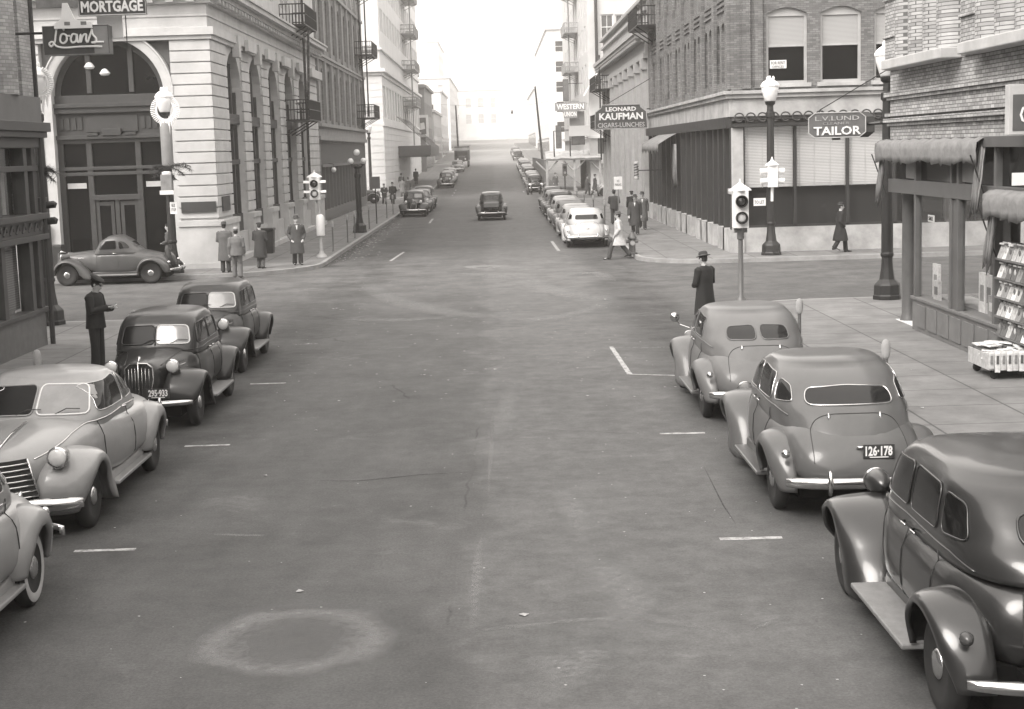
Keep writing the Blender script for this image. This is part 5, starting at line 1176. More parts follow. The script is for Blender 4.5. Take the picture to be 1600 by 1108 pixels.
# ---------------- street lamps ----------------
M_snow = pm('white_ornament', .75, .7, .06, 12)
def lamp(label, X, Y, top, kind='lantern', z0=.15, sc_=1.):
    o = thing('street_lamp', label, 'street lamp', (X, Y, z0), group='cast iron street lamps'); H_ = top-z0
    b = MB().lathe([(.36, 0), (.36, .1), (.34, .12), (.33, .36), (.30, .40), (.20, .5), (.155, .8), (.14, 1.05), (.17, 1.10), (.17, 1.16), (.135, 1.2)], (0, 0, 0), 8).build('base', M_black, o, bevel=.01)
    MB().lathe([(.15, 1.18), (.145, 2.2), (.125, H_-1.5), (.17, H_-1.45), (.17, H_-1.3), (.12, H_-1.25), (.11, H_-1.05), (.17, H_-1.0), (.19, H_-.9)], (0, 0, 0), 14).build('pole', M_black, o, auto=40)
    if kind == 'lantern':
        MB().lathe([(.15, H_-.92), (.20, H_-.86), (.29, H_-.55), (.31, H_-.40), (.29, H_-.37)], (0, 0, 0), 10).build('globe', M_lampglass, o, smooth=True)
        MB().lathe([(.33, H_-.40), (.34, H_-.35), (.27, H_-.24), (.16, H_-.16), (.05, H_-.10), (.02, H_-.02), (.005, H_)], (0, 0, 0), 10).build('cap', M_white, o)
        for k in range(3): a = k*2.1; MB().lathe([(.02, H_-.2), (.05, H_-.12), (.045, H_-.06), (.01, H_-.02)], (.12*math.cos(a), .12*math.sin(a), 0), 8).build('finial', M_white, o)
    else:
        MB().ball((0, 0, H_-.2), .165, 16).build('globe', M_lampglass, o, smooth=True)
        for s in (-1, 1):
            MB().tube([(0, 0, H_-.85), (s*.2, 0, H_-.95), (s*.33, 0, H_-.8)], .035, 8).build('arm', M_black, o, smooth=True); MB().ball((s*.33, 0, H_-.64), .155, 16).build('globe', M_lampglass, o, smooth=True)
    return o
def top_of(px, py, Y): return at(px, py, Y)[1]
YA, YB, YC, YD = 38.1, 54.4, 54.4, 38.1
XA, XB, XC, XD = at(80, 500, YA)[0], at(270, 385, YB)[0], at(1205, 395, YC)[0], at(1386, 465, YD)[0]
lA = lamp('black street lamp with an icicle wreath at the near left corner', XA, YA, top_of(62, 95, YA)); lB = lamp('street lamp with white icicle wreath and fern sprays in front of the bank', XB, YB, top_of(263, 135, YB))
lC = lamp('black street lamp with white signal box in front of the tailor windows', XC, YC, top_of(1202, 118, YC)); lD = lamp('black street lamp behind the tailor sign at the near right corner', XD, YD, top_of(1380, 62, YD))
lE = lamp('triple globe street lamp beside the brick block', -7.15, 78.9, top_of(562, 232, 78.9), 'globes'); lF = lamp('distant street lamp in front of the white block', at(580, 300, 140.5)[0], 140.5, top_of(576, 192, 140.5))
# christmas wreaths with icicles on the lamps
def wreath(X, Y, Z, r, label):
    o = thing('lamp_wreath', label, 'wreath', (X, Y, Z), group='icicle wreaths on the lamps'); s = MB(); n = 44
    for k in range(n):
        a = 2*math.pi*k/n; c, q = math.cos(a), math.sin(a)
        if abs(a-math.pi/2) < .35: continue
        p0, p1 = Vector((c*r*.62, -.1, q*r*.68)), Vector((c*r, -.13, q*r)); t = Vector((-q, 0, c))*.022
        s.add([p0-t, p0+t, p1+t, p1-t, (p0+p1)/2+Vector((0, -.05, 0))], [(0, 1, 4), (1, 2, 4), (2, 3, 4), (3, 0, 4), (0, 3, 2, 1)])
    s.tube([(math.cos(a)*r*.6, -.1, math.sin(a)*r*.66) for a in [2*math.pi*k/24 for k in range(25)]], .035, 6, False); s.build('spikes', M_snow, o)
    i = MB()
    for dx, l in ((-.18, .32), (-.08, .55), (.02, .85), (.12, .5), (.22, .28)): i.tube([(dx, -.12, -r*.75), (dx, -.12, -r*.75-l)], [.05, .004], 6)
    i.build('icicles', M_snow, o); return o
wreath(XB+.04, YB, at(260, 172, YB)[1], .52, 'white spiked wreath with hanging icicles on the lamp before the bank'); x_, z_ = at(68, 130, YA); wreath(at(60, 130, YA)[0], YA, z_, .42, 'spiked white wreath half hidden by the near left building')
M_fir = pm('fir_green', .035, .8, .4, 20)
def spray(X, Y, Z, dirs, label, name='fir_branches'):
    o = thing(name, label, 'greenery', (X, Y, Z)); m = MB(); rnd = random.Random(int(X*10))
    for (dx, dz, ln) in dirs:
        P = [Vector((dx*ln*t, -.12-.1*t, dz*ln*t-.45*ln*t*t)) for t in [q/8 for q in range(9)]]
        m.tube(P, [.02*(1-q/10) for q in range(9)], 5)
        for i in range(1, 9):
            for k in range(16):
                d = Vector((rnd.uniform(-1, 1), rnd.uniform(-1, .6), rnd.uniform(-1.3, .5))).normalized()*rnd.uniform(.10, .24); w_ = Vector((rnd.uniform(-1, 1), rnd.uniform(-1, 1), rnd.uniform(-1, 1))).normalized()*.012
                p = P[i]+(P[i-1]-P[i])*rnd.random(); m.add([p-w_, p+w_, p+d], [(0, 1, 2)])
    m.build('branches', M_fir, o); return o
spray(XB, YB-.1, at(266, 262, YB)[1], [(.9, .35, 1.0), (.8, .1, .8), (1, .5, .85), (-.9, .3, .7), (-.8, -.1, .6), (-.7, .5, .7), (.6, -.4, .5)], 'dark fir branches tied on the lamp before the bank'); spray(XA+.05, YA-.1, at(74, 265, YA)[1], [(.9, .3, .45), (.7, .4, .5), (.8, -.2, .45), (-.6, .3, .4)], 'dark fir branches tied on the near left lamp')
# ---------------- traffic signals ----------------
M_lensd = pm('signal_lens_dark', .03, .15, .2, 5, spec=.9); M_lensl = pm('signal_lens_lit', .5, .15)
def signal_head(o, c, w_=.36, h=.95, side_arms=True, mat=M_white):
    x, y, z = c; b = MB().box(x-w_/2, x+w_/2, y-w_/2, y+w_/2, z, z+h).build('signal_head', mat, o, bevel=.015)
    MB().lathe([(w_*.78, h), (w_*.72, h+.04), (w_*.30, h+.14), (.03, h+.20), (.01, h+.3)], (x, y, z), 4).build('cap', mat, b); b2 = b
    for i, (zz, mt) in enumerate(((.72, M_lensd), (.28, M_lensl))):
        MB().lathe([(.15, 0), (.155, -.10), (.135, -.10), (.13, 0)], (x, y-w_/2-.005, z+zz*h), 18, 'y').build('visor', M_black, b)
        MB().lathe([(.125, -.01), (.09, -.03), (.01, -.045)], (x, y-w_/2-.005, z+zz*h), 18, 'y').build('lens', mt, b, smooth=True)
        if side_arms:
            for s in (-1, 1): MB().loft([[(x+s*w_/2, y+dy*.11, z+zz*h+.11*q-.0), (x+s*(w_/2+.24), y+dy*.08, z+zz*h+.12*q)] for dy, q in ((-1, .2), (-.6, .8), (0, 1), (.6, .8), (1, .2))], False, False).build('visor', mat, b, solid=.01)
    return b
S1 = thing('traffic_signal', 'white two-lamp traffic signal on a post with white drum at the far left kerb', 'traffic signal', (-7.05, 60.6, .15), group='traffic signals')
ss = 2.32; z1 = at(497, 312, 60.6)[1]-.15; signal_head(S1, (-.15, 0, z1), .40, .88)
MB().lathe([(.22, 0), (.20, .08), (.10, .16), (.07, .3), (.06, z1-.2), (.12, z1-.1), (.12, z1)], (0, 0, 0), 12).build('pole', M_stone2, S1, auto=40); MB().lathe([(.15, .85), (.17, .88), (.17, 1.55), (.14, 1.65), (.06, 1.7)], (0, 0, 0), 16).build('drum', M_white, S1, auto=40)
X2, Y2 = at(1158, 455, 38.2)[0], 38.2; S2 = thing('traffic_signal', 'white two-lamp traffic signal on a slim pole at the near right kerb', 'traffic signal', (X2, Y2, .15), group='traffic signals')
z1 = at(1158, 356, Y2)[1]-.15; z2 = at(1158, 298, Y2)[1]-.15; signal_head(S2, (0, 0, z1), .37, z2-z1, False)
MB().lathe([(.16, 0), (.14, .1), (.07, .2), (.06, z1-.3), (.09, z1-.28), (.09, z1-.1), (.15, z1)], (0, 0, 0), 12).build('pole', M_rim, S2, auto=40); MB().box(-.16, .16, -.06, .06, z1-.12, z1-.0).build('bracket', M_rim, S2)
S3 = thing('traffic_signal', 'white signal box with side visors hung on the lamp before the tailor windows', 'traffic signal', (XC, YC-.3, 0), group='traffic signals'); z1 = at(1206, 292, YC)[1]; z2 = at(1206, 258, YC)[1]
b = MB().box(-.17, .17, -.17, .15, z1, z2).build('signal_head', M_white, S3, bevel=.01); MB().lathe([(.26, 0), (.2, .06), (.06, .16), (.01, .3)], (0, 0, z2), 8).build('cap', M_white, b)
for zz in (.3, .75):
    for s in (-1, 1): MB().tube([(s*.15, 0, z1+(z2-z1)*zz), (s*.42, 0, z1+(z2-z1)*zz-.03)], [.09, .11], 12).build('visor', M_white, b)
MB().tube([(0, .0, z1), (0, .05, z1-.5)], .05, 8).build('bracket', M_white, S3)
S4 = thing('traffic_signal', 'dark signal with two visors hung on the near left lamp', 'traffic signal', (XA, YA-.25, 0), group='traffic signals'); z1 = at(75, 358, YA)[1]; z2 = at(75, 308, YA)[1]
b = MB().box(-.16, .16, -.14, .14, z1, z2).build('signal_head', M_black, S4, bevel=.01)
for zz in (.25, .75): MB().tube([(.1, 0, z1+(z2-z1)*zz), (.36, 0, z1+(z2-z1)*zz+.02), (.40, 0, z1+(z2-z1)*zz+.06)], [.09, .09, .03], 12).build('visor', M_black, b)
S5 = thing('traffic_signal', 'grey signal box with white top on the lamp in front of the bank', 'traffic signal', (XB, YB-.3, 0), group='traffic signals'); z1 = at(268, 298, YB)[1]; z2 = at(268, 272, YB)[1]
b = MB().box(-.2, .2, -.18, .12, z1, z2).build('signal_head', M_canvas, S5, bevel=.03); MB().lathe([(.17, 0), (.17, .07), (.1, .1)], (0, 0, z2), 14).build('cap', M_white, b)
MB().box(-.24, .24, -.2, -.16, z1-.12, z1+.02).build('visor', M_white, b)
sg = thing('street_sign', 'small white notice on the lamp post in front of the bank', 'sign', (XB+.15, YB-.2, at(275, 325, YB)[1])); MB().box(-.12, .12, -.02, 0, -.2, .22).build('panel', M_white, sg); put_text(sg, 'BUS\nSTOP', (0, -.022, .02), .12, M_black, width=.17, height=.26)
S6 = thing('traffic_signal', 'faint traffic signal by the timber canopy', 'traffic signal', (at(883, 290, 141)[0], 141, .15), group='traffic signals'); z1 = at(883, 275, 141)[1]-.15; signal_head(S6, (0, 0, z1), .42, 1.1, False, M_rim); MB().lathe([(.15, 0), (.07, .2), (.07, z1)], (0, 0, 0), 10).build('pole', M_black, S6)
S7 = thing('traffic_signal', 'white signal with arms on a pole in front of the timber canopy', 'traffic signal', (at(945, 290, 121)[0], 121, .15), group='traffic signals'); z1 = at(946, 255, 121)[1]-.15
b = MB().box(-.22, .22, -.2, .2, z1, z1+1.0).build('signal_head', M_white, S7); MB().box(-.55, .55, -.1, .1, z1+.55, z1+.75).build('visor', M_white, b); MB().lathe([(.15, 0), (.08, .2), (.07, z1)], (0, 0, 0), 10).build('pole', M_white, S7)
# ---------------- meters, posts, hydrant ----------------
M_meter = pm('meter_grey', .3, .4, .2, 10)
def meter(X, Y, label, mat=M_meter):
    o = thing('parking_meter', label, 'parking meter', (X, Y, .15+zg(Y)), group='parking meters along the kerbs')
    MB().lathe([(.07, 0), (.045, .04), (.03, .08), (.03, 1.02)], (0, 0, 0), 10).build('post', M_rim, o, auto=40)
    MB().lathe([(.03, 1.0), (.055, 1.05), (.065, 1.13), (.062, 1.21), (.04, 1.27), (.01, 1.285)], (0, 0, 0), 14, sy=.6).build('head', mat, o, smooth=True)
for i, (px, py) in enumerate(((519, 393), (541, 379), (553, 372), (576, 358), (601, 341), (611, 335))):
    X, Y = gnd(px, py, .15); meter(-6.95, Y, 'parking meter %s of the row before the brick block' % ['first', 'second', 'third', 'fourth', 'fifth', 'sixth'][i])
meter(at(57, 541, 22.4)[0], 22.4, 'pale parking meter head behind the pale coupe', M_stone2)
meter(at(208, 481, 28.0)[0], 28.0, 'parking meter behind the two dark sedans on the left', M_stone2)
for (px, py, lb) in ():
    X = 5.5; Y = side(px, py, X)[0]; z = 1.5; meter(X, side(px, py, X)[0] if 8 < Y < 45 else 20, lb, M_stone2)
    o = bpy.context.scene.collection.objects[-1]
for i, (px, py) in enumerate(((951, 352), (930, 340), (921, 330), (913, 322))): X, Y = gnd(px, py, .15); meter(5.5, Y, 'parking meter %s beside the row ahead of the white sedan' % ['one', 'two', 'three', 'four'][i], M_stone2)
np_ = thing('street_sign', 'white parking notice on a thin post on the right pavement', 'sign', (5.65, 74.5, .15)); zt = at(966, 276, 74.5)[1]-.15; MB().tube([(0, 0, 0), (0, 0, zt)], .03, 8).build('post', M_canvas, np_); MB().box(-.2, .2, -.04, -.025, zt-.62, zt).build('panel', M_white, np_); put_text(np_, 'NO\nPARKING', (0, -.044, zt-.3), .1, M_black, width=.3, height=.3)
np_.location.x = at(966, 300, 74.5)[0]
np_ = thing('street_sign', 'dark square sign on a thin post on the left pavement', 'sign', (at(588, 330, 88.5)[0], 88.5, .15)); zt = at(586, 276, 88.5)[1]-.15; MB().tube([(0, 0, 0), (0, 0, zt)], .035, 8).build('post', M_black, np_); MB().box(-.28, .28, -.05, -.03, zt-.7, zt).build('panel', M_board, np_)
hx_, hy_ = gnd(988, 397, .15); hd_ = thing('fire_hydrant', 'fire hydrant at the kerb beside the white sedan', 'hydrant', (hx_, hy_, .15))
MB().lathe([(.2, 0), (.2, .05), (.13, .08), (.12, .55), (.17, .58), (.17, .63), (.13, .68), (.09, .78), (.03, .82), (.03, .88)], (0, 0, 0), 14).build('barrel', M_rim, hd_, auto=40)
for s in (-1, 1): MB().lathe([(.07, .1), (.075, .2), (.05, .23)], (0, 0, .48), 10, 'x', s).build('nozzle', M_rim, hd_) if s > 0 else MB().tube([(-.1, 0, .48), (-.22, 0, .48)], .07, 10).build('nozzle', M_rim, hd_)
MB().tube([(0, -.1, .42), (0, -.24, .42)], .09, 12).build('nozzle', M_meter, hd_)
X, Y = gnd(417, 398, .15); bn = thing('waste_bin', 'dark square waste bin against the bank wall', 'bin', (-9.6, Y+1.0, .15)); bn.location.x = at(417, 380, Y+1)[0]; MB().loft([[(a*q, b*q, z) for a, b in ((-.32, -.32), (.32, -.32), (.32, .32), (-.32, .32))] for z, q in ((0, .85), (.95, 1))]).build('body', M_dark, bn, bevel=.02); MB().box(-.35, .35, -.35, .35, .95, 1.05).build('rim', M_black, bn, bevel=.02)
bn2 = thing('waste_bin', 'dark bin standing at the bank entrance behind the coupe', 'bin', (at(85, 400, 55)[0], 55, .15)); MB().box(-.35, .35, -.3, .3, 0, 1.1).build('body', M_dark, bn2, bevel=.03)
X, Y = 5.2, 33; 
for y, lb in ((26.4, 'white parking meter head behind the dull grey sedan'), (20.6, 'pale parking meter beside the shiny fastback')): meter({26.4: at(1249, 470, 26.4)[0], 20.6: at(1384, 541, 20.6)[0]}[y], y, lb, M_stone2)
# poles
for (label, pt, pb, Y) in (('leaning wooden telegraph pole on the right in the haze', (836, 135), (849, 250), 205), ('wooden telegraph pole on the left in the haze', (712, 165), (717, 246), 238)):
    x0, z0 = at(*pb, Y); x1, z1 = at(*pt, Y); z0 = zg(Y)+.1; o = thing('telegraph_pole', label, 'pole', (x0, Y, z0)); MB().tube([(0, 0, 0), (x1-x0, 0, z1-z0)], [.17, .12], 10).build('shaft', M_dark, o); MB().box(x1-x0-.04, x1-x0+.04, -.25, .25, z1-z0-.5, z1-z0-.3).build('step', M_dark, o)
# fire escapes
def fire_escape(label, F, u0, u1, floors, dep, ladder_u, top, rail=.95, low=None, mat=M_black, r=.018, base=None):
    o = thing('fire_escape', label, 'fire escape', F.p((u0+u1)/2, 0, floors[0]), world=True)
    for z in floors:
        p = MB(); F.box(p, u0, u1, .02, dep, z-.06, z)
        for k in range(3): u = u0+(u1-u0)*(k+.5)/3; p.tube([F.p(u, .02, z-.75), F.p(u, dep*.95, z-.05)], .03, 4)
        po = p.build('platform', mat, o); q = MB(); n = int((u1-u0)/.16)
        for i in range(n+1): u = u0+(u1-u0)*i/n; q.tube([F.p(u, dep, z), F.p(u, dep, z+rail)], r*.6, 4)
        for k in range(int(dep/.16)+1):
            for u in (u0, u1): q.tube([F.p(u, .02+k*.16, z), F.p(u, .02+k*.16, z+rail)], r*.6, 4)
        for zz in (.5, 1): q.tube([F.p(u0, .02, z+rail*zz), F.p(u0, dep, z+rail*zz), F.p(u1, dep, z+rail*zz), F.p(u1, .02, z+rail*zz)], r, 4)
        q.build('railing', mat, po)
    l = MB(); zb = low if low is not None else floors[0]
    for du in (-.22, .22): l.tube([F.p(ladder_u+du, dep*.55, zb), F.p(ladder_u+du, dep*.55, top)], r*1.3, 4)
    z = zb+.15
    while z < top: l.tube([F.p(ladder_u-.22, dep*.55, z), F.p(ladder_u+.22, dep*.55, z)], r*.8, 4); z += .32
    l.build('ladder', mat, o); return o
fire_escape('iron fire escape with two curved balconies on the side of the bank', FX, 75.8, 80.6, [5.95, 10.55], 1.25, 79.4, 14.5, low=2.8, r=.03)
fe_ = MB()
for du in (-.22, .22): fe_.tube([FX.p(76.6+du, 1.1, 5.95), FX.p(78.2+du, 1.1, 10.55)], .035, 4)
for q in range(13): fe_.tube([FX.p(76.38+1.6*q/13, 1.1, 6.1+4.5*q/13), FX.p(76.82+1.6*q/13, 1.1, 6.1+4.5*q/13)], .025, 4)
fe_.build('stair', M_black, bpy.data.objects['fire_escape'])
fire_escape('iron fire escape at the far corner of the grey brick block', F2, 116.5, 121.8, [6.9, 11.6, 16.3], 1.3, 118.5, 20, low=7, r=.03); fire_escape('faint fire escape down the side of the white block', F3x, 176, 186, [9.5, 13.6, 17.6, 21.6], 1.5, 181, 26, low=5, r=.05, mat=M_meter)
fire_escape('pale fire escape on the side of the tall white building', G8, 160, 168, [8, 12, 16, 20, 24], 1.4, 164, 28, low=5, r=.05, mat=M_meter); fire_escape('iron balcony high on the brick corner building', G4x, 80.5, 85.6, [10.4, 14], 1.1, 83, 17, r=.03)
cb_ = thing('service_cable', 'dark cable running down the corner of the grey brick block', 'cable', (-9.2, 121, 7)); cb_m = MB(); a = at(558, -10, 118); b = at(571, 180, 118); cb_m.tube([(a[0]+9.2, -3, a[1]-7), (b[0]+9.2, -3, b[1]-7)], .06, 6); cb_m.build('strand', M_black, cb_)
# ---------------- signs ----------------
def oval_board(w_, h, cut=.18):
    return [(-w_/2+cut, -h/2), (w_/2-cut, -h/2), (w_/2, -h/2+cut*.8), (w_/2, h/2-cut*.8), (w_/2-cut, h/2), (-w_/2+cut, h/2), (-w_/2, h/2-cut*.8), (-w_/2, -h/2+cut*.8)]
Y = 84.0; x0, z1 = at(929, 165, Y); x1, z0 = at(1011, 200, Y); s = thing('shop_sign', 'dark hanging sign with three rows of white letters for cigars and lunches', 'sign', ((x0+x1)/2, Y, (z0+z1)/2)); W_, H_ = x1-x0, z1-z0
brd = [(-W_/2, -H_/2), (W_/2, -H_/2), (W_/2, -H_*.2), (W_*.49, H_*.2), (W_*.38, H_*.38), (W_*.36, H_/2), (-W_*.36, H_/2), (-W_*.38, H_*.38), (-W_*.49, H_*.2), (-W_/2, -H_*.2)]
MB().prism(brd, lambda a, b: (a, -.12, b), lambda a, b: (a, .12, b)).build('board', M_sign, s)
MB().tube([(a*1.0, -.13, b*1.0) for a, b in brd+brd[:1]], .025, 5, False).build('border', M_stone2, s)
put_text(s, 'LEONARD', (0, -.14, H_*.32), .3, M_white, width=W_*.58, height=H_*.18, bold=.008); put_text(s, 'KAUFMAN', (0, -.14, H_*.02), .4, M_white, width=W_*.84, height=H_*.29, bold=.012); put_text(s, 'CIGARS-LUNCHES', (0, -.14, -H_*.34), .3, M_stone, width=W_*.9, height=H_*.2, bold=.004)
MB().tube([(W_/2, 0, H_*.3), (8.6-(x0+x1)/2+.0, 0, H_*.3)], .04, 6).build('bracket', M_black, s); MB().tube([(-W_*.3, 0, H_/2), (8.6-(x0+x1)/2, 0, H_*1.6)], .02, 5).build('stay', M_black, s)
Y = 34.7; x0, z1 = at(1263, 177, Y); x1, z0 = at(1352, 214, Y); s = thing('tailor_sign', 'grey neon sign reading TAILOR hung from the near right corner', 'sign', ((x0+x1)/2, Y, (z0+z1)/2), R(-4)); W_, H_ = x1-x0, z1-z0; ob = oval_board(W_, H_, .14)
MB().prism(ob, lambda a, b: (a, -.02, b), lambda a, b: (a+.26, .34, b)).build('casing', M_black, s); MB().prism(ob, lambda a, b: (a*.97, -.045, b*.95), lambda a, b: (a*.97, -.02, b*.95)).build('face', pm('grey_enamel', .12, .4, .2, 6), s)
MB().tube([(a*.985, -.05, b*.98) for a, b in ob+ob[:1]], .014, 6, False).build('border', M_stone, s)
put_text(s, 'L.V.LUND', (0, -.055, H_*.27), .2, M_stone, width=W_*.76, height=H_*.17); put_text(s, 'CLEANER', (-W_*.02, -.055, H_*.07), .2, M_stone2, width=W_*.46, height=H_*.10); put_text(s, 'TAILOR', (0, -.06, -H_*.22), .3, M_lampglass, width=W_*.82, height=H_*.34, bold=.006, depth=.04)
MB().tube([(W_/2, .15, 0), (W_/2+.35, .0, .02), (8.75-(x0+x1)/2, -.8, .02)], .04, 6).build('bracket', M_black, s); MB().tube([(-W_*.3, .1, H_*.5), (-W_*.28, .1, H_*.62), (W_*.9, -.5, H_*2.2)], .012, 5).build('stay', M_black, s); MB().box(-.08, .08, .0, .25, -H_/2-.05, -H_/2).build('drain_box', M_black, s)
def stroke(pts, n=6):
    out = []; P = [Vector((p[0], 0, p[1])) for p in pts]; m_ = len(P)
    for i in range(m_-1):
        p0, p1, p2, p3 = P[max(i-1, 0)], P[i], P[i+1], P[min(i+2, m_-1)]
        for q in range(n): t = q/n; out.append(.5*((2*p1)+(p2-p0)*t+(2*p0-5*p1+4*p2-p3)*t*t+(3*p1-p0-3*p2+p3)*t**3))
    return out+[P[-1]]
Y = 32.6; x0, z1 = at(66, 42, Y); x1, z0 = at(172, 84, Y); s = thing('loans_sign', 'dark neon sign with the word Loans in white script', 'sign', ((x0+x1)/2, Y, (z0+z1)/2)); W_, H_ = x1-x0, z1-z0
MB().box(-W_/2, W_/2, 0, .3, -H_/2, H_/2).build('box', M_sign, s, bevel=.01); MB().tube([(a, -.01, b) for a, b in ((-W_/2, -H_/2), (W_/2, -H_/2), (W_/2, H_/2), (-W_/2, H_/2), (-W_/2, -H_/2))], .014, 5).build('border', M_canvas, s)
MB().box(W_*.27, W_/2-.02, -.012, .0, -H_/2+.02, H_/2-.02).build('end_panel', pm('sign_grey', .2, .5), s)
px2 = lambda x, y: (((x-420)/700)*W_*.98, (-(y-490)/260)*H_)      # from a tracing of the script lettering
L_ = [[(300, 400), (265, 355), (225, 375), (205, 440), (190, 500), (150, 540), (130, 515), (165, 500), (210, 540), (300, 555), (450, 550), (600, 550), (700, 555)],
      [(300, 430), (265, 440), (250, 490), (280, 515), (320, 490), (320, 445), (290, 430)], [(320, 450), (360, 450)], [(430, 440), (390, 435), (365, 475), (380, 510), (420, 495), (435, 440), (435, 500), (455, 510)], [(455, 510), (475, 440), (470, 510), (500, 450), (535, 440), (530, 490), (545, 512)],
      [(545, 512), (590, 420), (600, 395), (605, 440), (640, 480), (630, 515), (590, 515), (640, 512), (720, 512)]]
lm = MB()
for st in L_: lm.tube([(p.x, -.025, p.z) for p in stroke([px2(*q) for q in st])], .022, 6)
lm.build('lettering', M_white, s)
MB().tube([(-W_/2, .15, H_*.3), (LX-(x0+x1)/2, .15, H_*.3)], .03, 6).build('bracket', M_black, s)
x0, z1 = at(122, -4, Y); x1, z0 = at(228, 22, Y); s2 = thing('mortgage_sign', 'dark sign board reading MORTGAGE in white letters', 'sign', ((x0+x1)/2, Y, (z0+z1)/2)); W_, H_ = x1-x0, z1-z0
MB().box(-W_/2, W_/2, 0, .14, -H_/2, H_/2).build('board', M_sign, s2); MB().tube([(a, -.01, b) for a, b in ((-W_/2, -H_/2), (W_/2, -H_/2), (W_/2, H_/2), (-W_/2, H_/2), (-W_/2, -H_/2))], .018, 5).build('border', M_stone2, s2); put_text(s2, 'MORTGAGE', (0, -.012, -.01), .3, M_white, width=W_*.93, height=H_*.62, bold=.01); MB().tube([(W_*.18, .07, -H_/2), (W_*.18, .07, -H_/2-.75)], .012, 5).build('rod', M_black, s2)
MB().box(-W_/2-.9, -W_/2, .03, .1, 0, H_/2).build('backing', M_canvas, s2)
x0, z1 = at(148, 22, Y+.2); x1, z0 = at(190, 58, Y+.2); s3 = thing('blank_board', 'blank white panel between the loans and mortgage signs', 'sign', ((x0+x1)/2, Y+.35, (z0+z1)/2)); MB().box(-(x1-x0)/2, (x1-x0)/2, 0, .05, -(z1-z0)/2, (z1-z0)/2).build('panel', M_white, s3)
x0, z1 = at(84, 6, Y); x1, z0 = at(146, 44, Y); s4 = thing('rooftop_cutout', 'white cut-out ornament standing on top of the loans sign', 'sign', ((x0+x1)/2, Y-.1, z0)); W_, H_ = x1-x0, z1-z0; MB().prism([(-W_/2, 0), (W_/2, 0), (W_*.47, H_*.22), (W_*.05, H_*.36), (-W_*.12, H_*1.0), (-W_*.25, H_), (-W_*.3, H_*.4), (-W_/2, H_*.14)], lambda a, b: (a, 0, b), lambda a, b: (a, .06, b)).build('cutout', M_white, s4)
for a in (-.15, .28): MB().box(W_*a-.06, W_*a+.06, -.004, -.001, H_*.12, H_*.26).build('cutout_window', M_canvas, s4)
Y = 141.5; x0, z1 = at(867, 161, Y); x1, z0 = at(915, 172, Y); s = thing('telegraph_office_sign', 'pale sign reading WESTERN UNION over the canopy', 'sign', ((x0+x1)/2, Y, (z0+z1)/2)); W_, H_ = x1-x0, z1-z0; MB().box(-W_/2, W_/2, 0, .2, -H_/2, H_/2).build('board', M_fgrey, s); put_text(s, 'WESTERN', (0, -.012, 0), .3, M_white, width=W_*.9, height=H_*.7, bold=.01)
MB().box(-W_*.22, W_*.22, 0, .2, -H_*1.45, -H_/2).build('board', M_fgrey, s); put_text(s, 'UNION', (0, -.012, -H_*.95), .3, M_white, width=W_*.4, height=H_*.6, bold=.01)
x0, z1 = at(890, 174, Y); x1, z0 = at(914, 196, Y); s = thing('dark_wall_sign', 'square dark sign above a blank white board over the canopy', 'sign', ((x0+x1)/2, Y+.6, (z0+z1)/2)); MB().box(-(x1-x0)/2, (x1-x0)/2, 0, .2, -(z1-z0)/2, (z1-z0)/2).build('panel', M_fgrey, s)
x0, z1 = at(889, 197, Y); x1, z0 = at(923, 212, Y); s = thing('white_wall_board', 'blank white board hung over the canopy roof', 'sign', ((x0+x1)/2, Y+.3, (z0+z1)/2)); MB().box(-(x1-x0)/2, (x1-x0)/2, 0, .15, -(z1-z0)/2, (z1-z0)/2).build('panel', M_fpale, s)
x0, z0 = at(994, 281, 79.5); x0, z1 = at(994, 252, 79.5); s = thing('barber_pole', 'striped barber pole on the brick corner building', 'barber pole', (x0, 79.5, z0)); H_ = z1-z0
MB().lathe([(.1, 0), (.13, .06), (.13, .12), (.1, .15), (.1, H_-.15), (.13, H_-.12), (.1, H_-.03), (.02, H_)], (0, 0, 0), 14).build('pole', M_stone, s, auto=40)
hb = MB(); hb.tube([(.105*math.cos(t*.5), .105*math.sin(t*.5), .16+(H_-.32)*t/60) for t in range(61)], .03, 5); hb.build('stripe', M_sign, s); MB().tube([(.1, 0, H_*.5), (8.62-x0, 0, H_*.5)], .03, 5).build('bracket', M_black, s)
# projecting shop sign cut by the right edge, and a small card
Y = 24.4; x0, z1 = at(1577, 132, Y); x1, z0 = at(1612, 210, Y); s = thing('framed_sign', 'white-framed dark sign cut off by the right edge of the photo', 'sign', ((x0+x1)/2, Y, (z0+z1)/2)); W_, H_ = x1-x0+.8, z1-z0
MB().box(x0-(x0+x1)/2, W_/2+.2, 0, .2, -H_/2, H_/2).build('frame', M_stone, s, bevel=.01); MB().box(x0-(x0+x1)/2+.06, W_/2+.1, -.006, -.001, -H_/2+.06, H_/2-.16).build('panel', pm('sign_mid', .09, .4), s); put_text(s, 'JEWELRY' if False else 'CO', (x0-(x0+x1)/2+.42, -.012, -.08), .3, M_white, width=.5, height=.3)
x0, z0 = at(1586, 290, 24.2); s = thing('price_card', 'small white card hanging in the shop transom at the right edge', 'sign', (x0, 24.2, z0)); MB().box(-.05, .3, 0, .01, 0, .2).build('card', M_white, s)
x0, z0 = at(1453, 316, 32.3); s = thing('window_card', 'small white card under the shop lintel', 'sign', (NX+.07, 31.1, 2.45)); MB().box(0, .01, -.45, .0, 0, .14).build('card', M_white, s); put_text(s, 'SALE', (-.004, -.22, .07), .1, M_black, face='-x', width=.3, height=.08)
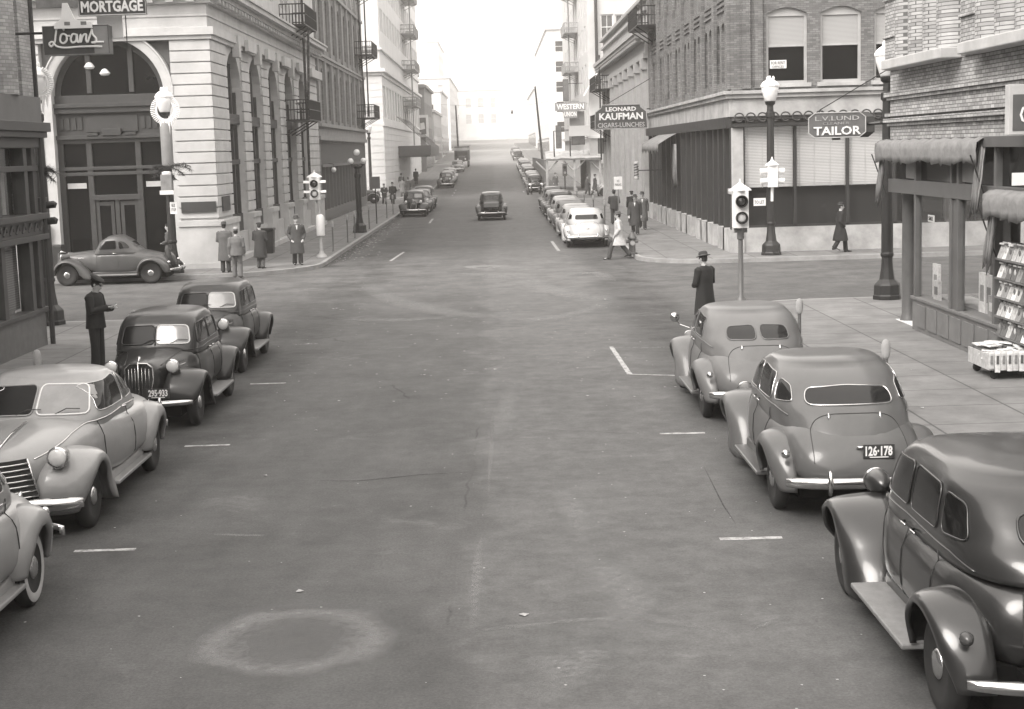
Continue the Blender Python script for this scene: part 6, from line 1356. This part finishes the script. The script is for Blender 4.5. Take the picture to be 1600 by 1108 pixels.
# awnings of the corner shop
def awning(y0, y1, label, dz=0.):
    o = thing('awning', label, 'awning', (NX, y0, 3.3+dz), world=True); m = MB(); rows = []; n = 30; rnd = random.Random(int(y0*3))
    for i in range(n+1):
        y = y0+(y1-y0)*i/n; w_ = .025*math.sin(i*2.1); sc2 = .05*abs(math.sin(i*1.57)); rows.append([(NX-.02, y, 3.50+dz), (NX-.16+w_, y, 3.49+dz+w_), (NX-.27-w_, y, 3.42+dz), (NX-.285+w_*1.2, y, 3.28+dz), (NX-.275+w_*1.6, y, 3.16+dz), (NX-.27+w_*2, y, 3.06+dz+.03*math.sin(i*.55)-sc2)])
    m.loft(rows, False, False).build('valance', M_canvas, o, smooth=True, solid=.012); e = MB()
    for yy in (y0, y1):
        for k in range(6):
            a = yy+(.06*k if yy == y0 else -.06*k); e.loft([[(NX-.10-.05*(k % 2)-.14*t, a+.03*math.sin(9*t+k), 3.38+dz-1.15*t-(.1*(k % 3) if t == 1 else 0)), (NX-.05-.06*((k+1) % 2)-.14*t, a+.06+.03*math.sin(9*t+k+1), 3.38+dz-1.15*t)] for t in (0, .25, .5, .75, 1)], False, False)
    e.build_each('loose_cloth', M_canvas, o, smooth=True, solid=.01)
    for yy in (y0+.05, y1-.05): MB().tube([(NX-.03, yy, 2.3+dz), (NX-.36, yy, 3.2+dz)], .015, 5).build('awning_arm', M_black, o)
awning(26.9, 34.1, 'rolled grey canvas awning with scalloped edge on the corner shop', .62); awning(22.0, 26.5, 'lower rolled awning over the magazine rack', -.28)
# magazine rack and low bench of papers
M_mags = [pm('paper_%d' % i, g, .6, .3, 14) for i, g in enumerate((.62, .4, .22, .10, .5))]
rk = thing('magazine_rack', 'tall wooden rack filled with rows of magazines beside the shop window', 'rack', (NX+.02, 25.3, .15)); MB().box(-.02, .28, -1.7, 1.0, 0, 2.15).build('back_board', M_wood, rk)
for k in range(5): MB().box(-.14, -.02, -1.7, 1.0, .55+k*.33, .58+k*.33).build('shelf', M_wood, rk)
rnd = random.Random(21)
for k in range(5):
    y = .92; i = 0
    while y > -1.6:
        w_ = rnd.uniform(.19, .26)
        if at(1606, 440, 25.3+y)[0] < NX-.2: break
        i += 1; o = thing('magazine', 'magazine on the %s shelf of the rack, number %s from the window end' % (('lowest', 'second lowest', 'middle', 'second highest', 'top')[k], ('one', 'two', 'three', 'four', 'five', 'six', 'seven', 'eight', 'nine', 'ten', 'eleven')[i-1]), 'magazine', (NX+.02-.06, 25.3+y-w_/2, .15+.585+k*.33), group='magazines on the rack')
        MB().loft([[(-.07, -w_/2+.01, 0), (-.06, -w_/2+.01, 0), (-.06, w_/2-.01, 0), (-.07, w_/2-.01, 0)], [(.03, -w_/2+.01, .28), (.035, -w_/2+.01, .28), (.035, w_/2-.01, .28), (.03, w_/2-.01, .28)]]).build('cover', M_mags[rnd.randrange(5)], o)
        MB().ball((-.032, rnd.uniform(-.03, .03), .14), .045, 8, (.3, 1, 1.3)).build('cover_picture', M_mags[rnd.choice((1, 2, 3))], o); MB().box(-.075, -.03, -w_*.35, w_*.35, .235, .262).xf(Matrix.Translation((.04, 0, 0))).build('cover_title', M_mags[rnd.choice((3, 0, 2))], o); y -= w_+.01
x0, y0 = 8.42, 25.0
tb = thing('paper_stand', 'low wheeled stand heaped with white newspapers on the pavement', 'stand', (x0+.12, y0+.35, .15)); MB().box(-.5, .55, -.55, .55, .16, .2).build('tray', M_wood, tb); MB().box(-.5, .55, -.57, -.55, .16, .42).build('side_board', M_mags[1], tb); MB().box(-.52, -.5, -.57, .57, .16, .42).build('side_board', M_mags[1], tb)
for x in (-.4, .45):
    for y in (-.45, .45): MB().lathe([(.06, -.02), (.08, 0), (.06, .02)], (x, y, .08), 12, 'y').build('caster', M_black, tb)
for k in range(30):
    x, y = rnd.uniform(-.4, .45), rnd.uniform(-.5, .45); o = thing('newspaper', 'folded newspaper on the low wheeled stand', 'newspaper', (x0+.12+x, y0+.35+y, .15+.30+.007*k), group='newspapers on the stand'); a, b, h = rnd.uniform(.13, .19), rnd.uniform(.1, .14), .012
    m = MB().box(-a, a, -b, b, 0, h*1.5).xf(Matrix.Rotation(rnd.uniform(-.8, .8), 4, 'Z') @ Matrix.Rotation(rnd.uniform(-.25, .25), 4, 'X')); m.build('sheets', M_mags[0] if k % 3 else M_mags[4], o); m = MB()
    for q in range(3): m.box(-a*.7, a*.5, -b*.7+q*.05, -b*.7+q*.05+.018, h*1.5, h*1.5+.002)
    m.xf(Matrix.Rotation(rnd.uniform(-.1, .1), 4, 'Z')); m.build('print_block', M_mags[2], o)
for k in range(11):
    y_ = rnd.uniform(.26, .34); x = -.5+.1*k; o = thing('newspaper', 'newspaper hanging over the front edge of the low stand, %s from the left' % ('first', 'second', 'third', 'fourth', 'fifth', 'sixth', 'seventh', 'eighth', 'ninth', 'tenth', 'eleventh', 'twelfth', 'thirteenth', 'fourteenth', 'fifteenth')[k], 'newspaper', (x0+.12+x, y0+.35-.60, .15+.47), group='newspapers on the stand')
    MB().loft([[(-.05, .06, .0), (.045, .06, .0)], [(-.05, -.01, .005), (.045, -.01, .005)], [(-.05, -.02, -.03), (.045, -.02, -.03)], [(-.05+.01*(k % 2), -.012, -y_), (.045, -.012, -y_)]], False, False).build('sheets', M_mags[0] if k % 2 else M_mags[4], o, solid=.006); MB().box(-.02, .02, -.03, -.02, -.2, -.06).build('print_block', M_mags[2+k % 2], o)
# goods in the shop window
for i, y in enumerate((31.3, 30.9, 30.45, 30.0, 29.5, 28.4, 28.0, 27.6, 27.2, 26.8)):
    hh = rnd.uniform(.35, .8); o = thing('display_book', '%s display card standing in the corner shop window, counted from the corner post' % ('first', 'second', 'third', 'fourth', 'fifth', 'sixth', 'seventh', 'eighth', 'ninth', 'tenth')[i], 'goods', (NX+.18+rnd.uniform(0, .3), y, .84), group='goods in the corner shop window'); MB().box(0, .06, -.2, .2, 0, hh).build('cover', M_mags[i % 5], o)
    MB().box(-.004, -.001, -.11, .11, hh*.3, hh*.7).build('cover_picture', M_mags[(i+2) % 5], o)
gl_ = thing('wall_lamp', 'round opal wall lamp on the brick block shop front', 'lamp', (-10.1, 95.3, 3.25)); MB().ball((0, 0, 0), .16, 14).build('globe', M_lampglass, gl_, smooth=True); MB().tube([(0, 0, .16), (0, 0, .35), (-.3, 0, .4)], .02, 5).build('arm', M_black, gl_)
# overhead wire with small lamp over the street
ow = thing('hanging_street_light', 'tiny lamp hanging on a wire high over the street in the haze', 'street light', (at(800, 172, 240)[0], 240, at(800, 172, 240)[1])); MB().lathe([(.04, .7), (.16, .3), (.18, .1), (.06, 0)], (0, 0, -.6), 10).build('shade', M_dark, ow)
ow2 = thing('span_wire', 'thin wire across the street carrying the little lamp', 'wire', (0, 240, 12)); z = at(800, 172, 240)[1]-12+.3; MB().tube([(-10, 0, z+1), (at(800, 172, 240)[0], 0, z), (9.2, 0, z+1)], .015, 4).build('strand', M_black, ow2)
sv = MB().lathe([(.19, at(266, 262, YB)[1]-.15), (.21, at(266, 262, YB)[1]), (.21, at(266, 198, YB)[1]-.15), (.17, at(266, 192, YB)[1]-.15)], (0, 0, 0), 16).build('sleeve', pm('grey_tin', .2, .5), lB, auto=40)
fire_escape('iron balconies over the pavement on the grey stone building', G5, 113, 119.5, [5.6, 8.4], 1.2, 116, 11, low=3.2, r=.03)
def blade(label, px0, px1, py0, py1, Y, mat=None, wall=8.6):
    x0, z1 = at(px0, py0, Y); x1, z0 = at(px1, py1, Y); o = thing('blade_sign', label, 'sign', ((x0+x1)/2, Y, (z0+z1)/2), group='blade signs over the right pavement'); w_, h_ = x1-x0, z1-z0
    MB().box(-w_/2, w_/2, 0, .2, -h_/2, h_/2).build('board', mat or M_sign, o); MB().box(-w_/2+.06, w_/2-.06, -.012, -.002, -h_/2+.08, h_/2-.08).build('face', pm('blade_face', .12, .5, .3, 3), o)
    MB().tube([(w_/2, .1, h_*.3), (max(w_/2+.1, wall-(x0+x1)/2), .1, h_*.3)], .03, 5).build('bracket', M_black, o)
blade('tall narrow dark blade sign above the timber canopy', 879, 889, 124, 158, 150); blade('small dark blade sign just left of the cigars sign', 934, 944, 216, 240, 118); blade('hazy blade sign high above the row of parked cars', 868, 878, 196, 232, 160); blade('square dark sign board under the white blank board', 893, 914, 213, 226, 143)
o = thing('pipe_frame', 'dark iron pipe frame standing at the left edge of the timber canopy roof', 'frame', (at(866, 240, 143)[0], 143, at(866, 245, 143)[1])); hh = at(866, 205, 143)[1]-at(866, 245, 143)[1]; MB().tube([(0, 0, 0), (0, 0, hh), (1.5, 0, hh), (1.5, 0, 0)], .07, 6).build('pipes', M_dark, o)
far_block('dark grey gabled block on the left between the billboard and the shops', 'gabled_block', -12.5, 1, 240.5, 254, 15, M_fgrey, 2, fy=False, shop=False)
# ---------------- people ----------------
M_skin = pm('skin', .42, .6, .08, 20); M_hair = pm('hair', .03, .8)
def rm(o, v): 
    d = o.modifiers.new('one_surface', 'REMESH'); d.mode = 'VOXEL'; d.voxel_size = v; d.use_smooth_shade = True; s = o.modifiers.new('soft', 'SMOOTH'); s.iterations = 2; s.factor = .5
def person(label, X, Y, hd, h=1.76, z=.15, coat=.05, coat_len='long', trou=.04, hat='fedora', hatg=.04, stride=0., look=0., arms='down', hatband=None, group=None, fine=.016, cloth=.9, open_coat=False, skirt=False):
    o = thing('person', label, 'person', (X, Y, z+zg(Y)), R(hd), group=group); k = h/1.76; V = lambda x, y, z_: Vector((x*k, y*k, z_*k))
    st = stride
    hipz, kneez, ankz = .92, .49, .09
    fw = [st*.5, -st*.5]           # left foot forward, right back
    legs = []
    for s, f in ((1, fw[0]), (-1, fw[1])):
        hip = V(0, s*.095, hipz-.0); lift = .10 if f < -.1 else 0; knee = V(f*.5+(.07 if st else .01), s*.10, kneez+lift*.2); ank = V(f-(.02 if f < 0 else 0), s*.105, ankz+lift); toe = ank+V(.17, s*.02, -.055 if f >= -.1 else -.09)
        legs.append((hip, knee, ank, toe))
    hx = math.sin(look)*.10; head = V(.02+hx, 0, 1.62-abs(look)*.03); sh_z = 1.42
    arms_ = []
    for s in (1, -1):
        S = V(0, s*.19, sh_z)
        if arms == 'down': sw = -s*st*.35; E_, W2 = V(sw*.4-.03, s*.25, 1.13), V(sw+.06, s*.25, .88); dr = V(.25+sw*.3, 0, -1)
        elif arms == 'pocket': E_, W2 = V(-.07, s*.30, 1.12), V(.10, s*.21, .93); dr = V(.5, -s*.5, -.7)
        elif arms == 'read': E_, W2 = V(.06, s*.26, 1.14), V(.30, s*.08, 1.20 if s < 0 else 1.17); dr = V(1, -s*.35, .2)
        elif arms == 'front': E_, W2 = V(.02, s*.27, 1.13), V(.22, s*.10, 1.05); dr = V(.7, -s*.7, 0)
        elif arms == 'back': E_, W2 = V(-.08, s*.27, 1.13), V(-.14, s*.07, .95); dr = V(-.1, -s*.8, -.4)
        arms_.append((S, E_, W2, dr.normalized(), s))
    m = MB()
    m.tube([V(0, 0, .86), V(0, 0, .98), V(.0, 0, 1.12), V(.01, 0, 1.28), V(0, 0, 1.40), V(0, 0, 1.46)], [(.15*k, .11*k), (.16*k, .115*k), (.14*k, .105*k), (.165*k, .12*k), (.16*k, .10*k), (.07*k, .06*k)], 14)
    m.v = [Vector((v.x, v.y, v.z)) for v in m.v]
    m.tube([V(0, 0, 1.42), head+V(-.01, 0, -.06)], [.062*k, .055*k], 10)
    st_ = len(m.v); m.ball((0, 0, 0), .1*k, 16, (.98, .76, 1.18)); m.xf(Matrix.Translation(head+V(0, 0, .02)) @ Matrix.Rotation(look*.8, 4, 'Y'), st_)
    F_ = Matrix.Translation(head+V(0, 0, .02)) @ Matrix.Rotation(look*.8, 4, 'Y'); m.tube([F_ @ V(.09, 0, .01), F_ @ V(.118, 0, -.025), F_ @ V(.095, 0, -.035)], [.012*k, .017*k, .01*k], 6); m.tube([F_ @ V(.05, 0, -.07), F_ @ V(.075, 0, -.09)], [.045*k, .03*k], 8)
    for s in (-1, 1): m.tube([F_ @ V(-.01, s*.072, .015), F_ @ V(-.015, s*.088, -.02)], [.022*k, .014*k], 6)
    for (S, E_, W2, dr, s) in arms_:
        m.tube([S, (S+E_)/2, E_, (E_+W2)/2, W2], [.058*k, .05*k, .042*k, .038*k, .028*k], 10)
        up = dr.cross(Vector((0, s, 0))).normalized() if abs(dr.y) < .9 else Vector((0, 0, 1)); lat = dr.cross(up).normalized(); pc = W2+dr*.05*k; m.tube([W2, pc, W2+dr*.09*k], [(.026*k, .022*k), (.036*k, .018*k), (.038*k, .016*k)], 8)
        for q in range(4):
            b0 = W2+dr*.085*k+lat*(q-1.5)*.019*k; ln = (.062, .074, .07, .055)[q]*k; cr = up*(-.012*k); m.tube([b0, b0+dr*ln*.5+cr*.3, b0+dr*ln*.85+cr*1.4], [.0105*k, .0095*k, .008*k], 6)
        m.tube([W2+dr*.03*k-lat*.025*k, W2+dr*.065*k-lat*.05*k, W2+dr*.09*k-lat*.052*k], [.013*k, .011*k, .009*k], 6)
    for (hip, knee, ank, toe) in legs: m.tube([hip+V(0, 0, .0), (hip*.6+knee*.4), knee, (knee*.55+ank*.45), ank], [.088*k, .078*k, .055*k, .05*k, .036*k], 10); m.tube([ank+V(-.05, 0, -.045), ank+V(.05, 0, -.05), toe], [.035*k, .04*k, .028*k], 8)
    b = m.build('body', M_skin, o, smooth=True); rm(b, .009 if fine < .016 else .012)
    e = MB(); [e.ball(F_ @ V(.088, s*.032, .018), .011*k, 8, (.6, 1.2, .8)) for s in (-1, 1)]; e.tube([F_ @ V(.097, -.022, -.062), F_ @ V(.101, 0, -.063), F_ @ V(.097, .022, -.062)], .004, 5); e.build('eyes_and_mouth', M_hair, b)
    hr = MB(); s0 = 0; hr.ball((0, 0, 0), .104*k, 14, (.98, .80, 1.1)); hr.v = [v for v in hr.v]; hr.xf(F_ @ Matrix.Translation(V(-.016, 0, .018))); hm_ = hr.build('hair', M_hair, o, smooth=True)
    if skirt: hr = None
    # trousers
    t = MB()
    for (hip, knee, ank, toe) in legs: t.tube([hip+V(0, 0, .06), hip*.6+knee*.4, knee, knee*.5+ank*.5, ank+V(-.01, 0, -.03)], [.115*k, .10*k, .086*k, .084*k, .088*k], 12)
    t.tube([V(0, 0, .84), V(0, 0, 1.06)], [(.155*k, .125*k), (.155*k, .12*k)], 14)
    if not skirt: tt = t.build('trousers', pm('cloth_%03d' % int(trou*1000), trou, cloth, .2, 9, bump=.3, bscale=12), o, smooth=True); rm(tt, fine)
    sh = MB()
    for (hip, knee, ank, toe) in legs: sh.tube([ank+V(-.075, 0, -.05), ank+V(-.02, 0, -.04), ank+V(.08, 0, -.05), toe+V(.03, 0, -.008)], [(.03*k, .035*k), (.04*k, .045*k), (.042*k, .035*k), (.03*k, .022*k)], 10)
    so_ = sh.build('shoes', pm('shoe_leather', .02, .35), o, smooth=True)
    # coat or jacket
    hem = {'long': .42, 'short': .78, 'knee': .52}[coat_len]; lx = (fw[0]+fw[1])/2
    c = MB(); sp = abs(st)*.28*(1-hem)
    pr = [(1.485, .085, .075), (1.455, .16, .105), (1.405, .222, .13), (1.28, .222, .155), (1.12, .205, .15), (.98, .218, .16), (.80, .235, .175+sp*.4)]
    if hem < .75: pr += [(.62, .25, .19+sp*.8), (hem, .265, .20+sp)]
    pr = [q for q in pr if q[0] >= hem-.001]
    c.loft([[V(lx*(1-zq)*.3+b2*math.cos(a)+.006*math.sin(5*a+zq*7)*(1.4-zq), (a2*math.sin(a))+.008*math.sin(7*a+zq*3)*(1.4-zq), zq) for a in [2*math.pi*i/28 for i in range(28)]] for zq, a2, b2 in pr])
    for (S, E_, W2, dr, s) in arms_: c.tube([S+V(0, -s*.03, .0), S+V(0, s*.02, -.03), S*.5+E_*.5, E_, E_*.5+W2*.5, W2+dr*.01], [.075*k, .088*k, .075*k, .070*k, .066*k, .062*k], 12)
    c.tube([V(.03, .03, 1.47), V(-.03, 0, 1.49), V(.03, -.03, 1.47)], .03*k, 6)
    cc = c.build('coat', pm('cloth_%03d' % int(coat*1000), coat, cloth, .2, 9, bump=.3, bscale=12), o, smooth=True); rm(cc, fine)
    if coat > .03 or open_coat:
        v_ = MB(); v_.add([V(.125, -.035, 1.44), V(.125, .035, 1.44), V(.158, 0, 1.27), V(.135, 0, 1.44)], [(0, 3, 2), (3, 1, 2)]); v_.build('shirt_front', M_white, o)
    tp = head+V(-.012, 0, .085); RH = Matrix.Translation(tp) @ Matrix.Rotation(look*.8+.02, 4, 'Y'); hc = pm('felt_%03d' % int(hatg*1000), hatg, .9, .15, 12)
    if hat == 'fedora':
        q = MB().lathe([(.150*k, -.004), (.153*k, .004), (.10*k, .006), (.098*k, .03), (.092*k, .075), (.078*k, .10), (.045*k, .108), (.01, .095)], (0, 0, 0), 22, sx=1.12, sy=.93); q.xf(RH); hb = q.build('hat', hc, o, smooth=True); w2 = MB().lathe([(.101*k, .008), (.101*k, .030)], (0, 0, 0), 20, sx=1.12, sy=.93).xf(RH).build('hat_band', M_black if hatg > .1 else M_rim, hb)
    elif hat == 'cap':
        q = MB().lathe([(.10*k, -.01), (.102*k, .035), (.135*k, .065), (.13*k, .078), (.05, .088), (.01, .088)], (0, 0, 0), 20, sx=1.08).xf(RH @ Matrix.Rotation(.12, 4, 'Y')); hb = q.build('cap', hc, o, smooth=True); MB().loft([[V(.10*math.cos(a)+.0, .085*math.sin(a), .0), V(.165*math.cos(a), .10*math.sin(a), -.022)] for a in [R(-60+12*i) for i in range(11)]], False, False).xf(RH).build('peak', M_black, hb, solid=.006); MB().ball(RH @ V(.112, 0, .045), .016, 8).build('badge', M_chrome, hb)
    elif hat == 'beret': q = MB().lathe([(.09*k, .0), (.115*k, .03), (.10*k, .06), (.02, .075)], (0, 0, 0), 18).xf(RH); q.build('hat', hc, o, smooth=True)
    return o
def pp_(px, py, Y): return at(px, py, Y)[0]
PX_ = pp_(148, 480, 29.4); po = person('police officer in dark uniform and peaked cap looking down at a small notebook', PX_, 29.4, -12, 1.80, coat=.012, coat_len='short', trou=.011, hat='cap', hatg=.012, look=.55, arms='read', fine=.014)
nb = thing('notebook', 'small white notebook in the police officer\'s hands', 'notebook', (PX_+.38, 29.4-.09, .15+1.24)); MB().box(-.03, .07, -.05, .05, 0, .012).xf(Matrix.Rotation(-.4, 4, 'Y')).build('pages', M_white, nb)
person('man in a mid-grey overcoat and dark hat, left of the pair at the bank corner', pp_(352, 400, 53.9), 53.9, 80, 1.76, coat=.085, trou=.04, hat='fedora', hatg=.05, arms='front')
person('man in a pale grey jacket, light trousers and light hat with his back to us', pp_(370, 400, 53.0), 53.0, 95, 1.74, z=.0, coat=.12, coat_len='short', trou=.10, hat='fedora', hatg=.28, arms='down', stride=.12)
person('woman in a dark fur coat standing by the waste bin with her back to us', pp_(407, 400, 55.4), 55.4, 75, 1.66, coat=.03, coat_len='long', trou=.08, hat='beret', hatg=.05, arms='front', stride=.1)
person('man in a long grey overcoat standing at the far left kerb facing the street', pp_(465, 400, 56.6), 56.6, -75, 1.80, coat=.055, coat_len='long', trou=.03, hat='fedora', hatg=.04, arms='pocket', open_coat=True, stride=.1)
person('man in a black overcoat and hat behind the dull grey sedan, walking left', pp_(1101, 430, 33.4), 33.4, 130, 1.78, z=0, coat=.012, coat_len='long', trou=.015, hat='fedora', hatg=.03, arms='front', look=.25)
person('man in a pale raincoat striding across the corner beside the white sedan', 4.45, 56.6, 170, 1.74, z=0, coat=.42, coat_len='knee', trou=.05, hat='fedora', hatg=.07, arms='pocket', stride=.75)
person('man in a long dark overcoat walking towards us on the right pavement', 6.22, 69.3, -100, 1.80, coat=.04, trou=.03, hat='fedora', hatg=.035, arms='down', stride=.3)
person('man in a brown-grey overcoat just behind the dark overcoat on the right pavement', 6.95, 73.5, -95, 1.80, coat=.09, trou=.04, hat='fedora', hatg=.05, arms='down', stride=.3)
person('man with his back to us beside the parking notice post', 6.05, 79.5, 85, 1.76, coat=.04, coat_len='short', trou=.05, hat='fedora', hatg=.05, arms='front')
person('woman in a black coat and hood walking away by the barber pole', 7.05, 80.5, 95, 1.66, coat=.015, trou=.03, hat='beret', hatg=.015, arms='down', stride=.2)
person('man in a black overcoat walking right past the tailor windows', pp_(1313, 380, 54.6), 54.6, 0, 1.76, coat=.012, trou=.015, hat='fedora', hatg=.015, arms='pocket', stride=.45, look=.1)
person('young man in a dark jacket walking towards us on the left pavement far away', pp_(601, 318, 124), 124, -80, 1.74, z=0, coat=.05, coat_len='short', trou=.06, hat='beret', hatg=.05, arms='front', stride=.3, fine=.024)
person('man in a black overcoat beside the young man on the left pavement', pp_(614, 315, 125), 125, -100, 1.80, z=0, coat=.02, trou=.02, hat='fedora', hatg=.02, arms='pocket', stride=.3, fine=.024)
person('figure in a pale grey coat walking away below the marquee', pp_(629, 300, 141.5), 141.5, 95, 1.72, coat=.14, trou=.10, hat='fedora', hatg=.06, stride=.3, fine=.024)
person('dark figure next to the pale grey coat below the marquee', pp_(638, 300, 143), 143, 95, 1.72, coat=.03, trou=.03, hat='fedora', hatg=.03, stride=.2, fine=.024)
person('distant dark figure under the far end of the marquee', pp_(650, 280, 172), 172, 95, 1.74, coat=.03, trou=.03, hat='fedora', hatg=.03, fine=.024)
person('dark figure under the left end of the marquee by the wall', pp_(627, 280, 158), 158, 95, 1.74, coat=.04, trou=.03, hat='fedora', hatg=.03, fine=.024)
person('man in a dark coat crossing in front of the timber canopy', pp_(918, 300, 134), 134, 10, 1.78, z=0, coat=.05, trou=.04, hat='fedora', hatg=.05, stride=.4, fine=.024)
person('heavier man in a long dark coat at the timber canopy', pp_(930, 300, 131), 131, -20, 1.86, z=0, coat=.05, trou=.04, hat='fedora', hatg=.04, stride=.5, fine=.024)
person('man standing half hidden behind a parked car by the timber canopy', pp_(868, 290, 141.6), 141.6, -60, 1.76, coat=.09, trou=.06, hat='fedora', hatg=.06, fine=.024)
person('man in dark cap standing behind the tail of the coupe at the bank lamp', pp_(264, 370, 55.2), 55.2, 180, 1.72, coat=.07, coat_len='short', trou=.06, hat='beret', hatg=.02, arms='front')
# ---------------- haze ----------------
hz = MB().box(-300, 300, -70, 960, -1, 46).build('haze', bpy.data.materials.new('haze_air')); hz['kind'] = 'stuff'; tag(hz, 'pale winter haze filling the street', 'haze')
hm = hz.data.materials[0]; hm.use_nodes = True; t = hm.node_tree; t.nodes.clear(); vo = t.nodes.new('ShaderNodeVolumePrincipled'); oo = t.nodes.new('ShaderNodeOutputMaterial')
vo.inputs['Density'].default_value = .00075; vo.inputs['Color'].default_value = (.98, .945, .90, 1); vo.inputs['Anisotropy'].default_value = .2
t.links.new(vo.outputs[0], oo.inputs['Volume'])
